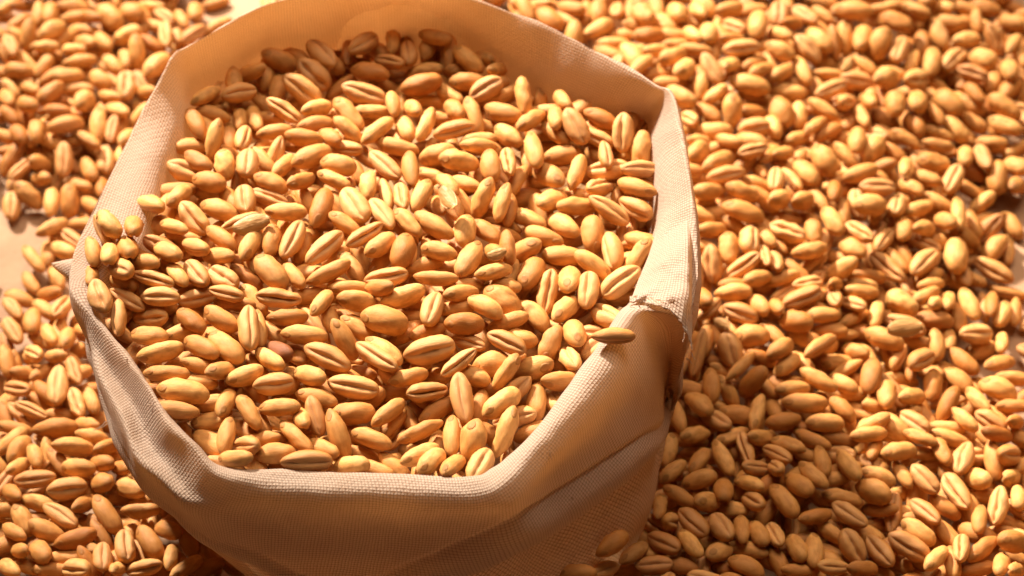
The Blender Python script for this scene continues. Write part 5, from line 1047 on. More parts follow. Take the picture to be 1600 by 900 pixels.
1063,-591,31,122,-2,111,119,69,35,0,-891,320,728,16,5,38,140,63,34,0,1034,1284,25,40,0,32,120,61,27,0,327,1414,119,145,-5,147,132,68,37,0,-1434,1209,72,-53,9,179,123,65,89,0,
502,871,268,1,17,13,126,59,56,0,-263,312,684,-152,13,-4,128,65,72,0,297,337,656,-173,23,162,126,66,52,0,1508,1229,63,177,17,1,120,64,100,0,180,18,224,-54,30,88,110,62,27,1,
1426,-326,25,-18,0,23,117,64,0,0,1218,1543,75,-85,10,16,116,67,70,0,1511,1709,92,-25,10,-162,132,70,31,0,111,19,227,-49,-21,-164,128,67,49,1,-536,765,736,22,-3,78,111,48,61,1,
870,113,168,-11,8,53,124,48,34,1,-1403,-32,107,-15,-2,52,110,48,32,1,1026,-99,126,-43,3,26,121,48,75,1,126,-30,170,-11,-9,49,112,48,74,1,-711,657,734,-14,-7,61,114,57,16,1,
574,390,209,-64,10,44,121,48,48,1,215,1450,158,-51,0,43,113,48,58,1,280,418,719,-69,-8,11,110,48,27,1,1572,1622,53,-99,-33,-4,108,48,69,1,-149,-1097,56,92,-22,33,141,60,27,0,
-974,-1128,89,56,3,-111,126,69,58,0,1610,-645,46,-24,4,-173,130,67,43,0,738,660,131,-92,9,-26,140,60,63,0,489,-1124,96,107,21,12,122,55,45,0,1075,305,24,-51,0,-26,137,61,51,0,
-129,-1005,68,-6,6,-149,124,70,77,0,167,-1100,94,-28,4,56,122,62,63,0,769,-1034,61,-60,-21,-112,141,66,24,0,-1536,-520,42,122,3,-35,137,68,28,0,599,-1147,64,-112,-16,-22,131,65,89,0,
1612,-544,41,-124,-11,171,138,68,63,0,901,-1127,53,66,24,31,121,68,41,0,-590,-1126,67,9,16,-140,139,63,71,0,1474,-1108,27,66,2,0,142,60,61,0,-815,-1142,79,-168,-10,-44,119,64,99,0,
88,-1111,80,121,-14,-75,118,68,37,0,649,1729,63,161,-9,171,124,63,29,0,-532,-1035,62,-51,-3,40,120,58,100,0,977,2286,43,-79,-10,177,120,64,56,0,1702,-618,43,86,-12,-119,118,70,62,0,
-340,-1075,32,101,3,-173,141,65,58,0,-636,-890,40,-14,7,31,123,67,63,0,281,2286,38,92,-8,-16,122,67,59,0,1199,-1064,42,179,-11,-75,131,69,57,0,-1048,-860,242,113,20,-176,126,58,59,0,
1816,903,82,139,-2,156,140,66,35,0,-1587,1961,130,-158,44,177,139,63,39,0,637,1885,220,99,-9,32,118,60,78,0,-419,1880,132,-99,2,-23,134,58,100,0,-2024,1173,102,15,-19,66,120,55,100,0,
130,1057,218,129,-10,-172,118,64,61,0,1612,31,51,-47,-21,-174,137,63,36,0,-159,1137,167,56,-3,30,130,58,77,0,1633,1910,141,-164,-34,156,127,68,79,0,-1737,-247,158,29,18,-105,118,68,70,0,
115,1380,193,-42,17,30,125,64,61,0,1886,473,37,-39,12,-176,122,61,49,0,-1769,70,122,-60,-27,18,140,64,63,0,1713,92,45,-32,18,1,120,54,78,0,-188,1780,181,105,-8,-13,126,66,53,0,
-274,-1033,199,108,-22,171,132,62,77,0,-551,-983,204,-101,-17,178,126,64,49,0,-329,2092,154,117,-17,-15,134,62,71,0,965,-1126,203,-119,-25,4,123,67,57,0,-92,-1097,222,172,-9,-73,141,65,29,0,
844,1702,202,-58,5,47,118,67,83,0,2074,1108,121,-58,-6,-4,122,55,57,0,-1674,1959,125,149,7,-14,128,64,85,0,92,2074,207,73,23,0,125,69,100,0,-1897,-378,201,121,-1,-36,129,63,56,0,
1174,-882,214,124,-11,-40,124,60,38,0,-1947,296,76,77,-1,15,122,57,59,0,333,1033,211,-61,0,25,132,63,72,0,-1034,1064,89,-86,3,49,117,56,34,0,-740,946,111,-32,13,38,133,69,70,0,
-1653,-876,195,-171,-13,-44,135,68,67,0,-612,1037,101,-70,16,13,139,58,87,0,-1621,-284,178,-42,5,46,139,58,32,0,-865,-896,242,-103,-10,13,126,56,55,0,665,1727,209,-88,12,-119,139,68,47,0,
-761,758,117,-49,11,11,128,60,21,0,1549,1911,152,-122,15,158,129,63,63,0,-2040,1096,104,-55,15,4,141,58,0,0,-191,-1133,209,172,-3,-62,130,63,90,0,-1726,7,138,-131,15,-176,124,69,43,0,
-1740,1879,127,121,8,-38,124,60,51,0,-824,1204,78,59,-5,-5,121,67,34,0,436,186,245,-167,18,153,142,64,100,0,-1428,2060,119,157,-13,-20,126,60,53,0,-249,2013,153,64,-8,-165,124,56,18,0,
-1933,1036,94,30,16,-19,133,69,37,0,-1235,-985,232,-45,-6,173,119,59,48,0,-178,1867,186,-60,13,25,123,56,18,0,1418,2130,180,106,11,167,118,69,31,0,-1020,945,88,150,-2,-50,141,55,83,0,
1891,-162,174,-35,-15,55,142,57,71,0,-33,2081,203,86,11,-11,139,55,41,0,1978,962,85,-28,3,-164,130,59,78,0,-1712,-970,194,32,24,33,140,58,66,0,-1082,-933,235,-83,-4,-168,135,69,16,0,
-1985,786,50,113,13,169,137,70,100,0,-1623,-84,134,20,12,-175,123,56,69,0,-1822,-205,166,-30,20,-175,132,69,45,0,990,2167,181,-83,-32,-57,132,61,90,0,128,1766,212,50,-8,13,134,62,28,0,
1615,-209,170,-146,-20,-17,127,62,25,0,-825,2228,49,-22,-13,-168,136,65,60,0,-861,532,95,37,-13,-160,126,62,26,0,2036,1039,108,-91,4,-34,129,56,39,0,1046,1861,177,95,-29,157,128,58,82,0,
-1923,1120,108,-55,-43,-23,135,64,91,0,1416,2015,167,81,-25,-116,123,56,0,0,890,-984,214,-98,-15,-162,122,59,44,0,-2208,1118,107,-165,-24,175,134,56,70,0,261,1126,222,-12,-5,28,122,64,37,0,
-818,-1007,238,107,-2,-7,118,57,66,0,1756,-294,169,-47,-2,-109,121,60,74,0,487,1986,216,-81,3,61,135,64,70,0,-402,-1038,196,-41,3,-11,138,55,53,0,-2078,1244,109,-83,-22,-25,136,66,56,0,
-1805,-395,191,148,14,-26,140,65,17,0,-1072,552,97,-5,11,-172,119,62,32,0,1607,-835,198,24,-3,-175,121,60,95,0,32,-1134,217,-116,-21,113,141,64,16,0,87,-984,237,159,3,-12,136,61,100,0,
-1536,-475,192,-139,-4,160,131,63,57,0,263,2139,188,52,-4,-3,132,61,95,0,-1929,1456,139,133,27,-7,125,69,94,0,-198,1499,184,147,-21,30,126,61,45,0,863,-1162,227,-41,-28,-155,141,67,99,0,
-670,2171,69,-77,-2,-20,119,62,68,0,407,583,226,-166,-13,-25,136,54,47,0,-1821,-315,202,-35,-29,26,135,68,85,0,685,-828,215,163,11,-26,127,54,30,0,-119,1906,179,-15,12,52,118,58,45,0,
1659,373,56,31,12,-156,133,70,42,0,-1537,-350,188,-155,-15,-23,122,59,5,0,-1165,1858,75,-50,-23,-109,128,62,24,0,-462,2310,126,-48,25,-144,116,69,52,0,1882,1121,125,-158,-13,104,120,69,73,0,
437,91,238,-180,-15,9,116,59,66,0,-1621,-1049,214,133,-23,-19,136,66,70,0,1843,1639,122,-98,40,115,125,66,64,0,-2079,406,24,-87,-1,-18,131,56,50,0,1699,-218,186,-154,5,-33,125,68,32,0,
1701,-486,197,46,6,-168,135,57,44,0,-1049,-1023,252,-89,-36,169,126,67,77,0,1668,1744,125,-172,-5,-13,119,56,64,0,1354,2064,191,-136,-17,-6,137,61,73,0,333,1757,194,75,-4,48,124,56,55,0,
1054,-1001,200,-155,11,161,133,65,32,0,-2019,122,98,42,10,171,141,60,28,0,414,-1120,228,-139,16,19,130,56,68,0,679,1932,209,129,24,-2,127,55,66,0,1870,190,58,-88,-1,-51,139,62,91,0,
-771,-948,230,-25,0,61,118,69,44,0,-1096,753,96,146,1,168,119,59,26,0,1109,2300,179,131,9,3,142,56,64,0,1825,533,53,-90,26,-23,122,62,72,0,159,2134,199,151,22,-10,117,65,88,0,
2150,886,77,24,24,-155,129,61,39,0,395,2247,203,-173,0,-22,116,61,76,0,1743,-99,171,117,-4,174,127,62,27,0,429,-904,231,39,-25,20,138,69,59,0,231,1738,204,-60,-13,165,130,67,24,0,
-431,1222,125,-107,-5,10,141,55,51,0,-1987,205,94,150,17,165,121,56,17,0,-1683,439,29,-137,2,152,132,68,37,0,-701,1091,85,132,7,9,136,63,22,0,-486,1643,107,57,10,-9,136,68,31,0,
-1997,1392,118,-14,31,74,126,62,32,0,-123,1452,176,27,-5,-13,136,61,10,0,1865,1470,131,35,-2,21,127,64,100,0,1917,47,66,170,12,-21,117,60,13,0,-904,1859,32,-16,-6,171,135,62,61,0,
-1714,267,86,11,11,-5,129,64,83,0,1203,1781,179,81,18,-3,127,60,92,0,462,2167,210,94,-18,34,123,56,100,0,-798,1130,79,34,29,-156,129,58,33,0,-406,1627,128,156,26,159,134,67,89,0,
-1790,-120,143,165,26,-32,119,56,53,0,-2018,1674,111,88,21,174,125,66,52,0,1675,-29,119,21,8,-104,124,69,56,0,-2087,788,33,-165,5,-27,141,66,53,0,1043,1940,176,-151,1,105,135,55,82,0,
612,-1042,233,-9,-5,39,129,58,45,0,1572,-159,181,-164,6,104,126,66,43,0,354,396,195,-71,-24,36,131,62,70,0,720,2109,205,11,13,-162,141,67,0,0,1008,-832,186,-81,3,178,121,63,15,0,
488,669,293,158,1,170,129,61,59,0,1677,166,54,-32,19,65,138,69,40,0,-951,569,107,112,1,-39,126,54,100,0,-619,932,102,-136,12,-171,135,55,82,0,-671,-1060,210,63,1,-151,130,70,46,0,
142,1241,212,-179,-2,166,121,65,80,0,-11,1189,210,112,12,10,140,66,30,0,-2006,417,53,49,9,18,138,64,85,0,1962,1576,122,-52,-41,-171,122,63,67,0,1333,-970,192,45,14,40,136,67,89,0,
-7,883,210,127,-34,19,120,64,76,0,-1851,968,98,148,-13,-7,119,60,2,0,-2255,1291,102,65,-25,-111,139,69,47,0,-1095,1260,103,-32,8,40,141,68,57,0,-891,888,89,23,-29,-155,133,57,64,0,
-1648,-460,209,-50,2,36,128,67,100,0,-1775,-549,183,108,-11,177,129,70,73,0,1822,-784,178,177,15,164,127,58,66,0,1729,911,92,-35,-33,46,117,68,62,0,-110,1767,187,61,1,-28,129,69,35,0,
2127,1256,141,-121,-28,-22,125,58,51,0,-1754,-1152,185,89,-14,15,121,60,51,0,1784,1198,146,-60,14,22,133,67,70,0,1686,-685,200,169,12,155,129,57,17,0,686,2014,209,112,-8,165,129,65,55,0,
726,2287,215,-30,10,-171,130,57,100,0,747,1765,212,55,10,-26,133,56,21,0,501,1699,220,-79,-1,37,124,57,30,0,-951,-876,244,-94,38,180,120,64,27,0,-729,1391,77,113,-4,113,123,55,55,0,
1828,980,93,-173,8,-22,116,68,76,0,1969,509,45,81,6,-117,136,70,64,0,855,2088,203,-21,-3,-11,123,67,77,0,-558,1214,93,7,9,-9,128,55,7,0,1290,1773,181,28,6,38,140,65,73,0,
1819,88,44,80,-2,31,136,70,62,0,1852,392,56,-36,27,14,131,65,46,0,139,1905,194,29,-13,-17,117,60,68,0,216,2009,197,137,-3,-12,131,55,83,0,1834,-327,178,-63,-9,-11,121,63,31,0,
-546,1880,89,-108,-16,-22,121,59,51,0,-1869,1595,120,-15,-18,-147,132,69,35,0,-447,755,127,-180,2,-39,141,67,49,0,-703,-832,213,-61,27,-109,126,60,92,0,1588,2149,149,-10,5,-179,137,62,47,0,
46,1080,238,148,-9,-41,126,68,72,0,1940,1356,140,-69,17,172,125,67,48,0,1839,1391,115,49,-9,29,139,55,44,0,-1371,-1069,216,16,-19,-172,129,69,20,0,-1551,-1023,210,100,12,177,129,56,45,0,
186,-1071,240,-61,18,169,130,64,61,0,-1667,-703,205,96,17,118,140,67,12,0,-150,2175,183,-35,3,4,124,66,56,0,-1855,-677,200,122,-10,17,121,69,49,0,-711,1762,52,-172,-19,103,130,60,39,0,
-1085,1117,100,96,-19,58,132,67,32,0,-473,1558,114,-8,-12,-166,116,63,12,0,52,2121,199,-147,11,-25,137,55,60,0,-823,1980,31,39,-3,-107,130,66,72,0,-269,721,164,-134,1,-27,130,54,23,0,
-685,1966,64,-47,37,-173,137,56,35,0,1579,-568,217,175,25,-179,117,61,36,0,-1026,640,105,64,-4,-112,124,65,0,0,-1814,1216,95,-80,3,16,124,58,71,0,-928,-1140,220,29,1,-161,121,57,43,0,
453,506,243,-103,16,19,119,56,41,0,1984,893,90,4,-4,42,117,68,50,0,1201,1908,181,-98,-20,-4,118,54,66,0,-493,2221,118,-149,-2,-6,138,63,80,0,-1906,160,101,24,12,-149,142,55,13,0,
183,837,179,-95,-20,4,129,66,63,0,-1561,-566,191,-135,-7,108,138,68,6,0,1293,-898,195,6,-7,-153,140,63,59,0,-752,1995,80,-164,-7,-23,116,67,70,0,-100,1188,199,25,-18,45,138,65,53,0,
-1769,984,98,-30,-28,-150,141,69,67,0,-312,1309,166,111,3,-11,142,59,85,0,-1932,439,23,153,0,18,128,56,48,0,-1408,-996,190,26,-16,34,119,56,33,0,-545,980,124,43,-15,24,142,64,26,0,
-552,2297,89,-127,2,-18,119,61,74,0,-1647,-343,182,132,11,-47,122,65,2,0,-1164,-1033,243,32,-28,-148,137,58,47,0,641,-969,205,150,-20,-2,138,67,70,0,1705,-364,172,157,32,-37,137,63,100,0,
-522,1064,96,-9,-14,-2,120,70,70,0,1557,-273,188,28,11,-105,136,63,59,0,635,2099,231,-28,17,22,120,66,55,0,1850,789,68,-70,-23,5,127,68,91,0,-1421,-1152,188,-141,-36,5,136,67,76,0,
22,1798,203,69,7,175,121,66,78,0,542,2125,241,-136,-15,146,130,66,100,0,923,1762,198,-174,-22,150,119,68,36,0,1195,-965,198,-159,-9,-30,116,62,9,0,-1912,372,44,48,19,21,132,56,54,0,
-1924,852,63,-8,-2,15,118,68,64,0,-309,1463,156,-87,14,-119,132,64,83,0,468,1819,228,-167,8,6,139,66,21,0,-31,1280,194,-15,-8,27,116,64,36,0,-1551,-830,192,-56,11,36,138,61,0,0,
-619,1892,76,-89,-17,170,125,56,100,0,749,-883,206,-158,19,-16,125,60,50,0,2019,1524,135,62,-17,17,129,56,49,0,-974,1131,77,109,18,-18,125,61,10,0,-505,1374,116,-57,17,-163,130,59,40,0,
202,2294,200,58,1,-23,130,64,64,0,1884,1552,111,60,5,48,129,57,41,0,360,-970,232,112,-17,180,128,68,100,0,-172,-990,202,170,16,-33,129,54,62,0,1785,799,26,-36,0,-166,117,66,51,0,
998,-1141,144,-63,-11,17,140,68,63,0,-1415,2078,67,-70,-10,24,137,69,21,0,-643,1928,27,110,0,176,131,67,68,0,307,2089,125,169,1,3,139,55,66,0,-323,-1011,144,-109,-3,-25,127,56,46,0,
844,2113,153,179,2,-57,130,61,69,0,1229,1701,203,71,19,-17,137,56,98,0,574,1850,217,68,-10,-172,118,59,96,0,413,-164,236,23,8,39,117,59,0,0,-821,937,76,158,-1,140,137,59,40,0,
2123,669,32,-50,0,-180,125,66,77,0,1533,1782,145,-161,-15,165,141,58,99,0,-193,2064,180,-161,21,-1,126,64,0,0,753,-1050,235,-176,-7,150,127,68,65,0,-556,1778,97,61,7,3,140,66,77,0,
-446,2025,133,48,3,32,136,55,62,0,-20,2256,202,-130,10,-5,116,56,56,0,-775,654,118,22,18,15,118,55,39,0,-1219,2054,82,94,-1,168,142,59,86,0,1646,-971,177,-31,3,-16,120,61,43,0,
1942,-103,169,179,16,-18,119,66,91,0,-1602,1878,114,-31,-27,-105,139,58,35,0,495,790,281,-26,-16,-158,129,54,68,0,-1806,-26,138,-108,-9,115,134,65,96,0,1112,-939,205,7,-6,55,139,56,29,0,
-2174,986,90,156,13,-26,118,58,61,0,103,2309,213,-105,33,-40,138,65,60,0,-862,2311,62,-85,35,174,122,68,73,0,2042,565,25,-124,0,7,131,64,28,0,844,1960,209,-92,-6,32,131,63,55,0,
-1411,1802,62,53,-17,47,126,61,74,0,-1878,1216,52,-90,-22,-20,132,67,62,0,-226,1120,118,-56,9,-169,142,57,14,0,-1269,338,31,-112,-7,11,129,56,64,0,220,-1000,194,-169,-3,4,141,60,46,0,
1880,826,27,110,0,-179,125,68,45,0,1135,-1028,148,-74,18,22,126,66,36,0,654,1954,168,174,6,159,119,59,71,0,-1137,-62,121,124,10,5,116,68,31,0,-1902,205,53,-50,8,25,132,67,60,0,
-1924,-86,93,-122,16,-11,141,65,52,0,-1840,1368,58,77,5,14,131,59,63,0,-87,1554,139,-147,9,105,127,62,95,0,-589,-1024,150,-63,-12,1,138,66,4,0,-444,2148,76,68,-33,-1,136,64,62,0,
1904,956,111,124,43,-32,124,69,57,0,-1711,1912,76,77,-1,23,131,70,2,0,187,-894,197,-108,-3,34,118,63,100,0,1877,21,22,28,0,20,121,56,76,0,-264,1965,111,-2,-6,-12,130,64,40,0,
-1106,-145,141,26,-34,46,120,60,89,0,-1924,6,81,64,10,-20,136,61,29,0,-1149,194,85,161,-17,103,120,56,63,0,-162,2118,130,-130,-8,8,134,64,33,0,1061,1747,120,29,22,26,122,60,47,0,
-1557,-292,130,-36,-17,-164,140,66,20,0,-1005,925,37,40,10,-145,135,65,55,0,394,-934,175,14,0,-154,118,69,38,0,634,-723,148,-143,-4,11,140,68,77,0,-958,807,48,164,20,-16,142,60,55,0,
-646,2107,24,-97,0,7,137,58,64,0,2071,881,75,53,-11,-11,127,58,83,0,-600,-1072,201,-127,-27,15,128,56,60,0,435,-1016,233,120,0,174,131,57,25,0,1009,1778,192,-17,25,57,136,56,65,0,
-315,2239,163,55,8,53,136,70,100,0,-91,874,176,-31,15,-156,134,69,40,0,-17,800,207,34,-1,-169,136,63,66,0,1988,-7,84,-7,23,-102,129,66,55,0,-1735,-813,195,-65,17,-11,118,68,72,0,
-1697,100,117,141,-24,-1,125,59,48,0,-1337,-917,201,151,-15,11,120,54,54,0,-188,1043,185,33,6,-28,132,69,69,0,247,1210,203,-172,-2,156,123,70,29,0,-643,1729,62,28,2,-10,117,58,70,0,
1723,1957,126,-123,5,-22,142,64,57,0,390,937,234,-92,8,119,125,58,18,0,1437,-987,186,-51,3,173,141,65,58,0,2102,755,44,129,-20,-52,125,57,73,0,-23,1909,225,119,-28,168,136,65,50,0,
1208,1990,169,148,2,168,126,67,54,0,512,481,263,-95,16,-20,132,64,67,0,-1218,2152,76,147,-30,164,117,55,100,0,-634,760,129,-179,-5,-1,134,69,32,0,1794,715,51,126,-21,169,126,69,53,0,
780,-768,168,4,-19,-9,138,64,100,0,962,-961,144,167,21,157,136,65,23,0,-22,1489,143,-177,-8,-25,118,59,50,0,-567,1740,26,-49,0,177,123,65,15,0,-1044,264,131,-121,-2,0,123,67,23,0,
-327,1696,161,-60,13,-22,135,70,0,0,-140,744,171,-156,10,4,131,67,55,0,-755,1300,87,-178,11,158,135,59,43,0,838,1791,149,-118,0,112,127,70,100,0,1493,-652,152,167,8,-1,132,61,0,0,
910,1698,156,79,-14,71,142,62,41,0,-787,-911,185,45,9,-45,131,57,21,0,68,2179,165,-164,17,-5,121,64,51,0,-1562,1925,67,175,15,-65,129,67,89,0,-1107,377,50,76,23,-158,117,66,47,0,
-1578,-503,143,92,-3,-49,135,59,91,0,736,1984,158,-83,-12,177,123,60,62,0,150,1670,169,35,9,-148,132,68,74,0,665,1662,174,171,-17,147,126,59,34,0,1810,1093,70,82,0,-118,139,58,45,0,
1954,931,35,66,-6,15,123,70,46,0,329,-733,144,-43,8,-163,139,55,38,0,1594,-828,142,-153,24,-29,131,60,87,0,-1192,-882,192,-112,-1,114,139,66,47,0,674,-861,175,171,27,-51,140,67,94,0,
625,2069,174,126,8,161,126,58,0,0,1147,1868,133,-18,-8,-168,142,59,60,0,1429,-1068,137,-143,-15,171,128,66,46,0,-1243,189,87,-24,8,-179,127,68,13,0,963,-1007,186,-150,12,-18,120,66,17,0,
1572,2019,127,129,-20,-161,120,56,58,0,-1495,2129,105,-178,-11,-6,137,61,31,0,1154,2000,122,-76,-3,-116,138,70,67,0,1941,1355,80,70,-4,-175,131,67,69,0,1867,1368,72,-119,5,112,134,67,92,0,
878,2201,152,-110,-4,164,124,57,74,0,-1614,-614,134,-95,-22,119,140,57,30,0,1345,1796,130,-151,-3,-13,125,61,24,0,-1808,-266,109,-85,11,35,117,59,63,0,306,1878,149,78,-5,-116,134,60,42,0,
-1028,834,27,-131,-1,109,121,65,42,0,851,-1128,162,101,-13,172,117,65,52,0,-95,2038,142,-127,2,6,122,57,82,0,-211,1647,122,106,5,-6,116,60,68,0,1988,1271,81,28,3,6,133,63,71,0,
-1236,1010,71,-157,-36,-41,119,60,47,0,-376,1557,85,-43,9,-7,131,69,80,0,-1064,991,43,110,11,37,117,65,91,0,-167,1778,122,-25,-15,3,135,56,80,0,281,2258,144,-16,11,-177,137,64,21,0,
1530,-938,140,-143,36,-27,129,64,44,0,-1706,-48,92,148,7,24,131,64,9,0,-1248,-730,151,-129,29,-28,127,56,36,0,-458,1755,71,110,-20,38,124,66,60,0,2137,895,22,-37,0,45,138,54,60,0,
-514,2084,65,107,-16,115,124,58,76,0,-1408,-915,154,147,-7,158,117,64,33,0,545,1992,183,76,-17,-164,131,60,70,0,-1580,56,79,81,-6,-27,117,64,5,0,58,-1074,183,173,-10,177,134,69,16,0,
595,-897,171,172,0,10,126,65,49,0,1032,-784,144,-33,2,-152,116,62,37,0,609,1905,173,138,14,152,123,56,100,0,1744,-603,150,-115,20,-16,119,58,86,0,-739,1151,47,165,-2,-17,135,62,50,0,
1543,1991,81,121,3,-21,128,64,51,0,-1007,733,113,14,-36,-99,117,64,75,0,95,883,224,-104,-15,-39,128,55,99,0,61,1979,211,140,-16,11,128,60,20,0,-457,1948,117,42,7,37,141,65,100,0,
-1696,1708,127,-71,13,-8,128,63,80,0,562,2199,216,-149,6,-68,119,57,54,0,428,825,258,109,17,-26,133,65,90,0,-35,1085,195,22,-17,177,136,65,82,0,-208,2246,164,14,-1,-15,137,64,59,0,
1685,-1079,182,87,-11,-178,129,56,86,0,2040,1217,129,161,-19,-25,141,65,38,0,927,1976,197,137,-15,178,131,56,27,0,2048,808,60,-156,6,-57,141,58,66,0,-1674,-1146,199,-57,8,23,136,64,43,0,
259,2241,195,109,-18,1,135,55,51,0,-1978,912,80,-1,-11,52,122,69,54,0,-1014,409,100,-134,0,-36,118,59,79,0,-239,2141,163,148,-6,142,137,68,91,0,1375,-1154,187,-83,26,-117,138,69,67,0,
-644,2043,71,83,-1,-177,135,59,65,0,1082,2189,183,-66,-15,-177,121,61,44,0,-1095,1354,91,32,-5,14,131,55,30,0,1790,183,37,-150,8,27,127,70,0,0,-1961,1534,115,122,7,-40,123,59,98,0,
-1833,116,56,13,-12,-177,135,55,36,0,369,1742,152,58,-14,24,128,60,37,0,712,1764,160,173,-8,103,135,57,58,0,1744,-326,130,-42,12,-7,138,54,100,0,-2045,267,47,9,-21,-140,137,58,34,0,
1814,317,70,-160,-11,5,129,65,53,0,2033,673,30,79,-5,6,116,62,16,0,1320,-1102,136,47,-18,-159,117,65,80,0,1532,-332,119,69,-5,-9,137,57,85,0,-1143,97,111,72,-12,-7,127,66,64,0,
-906,-949,189,-38,18,2,125,64,98,0,616,2289,173,117,-24,-20,134,62,74,0,1671,-111,134,-121,-6,-6,130,60,23,0,-522,-858,157,69,-4,-6,140,63,75,0,-443,1664,59,-89,27,176,128,63,68,0,
2207,1298,76,4,12,34,129,62,66,0,-1089,688,55,-133,-4,-12,129,62,46,0,-116,1857,135,151,13,105,138,66,34,0,-27,1720,155,-169,17,171,135,64,22,0,-1080,-785,162,91,-17,158,141,63,58,0,
-252,-1084,157,-87,9,20,135,67,21,0,-249,1477,131,110,2,170,122,67,26,0,-1932,1023,34,-104,-10,-40,138,54,40,0,-1872,-228,99,-134,-12,-23,129,61,29,0,1059,2004,129,161,4,3,123,63,64,0,
742,-1013,153,94,-6,-64,140,60,49,0,-1679,37,79,-115,-10,-18,123,64,84,0,-1589,-853,147,-122,9,54,138,64,69,0,826,-836,168,-39,27,-166,125,62,21,0,-472,-972,202,-138,-8,176,121,59,57,0,
-1267,1899,111,-33,-1,55,130,62,96,0,-402,2129,131,113,14,-50,129,70,9,0,179,-979,235,-27,27,31,138,59,68,0,-17,1341,195,-9,-6,172,133,69,29,0,1605,-697,180,-152,20,148,118,59,40,0,
150,1952,147,69,11,-154,129,62,44,0,-1446,-1011,142,131,15,-15,141,67,67,0,1805,-243,142,-15,-26,-103,140,57,62,0,-1103,1138,41,-75,1,175,121,56,84,0,-1867,1052,45,47,-18,-172,140,57,39,0,
479,-957,199,-177,10,-18,119,64,49,0,291,-847,166,16,-2,-154,120,63,52,0,1861,-304,122,9,-7,-178,122,69,99,0,577,1792,166,5,-17,-103,136,54,68,0,-794,-810,183,-172,29,101,121,67,46,0,
470,311,213,102,7,-168,141,64,31,0,-1988,1534,72,-154,15,-35,141,63,29,0,-1666,-148,100,-149,-12,12,126,57,58,0,971,1783,129,-9,-8,-169,141,62,83,0,-519,1475,51,-46,-11,-6,134,59,59,0,
2088,1022,59,-45,34,-165,132,55,77,0,1955,236,26,-101,0,-162,119,65,29,0,-1549,1774,76,-140,3,-1,117,70,72,0,351,1058,169,-64,-9,-10,122,54,51,0,1685,-428,141,-63,-19,176,128,66,27,0,
-530,1898,34,-150,4,175,140,66,78,0,957,2087,147,118,1,-15,116,56,4,0,-973,608,51,174,-24,-26,120,64,93,0,-35,-1022,163,-12,28,26,128,57,55,0,-1979,1295,64,177,-9,-53,122,59,11,0,
-1929,119,54,98,-13,117,131,58,80,0,181,1076,160,-2,8,-165,135,61,78,0,1674,-827,148,-128,4,-1,131,63,49,0,-1096,1381,35,107,-6,-36,121,69,64,0,-1076,-337,165,-66,-33,23,124,61,70,0,
-1973,1193,42,171,-14,5,141,63,75,0,-1894,1506,82,-50,-8,-6,123,58,85,0,566,-875,227,-11,-2,6,128,69,48,0,1936,603,25,-94,0,21,137,62,37,0,-1090,1839,31,-105,7,18,126,60,22,0,
-776,1873,47,43,-19,-27,128,55,33,0,-615,1276,82,145,16,-35,131,68,24,0,1619,-497,207,-65,24,1,119,65,77,0,286,1942,189,-121,-4,-1,135,56,14,0,1357,-791,190,-27,6,13,122,66,96,0,
240,-898,237,-60,-12,-31,138,69,76,0,386,1961,204,27,-6,39,122,68,53,0,-258,1917,173,132,16,-32,128,58,65,0,-913,2221,26,-130,3,109,129,57,73,0,1478,1720,154,-52,-16,38,138,64,27,0,
-1335,-996,221,116,-14,112,124,57,0,0,-1812,-614,192,-43,8,-2,141,63,48,0,219,1044,219,-110,21,178,126,59,37,0,-1040,-984,194,167,-25,-15,134,65,88,0,-1844,307,27,-32,0,6,129,68,49,0,
370,-1056,221,77,-31,-15,122,60,48,0,683,-1046,185,-137,-9,12,123,64,10,0,1170,2091,170,0,-10,-103,135,56,61,0,-1137,2106,45,14,-18,-171,137,59,59,0,1431,-1075,195,-25,5,56,137,69,41,0,
-1033,145,101,28,5,16,124,65,80,0,-359,1682,101,-71,-17,168,119,65,29,0,714,2270,161,164,17,104,127,63,84,0,993,2213,134,51,1,21,125,67,0,0,-628,-894,152,10,-1,-165,131,62,68,0,
-45,2246,159,-92,-9,169,141,56,27,0,-762,1362,34,-170,6,2,136,67,100,0,1232,-1090,154,-169,-5,-30,129,66,38,0,154,1767,158,137,-2,151,122,67,4,0,-536,1635,41,49,7,-169,141,64,100,0,
1597,-601,155,151,-18,163,120,70,80,0,1195,-926,149,63,-1,21,124,63,17,0,51,1970,158,72,-5,48,119,64,35,0,418,-27,178,72,14,179,121,64,59,0,-1440,-813,148,-76,4,-179,116,56,69,0,
-105,-1050,175,22,30,18,141,67,38,0,-1692,-433,152,91,2,177,133,56,3,0,-1107,1228,52,149,4,33,121,66,54,0,82,1061,160,-106,-11,-13,134,65,0,0,-1499,-635,145,121,19,167,132,54,89,0,
-1346,-838,158,116,-16,-27,140,69,32,0,-1810,1413,111,60,2,46,118,65,57,0,1021,2244,184,95,8,-36,124,57,20,0,80,1161,217,136,11,-176,127,58,10,0,1366,1691,134,180,-18,-30,124,55,39,0,
-328,-1128,142,56,7,170,120,69,36,0,788,-914,160,-127,21,-169,141,64,36,0,263,1108,155,148,-23,143,131,55,21,0,1266,1727,133,-175,-10,157,124,68,2,0,1238,-1031,203,-8,8,-179,129,70,33,0,
-1578,-415,194,3,6,34,138,57,71,0,-1374,-846,204,134,-19,-156,123,56,59,0,563,2045,217,171,15,-22,131,61,66,0,-1454,1953,107,-29,23,31,130,63,100,0,1897,876,66,-59,-5,179,119,55,64,0,
332,2293,183,-3,7,-161,134,64,32,0,1789,-598,195,-42,18,-167,142,57,21,0,-316,984,172,112,0,114,139,67,50,0,-775,-1094,240,-140,12,179,120,69,100,0,1905,300,78,18,-18,-174,121,64,4,0,
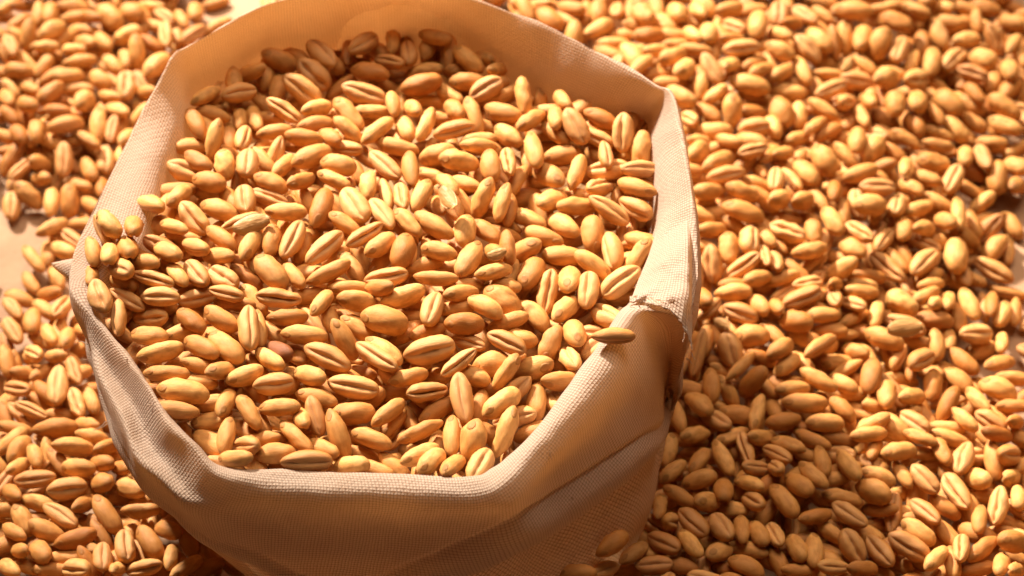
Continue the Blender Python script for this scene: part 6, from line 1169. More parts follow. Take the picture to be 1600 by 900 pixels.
-1846,1123,123,87,-2,165,132,63,66,0,250,-808,250,117,-6,26,123,62,56,0,-645,1809,83,177,-10,6,131,58,61,0,-562,1547,90,-21,5,-176,119,63,62,0,-1239,-1097,223,56,-2,-162,137,60,49,0,
-946,-966,231,-77,14,12,140,63,7,0,-904,-823,232,153,17,17,124,55,4,0,-1476,1810,112,-3,-8,-9,125,59,60,0,1514,-506,185,149,-5,-22,130,66,47,0,74,1284,207,-135,2,176,141,62,55,0,
-556,1333,94,-127,22,-14,121,60,74,0,-990,344,108,3,-5,-103,141,58,61,0,327,2078,200,-48,-1,11,119,59,81,0,-1470,-1095,214,91,-15,-28,135,61,44,0,2029,188,49,86,16,-35,135,55,59,0,
-107,1989,185,-136,2,175,130,61,24,0,-284,1805,160,51,7,41,140,65,55,0,1910,-418,160,-113,-16,114,122,58,40,0,472,310,273,-121,11,-30,140,69,81,0,-1890,788,35,-24,-11,-159,124,59,48,0,
-2016,335,42,-163,-13,1,128,67,43,0,1334,-1064,197,80,15,36,127,67,37,0,246,775,198,118,-8,-3,120,68,0,0,-77,2196,192,161,7,-40,141,54,71,0,-1313,-1130,208,68,3,-175,121,68,30,0,
1934,389,42,36,15,-161,135,64,36,0,-520,-1092,212,93,12,173,125,59,33,0,-1776,479,54,51,-29,-106,117,64,46,0,1104,2010,185,159,-15,-40,128,63,77,0,-184,-1093,167,131,19,-6,118,66,74,0,
1797,-131,136,103,1,116,118,69,9,0,828,1958,154,145,0,-30,138,66,87,0,-1353,2135,76,-50,3,40,128,70,100,0,-1787,62,67,-122,4,19,126,60,86,0,63,1821,159,18,19,-1,130,58,58,0,
1939,1085,67,59,13,-144,139,66,83,0,1832,-477,147,57,21,12,137,63,68,0,-873,806,49,100,19,-22,133,55,94,0,-1009,1135,29,-128,-1,-2,129,69,57,0,-1643,-266,125,-108,-13,-10,122,57,55,0,
-288,1589,118,-149,-1,171,119,63,51,0,596,-1122,167,111,-11,114,134,69,73,0,383,2026,153,-31,-2,24,139,66,34,0,817,1651,167,17,-18,173,128,60,21,0,273,919,175,-29,5,13,125,61,42,0,
-1324,1854,79,-67,-1,34,124,67,62,0,1676,1838,82,129,1,179,132,63,65,0,443,-785,184,167,-34,155,126,59,57,0,1435,-799,137,-134,-37,-61,133,59,80,0,498,1839,171,-97,9,-168,137,59,4,0,
1342,2092,141,9,-4,59,134,69,23,0,-1128,470,42,-48,-15,-109,135,61,43,0,-178,1529,138,-100,-4,27,130,57,26,0,-1191,785,37,-5,8,34,142,57,82,0,877,2036,154,-154,8,105,140,54,96,0,
1944,-53,83,-37,-16,-11,128,60,100,0,1526,-789,136,98,3,22,121,62,24,0,-256,1863,118,180,11,151,117,68,60,0,-549,-1142,165,-32,-14,46,121,55,30,0,373,2144,142,7,-3,-103,119,58,79,0,
-87,1939,142,171,10,103,136,57,8,0,-1733,936,27,-51,0,6,123,67,64,0,-187,2194,127,7,-5,-4,135,68,48,0,-1996,976,49,161,-19,-8,134,67,68,0,-466,-1111,158,89,-28,7,120,66,37,0,
485,1002,200,180,13,103,133,56,77,0,-653,1814,28,104,0,-55,136,70,24,0,-845,-1017,191,-127,3,173,116,64,85,0,-832,1056,42,-169,12,-57,140,68,54,0,1056,1854,125,-14,-4,-25,121,59,82,0,
-1698,150,51,-97,11,176,133,67,59,0,-1455,-1094,153,-177,22,-2,126,64,30,0,-1562,-691,130,61,0,23,132,70,58,0,-1803,-107,93,-122,-21,-171,124,59,81,0,-669,1305,41,-66,-13,-10,118,68,59,0,
-1700,-322,121,-89,-29,32,137,60,41,0,-1001,1031,41,103,16,-16,128,59,42,0,-935,681,48,116,-4,-34,140,68,99,0,-1692,-528,143,-8,-2,-157,130,58,46,0,97,-946,179,171,19,7,125,64,33,0,
-1236,1965,35,-131,-6,-34,119,63,33,0,1968,1489,79,33,18,38,136,61,20,0,421,832,180,-25,17,-17,134,65,73,0,-2207,1272,57,-150,8,156,140,65,67,0,-1088,-1079,194,-77,1,-179,119,70,39,0,
-1462,2209,71,179,-10,164,120,60,38,0,-1683,247,33,161,4,-6,138,57,60,0,2039,1167,80,91,-2,-28,118,66,58,0,1087,-863,147,-111,-21,56,133,55,55,0,405,1919,156,155,7,-9,137,58,38,0,
-1948,1416,76,-81,-17,-16,137,62,68,0,-496,1993,72,-177,-13,10,134,67,51,0,-1037,402,51,69,-9,-113,136,58,95,0,1288,-779,146,-64,10,-14,135,63,69,0,800,2183,163,-14,26,34,116,54,60,0,
128,2026,157,62,31,21,139,69,47,0,-2053,1253,58,-35,13,39,133,61,86,0,242,1923,149,30,-5,-105,139,54,68,0,422,202,193,-161,7,154,120,61,36,0,-1307,1944,64,104,9,-165,139,67,61,0,
939,-803,152,174,16,4,130,60,60,0,1503,-578,158,9,31,-150,131,64,71,0,1075,-952,152,-6,9,64,121,56,69,0,491,440,207,-92,-16,160,126,62,38,0,-401,1828,93,17,14,-156,120,62,41,0,
428,2299,159,96,2,11,125,64,30,0,1328,1881,135,-21,-4,26,117,64,43,0,483,668,216,92,7,174,116,66,88,0,-1790,1304,74,163,16,-180,117,68,29,0,-1091,894,51,29,21,176,134,56,30,0,
596,-820,165,-36,-25,-168,123,67,83,0,44,1415,146,-98,-3,-9,140,65,75,0,-368,1771,98,54,35,167,130,63,29,0,508,-1073,184,87,14,24,122,59,59,0,1820,-33,81,-142,15,-8,121,67,80,0,
547,2237,181,28,-24,-7,128,63,35,0,2090,953,100,122,-9,-47,119,55,23,0,-592,1430,88,-81,-13,-117,126,68,0,0,1794,-514,201,40,-9,-168,126,60,16,0,516,-1054,238,88,1,38,116,56,26,0,
1256,1862,181,94,-23,-174,121,62,14,0,-352,2001,158,136,-1,-32,137,68,80,0,-1568,2030,118,-147,16,-36,136,65,83,0,1535,-1037,179,33,9,-106,141,59,39,0,-301,1585,176,154,-6,16,139,62,26,0,
2027,427,38,-120,-11,31,124,66,70,0,-1173,-942,249,-64,11,-2,125,69,69,0,49,1704,210,149,22,-15,140,66,47,0,1884,-256,175,-92,-9,56,132,60,93,0,-337,-1114,201,48,-3,-14,118,69,69,0,
148,-907,242,-122,0,152,140,56,34,0,-1304,2056,109,166,5,-49,120,66,33,0,-2101,1042,97,65,-13,4,129,59,71,0,-1687,-1059,205,130,-18,-13,127,62,49,0,-391,1446,149,39,17,-152,119,61,44,0,
-918,1955,31,-68,-5,-146,139,62,84,0,2178,1116,118,-142,13,-28,126,62,60,0,1917,716,63,-24,-35,-142,121,69,79,0,-374,1543,150,-116,14,5,130,63,52,0,341,517,216,164,34,-35,137,66,100,0,
576,-1026,172,0,20,-102,141,69,44,0,690,-1145,167,151,-6,5,138,55,87,0,1733,-208,128,108,4,-177,121,62,78,0,1709,-701,143,-145,-4,-176,117,66,92,0,1704,1920,80,-170,15,-24,140,57,69,0,
-306,1008,117,64,12,-2,137,67,52,0,141,1975,216,-66,13,-112,136,58,65,0,-1742,911,80,-19,8,-104,137,67,38,0,343,753,166,157,-2,105,131,65,67,0,723,2141,157,81,5,176,141,59,68,0,
1584,-725,139,-31,-4,178,126,61,46,0,-379,2256,94,15,5,19,119,61,63,0,470,1968,151,-137,38,-33,124,70,100,0,-985,-802,168,-34,9,6,140,68,63,0,1734,-69,102,-84,29,-18,138,61,24,0,
-186,1921,126,-3,-7,-149,128,60,60,0,-1136,-1138,194,90,-10,-9,124,55,67,0,444,1796,154,-106,3,-12,122,62,65,0,-857,-1125,182,-32,10,63,124,65,57,0,-1728,-730,151,9,8,15,118,56,55,0,
1979,1642,89,32,-18,45,123,64,67,0,-865,-763,172,102,5,-13,129,67,11,0,260,1714,144,7,1,-153,119,64,66,0,-316,2033,112,-167,-6,5,136,60,61,0,-70,-1128,178,3,1,40,137,66,53,0,
1846,1448,79,-172,22,52,129,57,100,0,307,-1042,173,156,-9,-35,120,70,70,0,-1332,-1022,148,-171,-14,161,132,56,100,0,195,965,154,-121,2,23,139,58,39,0,1117,1932,172,43,-1,32,120,59,78,0,
-1086,-1127,245,-146,-4,-55,120,63,31,0,-2075,872,61,16,-2,-11,121,55,31,0,1862,-647,187,60,-14,-111,137,61,30,0,-1827,138,103,-171,-9,162,127,55,24,0,618,-1126,224,123,4,20,132,66,61,0,
-130,1633,139,0,-16,31,124,68,72,0,969,1867,141,-77,16,28,131,58,77,0,1620,-513,151,141,-10,-174,121,66,45,0,-1676,1751,71,16,-4,-158,136,56,60,0,-1213,34,117,-65,-26,-175,134,66,31,0,
515,562,207,53,6,-9,137,68,17,0,-1367,-1092,157,119,9,164,139,64,60,0,-896,-853,183,95,2,118,141,56,71,0,1063,2295,132,-170,-7,-13,129,54,36,0,1504,1812,101,62,25,26,135,69,64,0,
-230,-993,169,131,8,158,125,63,83,0,443,1685,173,-38,18,-173,126,69,72,0,1458,-881,133,-157,0,-178,129,69,75,0,1660,-323,120,80,2,-20,137,63,21,0,898,-1063,167,148,-13,-19,134,67,63,0,
-556,2269,35,4,3,15,117,67,97,0,522,916,203,119,10,17,139,57,87,0,-1891,-531,151,41,20,-107,138,56,94,0,2030,1080,55,1,17,37,127,63,42,0,-1793,212,39,22,-12,-172,128,65,89,0,
515,2066,176,60,12,172,136,70,33,0,1346,-1017,127,150,8,-25,131,64,61,0,104,2243,155,2,-13,-1,117,56,68,0,303,-920,176,34,-10,-163,135,62,10,0,-1063,216,84,-28,-8,-64,136,57,65,0,
548,369,185,-177,33,-3,134,62,40,0,-392,-1059,148,-93,21,-10,121,62,90,0,-1092,-877,184,177,-8,10,130,64,64,0,-639,2219,27,-35,0,26,130,67,96,0,1160,-835,159,-85,-11,-162,126,68,85,0,
1038,-1035,144,32,8,-165,136,64,16,0,468,1100,193,-155,2,-32,137,68,58,0,-695,-1136,158,129,-1,-35,124,64,74,0,144,1222,154,107,-25,113,126,67,52,0,-772,1267,43,178,-18,-16,136,57,9,0,
974,1957,140,139,9,8,118,65,65,0,-1939,1741,54,19,-2,-104,126,66,43,0,-1421,1971,63,36,17,-38,117,59,32,0,1556,-440,132,51,-11,8,136,65,2,0,-1859,946,30,161,4,160,129,62,9,0,
-566,2156,40,19,-15,-103,117,62,26,0,224,2057,150,-148,-18,160,140,62,0,0,-1501,-914,154,66,10,11,120,65,94,0,-1313,-943,158,-88,30,14,136,65,36,0,1798,981,38,-59,9,61,130,69,42,0,
-1144,591,45,-174,14,168,118,63,47,0,429,734,201,99,-18,28,137,63,67,0,-1128,1026,69,-92,-24,-171,138,70,25,0,-1626,-723,156,97,-10,168,127,65,70,0,748,1864,158,126,-4,-7,116,64,39,0,
-1563,-406,141,-30,10,-167,135,68,76,0,-1196,1879,32,72,6,-115,119,64,56,0,2130,1181,75,-29,4,-27,140,66,70,0,329,1172,160,113,6,22,130,67,39,0,1672,-614,143,118,-7,7,122,57,93,0,
257,2156,138,162,25,103,141,60,100,0,726,2207,206,-51,-9,-6,117,58,87,0,307,620,201,-80,-9,-117,137,63,26,0,-642,1359,77,138,-7,-1,125,61,53,0,1247,-841,192,-151,-12,-35,129,67,43,0,
-181,-1049,223,-160,16,2,121,66,34,0,1895,1045,108,159,6,6,123,61,53,0,-476,1809,118,81,0,1,139,66,92,0,-1720,-362,186,-94,11,-21,139,66,100,0,-841,-1156,236,120,16,-4,137,59,45,0,
-34,1994,218,145,10,9,131,56,54,0,-1491,2023,105,-110,43,157,116,63,98,0,-403,1106,129,127,-29,-21,133,60,51,0,299,936,225,-70,-1,-16,128,57,16,0,487,1892,207,10,-9,29,140,56,46,0,
714,1855,210,-47,-20,-180,126,56,23,0,-1139,984,112,29,13,-105,122,66,73,0,1143,-1043,213,110,5,-1,133,68,100,0,216,1873,187,144,37,-3,142,56,4,0,416,23,240,163,15,104,129,62,51,0,
1699,-608,201,179,-2,-180,120,56,100,0,-738,2078,49,24,-3,64,128,54,17,0,384,1109,230,21,-10,-104,138,63,58,0,921,1844,200,138,-4,-6,126,67,44,0,1768,4,72,-28,-48,176,126,63,47,0,
1803,1278,93,-63,-7,5,119,59,100,0,235,-1081,175,158,17,-71,130,68,74,0,-532,1822,33,12,-5,29,135,69,100,0,132,1867,157,165,-12,-19,138,60,34,0,160,2110,133,-85,6,-2,127,56,64,0,
655,1826,174,-9,-15,-149,121,68,73,0,63,2091,147,-58,-5,63,132,62,59,0,-1835,1291,130,2,6,-153,128,68,35,0,-2091,1139,48,-146,10,-18,140,65,77,0,-478,2249,71,-83,-5,-15,140,62,88,0,
1601,-272,129,45,-27,4,137,69,0,0,-358,1930,105,-40,3,-6,124,57,45,0,-1301,2065,53,6,6,44,124,57,93,0,-165,2302,127,112,17,-34,127,68,31,0,-1008,732,47,91,-13,20,141,64,25,0,
1284,2023,140,-12,-19,39,119,67,77,0,315,1781,149,23,-5,179,130,56,47,0,-1872,-401,146,25,3,42,126,68,0,0,-1255,-1098,164,30,3,13,137,60,16,0,441,-1030,179,-146,-2,-34,134,69,100,0,
1447,1935,109,-1,-13,-166,132,61,24,0,219,1800,135,-25,-17,-105,123,67,34,0,-1760,-379,139,128,-9,109,122,60,10,0,413,-233,189,-107,-8,115,141,60,79,0,-1196,2182,22,-159,0,-12,117,56,42,0,
-700,-935,172,-47,8,15,117,55,50,0,1424,-1142,131,-138,9,-177,138,68,74,0,-57,1375,148,-113,-3,10,118,69,94,0,2061,967,42,-14,14,-103,131,67,37,0,-1043,1285,41,86,-17,-30,133,55,65,0,
786,442,184,75,-26,34,119,60,22,0,2038,1635,135,-102,15,8,140,63,65,0,1876,1718,140,95,1,-42,131,66,60,0,-1477,-743,210,-87,21,16,137,70,88,0,2029,1318,131,-98,5,179,124,67,72,0,
1043,-915,184,34,2,5,132,61,60,0,-1908,-180,139,88,20,6,117,55,50,0,-1207,285,53,-135,22,-18,120,66,43,0,-624,1430,30,-171,2,164,123,70,30,0,-2135,1206,55,27,3,-166,126,55,87,0,
195,1300,149,61,-24,66,135,64,49,0,72,1737,160,-41,2,-162,138,63,56,0,891,-873,158,-137,-18,146,132,60,16,0,513,-860,183,-104,6,-30,140,56,49,0,861,-964,155,139,-16,-6,122,59,23,0,
-273,1735,124,74,-3,-43,129,69,100,0,-1247,-1001,183,123,12,-15,121,59,36,0,570,1687,185,-121,9,-9,121,56,48,0,-2200,1130,51,-162,-2,104,121,59,48,0,-1007,-1052,171,-120,-13,112,123,58,0,0,
1363,1987,137,79,19,175,134,61,58,0,2036,871,27,-113,0,-3,136,68,65,0,386,917,181,167,13,-9,137,69,55,0,1876,-206,124,-69,-4,-167,134,56,81,0,-459,1895,67,82,1,-10,141,61,100,0,
-248,2105,116,28,-10,-162,137,60,100,0,-370,1470,103,121,-3,5,141,64,85,0,-1262,-831,174,-38,-6,29,119,54,70,0,-1587,-89,88,27,30,-168,134,66,34,0,1862,1048,56,-115,-10,-55,127,67,56,0,
174,2203,156,47,-11,27,132,67,86,0,-252,2293,126,-113,0,-179,121,63,64,0,1557,-1008,131,146,-13,8,140,67,53,0,1375,-864,133,-106,-21,-16,128,62,51,0,1613,1806,122,-122,-5,34,137,65,57,0,
1523,-774,188,172,16,103,140,57,11,0,1730,-1007,196,32,-34,31,133,67,22,0,55,2230,207,-72,5,-8,116,58,100,0,560,-973,217,-108,-8,169,133,57,73,0,836,-1071,211,-102,-9,29,129,67,79,0,
101,-1084,241,-87,-12,-119,122,60,46,0,433,413,232,27,21,19,124,60,27,0,-665,-918,204,117,-15,-57,117,58,70,0,1968,1429,120,120,-6,11,136,61,37,0,-373,946,162,116,-36,0,138,57,49,0,
-1264,-869,242,50,2,-162,136,62,61,0,1084,1742,178,119,-6,-41,142,60,27,0,-1757,-718,198,23,19,-8,117,67,15,0,-1193,1953,76,43,-1,-160,134,67,55,0,-1686,347,32,-167,-8,-7,140,57,77,0,
-433,1330,118,65,-2,12,121,66,36,0,174,1125,209,85,7,-25,126,58,53,0,585,1770,221,-172,-14,-177,138,59,53,0,-878,2064,38,49,-13,-8,131,57,69,0,395,-70,236,16,-3,3,118,58,31,0,
927,2219,195,-66,10,162,132,57,15,0,-2045,987,94,39,11,26,136,55,14,0,-1487,-639,205,161,-12,170,120,65,67,0,-2106,1035,41,-149,12,-13,132,67,25,0,768,1706,162,176,4,-22,116,69,71,0,
1869,1211,77,94,-13,-4,141,70,70,0,-1902,893,29,0,4,7,140,58,56,0,1576,-131,127,-76,7,29,125,55,96,0,-1013,539,61,91,17,-14,141,57,64,0,-165,1381,160,-163,-15,-25,132,66,3,0,
1578,-1130,194,50,-6,-150,140,66,22,0,1895,-131,131,-65,-13,4,125,60,39,0,-1787,1096,47,-88,-8,-42,121,60,43,0,351,-1117,173,142,-27,-18,116,64,54,0,17,-953,169,-88,9,-119,119,56,34,0,
-1125,-936,189,-168,10,-56,135,64,61,0,281,1032,161,173,13,-39,122,54,47,0,2135,1105,74,-28,0,14,120,59,63,0,104,1316,156,86,-6,-6,119,60,74,0,-1595,-209,105,133,-9,166,132,56,38,0,
-496,-1043,167,21,-5,-175,124,64,79,0,-653,-823,144,-56,-24,30,130,61,76,0,-607,2002,24,-20,0,180,122,61,42,0,1433,2135,124,141,-10,106,135,66,83,0,1125,1690,128,10,0,-104,128,64,100,0,
415,349,188,-102,14,178,118,67,40,0,-1569,2203,70,145,-16,-20,117,68,77,0,-920,-1048,190,-103,10,179,128,63,33,0,931,2274,147,104,1,175,140,64,70,0,-1514,1995,49,153,20,166,128,62,10,0,
-1996,200,40,64,-9,-18,124,65,16,0,-28,2009,151,99,0,117,123,66,26,0,1429,1843,129,113,-2,-19,139,69,44,0,508,151,204,-141,9,-14,119,70,80,0,-520,1563,47,34,19,-17,127,67,89,0,
1870,1315,121,-5,0,-103,131,55,13,0,-476,1473,130,-105,-15,5,123,69,17,0,-830,727,117,99,-9,6,137,61,89,0,782,2048,209,-74,-34,-159,120,56,100,0,-37,1702,209,-99,0,-163,119,56,91,0,
809,2293,165,-159,22,152,118,64,47,0,1486,2050,123,-130,26,170,125,69,48,0,-2197,1003,42,-80,0,0,122,64,21,0,-1609,-760,216,99,-4,173,140,63,30,0,759,1969,211,-105,-23,152,119,61,48,0,
1782,-413,176,97,10,-172,133,68,37,0,1967,1095,122,8,8,2,131,56,74,0,830,1786,205,159,-23,-177,126,59,100,0,-1968,1271,116,43,12,24,124,67,37,0,1054,-1123,178,-8,-11,-16,118,55,52,0,
-895,-1048,241,-159,-3,-1,118,55,82,0,-1776,-908,196,-174,-21,102,140,66,72,0,356,831,206,91,12,-6,139,61,45,0,-1772,760,32,-32,2,-34,135,59,50,0,-781,2147,51,-117,-14,-28,140,55,94,0,
-114,2100,200,5,-14,22,118,68,59,0,1054,2110,189,12,8,-164,139,59,38,0,1749,411,37,-123,-10,-40,129,65,100,0,-1712,-92,145,84,-3,-13,121,66,74,0,1814,1528,125,64,-10,-40,141,68,41,0,
1717,-839,188,76,5,-23,129,66,26,0,-1067,472,85,171,6,-12,134,70,81,0,-1821,-483,213,-30,22,49,121,66,56,0,-1036,1194,83,12,-35,99,127,56,52,0,557,1954,237,-90,-7,120,137,61,80,0,
-1605,1720,120,-31,8,-19,137,68,99,0,-2164,1267,121,-123,6,21,125,57,43,0,-1930,1341,100,-24,5,30,125,57,26,0,-757,1018,84,146,16,-57,122,58,59,0,461,1048,233,27,-16,30,140,67,0,0,
-1815,-786,197,131,-6,24,120,62,93,0,-412,829,151,-33,29,44,130,58,38,0,1769,637,32,156,8,105,124,58,54,0,1934,1671,116,1,21,-102,133,54,70,0,-1052,861,98,159,-2,-4,124,68,81,0,
-110,2285,184,-126,13,10,127,55,100,0,-1773,1074,104,144,-13,106,136,63,19,0,1793,1051,123,-82,15,34,125,66,44,0,1574,-384,180,170,-7,103,140,63,77,0,-2208,1195,95,129,6,-167,117,66,41,0,
265,-1109,230,130,-3,167,129,65,43,0,1331,1969,183,151,-1,-15,131,69,20,0,1889,1249,125,143,23,158,126,69,36,0,353,2151,195,-158,-21,19,126,56,46,0,-1936,1202,105,-103,-19,13,136,58,73,0,
1538,2100,138,-39,9,-171,127,58,63,0,-1852,445,44,-21,-12,4,126,69,17,0,1458,-1164,185,-64,12,-158,118,61,58,0,-1394,1838,108,-23,-1,26,129,59,85,0,-2078,1385,126,-125,-13,38,116,67,61,0,
1662,-215,131,-40,10,12,138,60,71,0,-35,1809,155,-51,-14,45,131,62,100,0,504,2181,161,-114,28,180,124,59,76,0,815,-974,198,111,19,164,132,56,43,0,-625,2258,72,-49,-13,13,135,55,36,0,
-1433,-912,205,-139,-22,168,140,64,31,0,255,894,235,109,-10,-4,129,66,44,0,-740,-1015,189,-67,5,-173,121,63,42,0,1849,-721,129,8,3,5,124,60,42,0,-1734,-130,78,28,2,-166,129,68,64,0,
1799,-393,114,-70,24,16,123,63,69,0,-701,1218,25,105,0,-35,124,57,34,0,-1831,-698,152,-132,7,179,132,57,58,0,-1424,1891,74,157,7,149,122,67,52,0,1148,1789,122,170,-10,-56,123,58,80,0,
-1354,1755,88,32,-38,-153,130,64,8,0,-102,-551,691,122,-6,153,123,69,50,0,-647,734,596,-175,0,11,132,61,58,0,-2002,893,25,-70,0,17,122,63,100,0,1254,-1011,150,141,10,156,129,64,21,0,
-1668,-794,154,-32,-13,-27,121,69,75,0,1970,1027,62,-138,-36,-45,120,67,76,0,388,2225,150,96,-23,117,124,69,34,0,2149,971,33,143,-9,106,128,59,20,0,1962,841,25,60,0,8,139,62,10,0,
-1522,-774,170,149,-5,-23,141,66,0,0,998,1691,152,-155,3,-34,136,67,59,0,1966,-186,125,60,13,-14,141,67,65,0,-298,2201,99,172,9,103,129,68,43,0,1429,-962,131,-136,-23,-5,122,65,39,0,
-826,1178,24,92,-1,-8,140,57,83,0,-456,-932,160,170,-14,163,135,60,65,0,1913,1609,67,110,-1,114,130,62,18,0,1720,718,48,-48,18,-166,133,68,56,0,-906,571,615,-117,-8,-24,120,67,60,0,
-127,467,619,30,-3,-5,131,66,66,0,-112,-283,669,90,8,19,122,61,54,0,-778,-1116,185,-35,-7,169,118,62,85,0,-1785,1229,39,32,13,-20,126,58,49,0,1597,1820,72,-9,-11,22,128,57,23,0,
-1176,-1034,190,96,-8,167,130,67,42,0,-1786,869,24,-99,0,-1,134,61,39,0,1096,2113,135,-170,1,157,140,69,43,0,1731,977,70,46,5,-161,124,62,16,0,739,-827,169,142,12,17,136,54,47,0,
1212,2076,119,168,-3,-51,137,62,63,0,782,2067,151,-12,29,12,129,62,48,0,-991,-922,182,-74,2,-16,129,66,16,0,788,-1071,171,79,-8,-166,139,59,42,0,5,2084,163,126,2,26,138,63,88,0,
-106,1459,125,-45,-9,19,131,60,21,0,-651,492,680,47,-7,-168,120,57,42,0,-505,50,686,40,-11,-179,118,56,48,0,-1093,778,50,113,25,145,123,59,13,0,1733,-516,153,-16,6,21,120,68,84,0,
-1826,-456,151,-3,18,-168,125,65,50,0,-1171,1111,78,91,-22,-13,128,58,14,0,-718,-853,162,-5,-1,1,140,55,66,0,416,637,184,-80,4,166,124,69,0,0,1343,-944,139,128,-7,9,133,67,43,0,
-429,665,658,-36,23,39,126,59,94,0,35,2297,155,162,2,154,126,57,15,0,-1194,865,45,-33,6,-176,139,65,0,0,1878,298,27,132,0,17,128,67,81,0,-543,-955,155,-23,-12,42,135,63,40,0,
1730,18,27,43,0,7,136,67,89,0,-886,884,26,125,3,-53,120,58,84,0,-1790,-31,82,-95,-24,-3,137,56,43,0,-1921,284,25,-21,0,25,137,61,52,0,994,-888,144,149,12,-40,121,69,67,0,
575,2136,147,178,2,-7,128,69,54,0,-1248,1819,72,-111,4,-1,131,69,40,0,-12,1888,152,-99,-27,117,122,69,45,0,-1703,-658,147,23,-16,17,133,63,39,0,242,-815,198,109,-17,114,128,56,36,0,
-830,736,57,-135,20,-13,123,67,64,0,-515,153,698,-89,-8,-55,137,60,65,0,511,772,206,144,38,19,128,60,77,0,-718,-757,150,-86,-6,17,117,62,28,0,-2076,923,48,-152,-19,-32,141,61,68,0,
1006,2011,187,-82,13,-164,132,60,76,0,-1665,1823,117,-99,16,13,131,61,52,0,1860,-566,202,132,-27,11,125,61,9,0,1740,1807,137,130,-26,-1,124,66,61,0,106,1826,219,46,2,14,137,63,63,0,
-1106,665,106,-61,6,29,125,60,13,0,28,1432,197,96,-12,-21,136,62,27,0,-350,-992,187,76,21,10,123,57,40,0,-459,1026,134,52,-14,-9,139,61,65,0,-965,866,71,-31,-4,67,137,65,40,0,
-1711,-614,186,-95,27,166,131,69,30,0,-404,1740,149,78,7,-149,119,67,100,0,-1172,1776,79,-54,11,-109,117,61,73,0,-1590,-920,203,-148,-16,106,120,70,57,0,-674,860,125,3,19,37,117,57,71,0,
1798,-702,179,-89,-22,-2,130,56,48,0,1924,125,36,109,0,-164,126,60,50,0,-522,2052,119,25,2,12,133,61,91,0,-1821,885,70,-62,-1,-150,136,59,1,0,408,307,256,-118,5,18,141,67,100,0,
-2130,1136,101,100,-4,-12,121,56,60,0,-1294,1808,124,102,15,4,126,61,62,0,-785,1794,53,-135,17,-55,123,69,55,0,-243,1731,173,-39,-18,-28,129,59,89,0,-525,1714,78,87,-19,12,122,65,53,0,
1405,-873,179,-124,-7,158,117,64,52,0,157,954,202,-126,-2,-36,121,68,98,0,-84,-982,216,-152,27,13,121,66,10,0,-1849,290,84,161,5,-3,134,64,48,0,492,576,277,-125,1,-55,138,59,43,0,
1953,800,82,72,-13,8,142,64,0,0,-1024,-1146,194,-104,-6,167,124,63,100,0,389,1132,179,86,3,-12,136,61,71,0,-1901,1581,59,-47,-1,11,128,63,53,0,850,1881,152,179,3,147,129,64,73,0,
-1069,-1,114,120,-7,7,125,63,62,0,-1771,-198,113,139,4,174,124,69,50,0,1777,274,24,10,0,5,141,59,12,0,112,-1021,185,-42,-4,25,126,66,87,0,1877,-393,128,72,11,21,124,59,39,0,
-1536,-1014,157,-43,-21,-19,126,62,67,0,512,1753,151,-61,31,172,134,68,39,0,1269,-912,147,109,6,-177,124,60,24,0,75,1151,167,-1,0,-2,129,55,77,0,1084,1935,122,-26,-11,-161,139,65,63,0,
-1292,2164,48,-52,22,-166,128,55,77,0,413,1010,177,92,-18,1,135,55,32,0,203,2307,146,52,-2,-6,123,60,45,0,-1056,627,54,-104,8,168,123,62,13,0,165,-1119,199,117,16,151,120,61,22,0,
-1169,948,46,-40,-18,-174,131,57,62,0,438,1205,179,-40,0,-7,123,70,83,0,469,880,209,-33,-15,-14,124,68,61,0,-177,2034,124,32,5,-1,141,63,92,0,546,1910,151,94,-6,-41,139,66,56,0,
-1861,-617,142,161,-9,7,119,55,80,0,-1520,-558,132,55,39,-110,123,68,100,0,659,2193,174,48,-7,-158,119,70,53,0,-1020,-391,180,-26,-15,17,124,57,40,0,-1881,-148,101,24,24,180,131,70,50,0,
301,1997,146,151,2,105,124,69,91,0,1792,1356,74,107,22,169,120,55,49,0,329,972,173,7,-11,178,140,62,54,0,-1218,2082,27,-58,0,25,138,68,37,0,-113,1722,137,-146,-2,106,128,62,81,0,
-1215,1094,47,-69,-2,-114,137,65,35,0,-1817,1012,63,-85,-5,-2,135,62,45,0,538,287,191,-120,31,11,122,58,22,0,-1467,1739,124,147,0,-24,136,65,78,0,1858,-51,122,55,15,-12,135,66,100,0,
1473,1954,164,-35,25,33,121,69,100,0,-708,1878,61,-114,19,-179,124,68,37,0,-1469,-843,200,-25,-18,-105,137,54,79,0,1701,-754,178,-167,3,140,134,60,44,0,1210,-1149,184,154,-14,104,119,62,75,0,
1956,1186,135,107,19,-13,122,62,68,0,136,2214,210,138,-11,-27,139,66,94,0,-321,1891,164,-21,18,-9,125,66,57,0,-408,2232,152,26,-10,4,141,67,51,0,-1921,-294,175,171,-6,-4,132,62,44,0,
-1241,1730,90,3,9,53,132,56,47,0,-1590,-678,186,-53,7,-174,131,63,37,0,1484,1862,146,-115,33,-33,134,57,0,0,277,-986,243,45,9,-108,139,55,76,0,-1512,-963,200,91,4,-12,128,60,70,0,
-1344,1983,115,-159,-7,-49,140,64,93,0,-2042,1317,96,101,-8,-11,131,62,87,0,-140,1612,198,21,9,-104,137,68,74,0,-1608,0,128,-24,1,-7,140,66,26,0,-1047,179,147,-118,-7,-13,118,55,73,0,
1477,-861,190,56,-10,16,119,68,79,0,-63,966,206,-20,-8,7,128,66,71,0,14,696,206,105,-19,-166,141,62,49,0,-16,-999,224,-160,17,-48,141,55,67,0,-1640,-559,195,95,-19,-50,126,65,24,0,
-1511,1893,119,74,8,-170,119,64,53,0,1129,1829,162,156,3,-43,128,56,43,0,801,1871,210,-79,22,33,131,67,30,0,-1779,350,37,-85,12,-47,130,59,48,0,960,-920,206,-129,-10,-24,126,54,71,0,
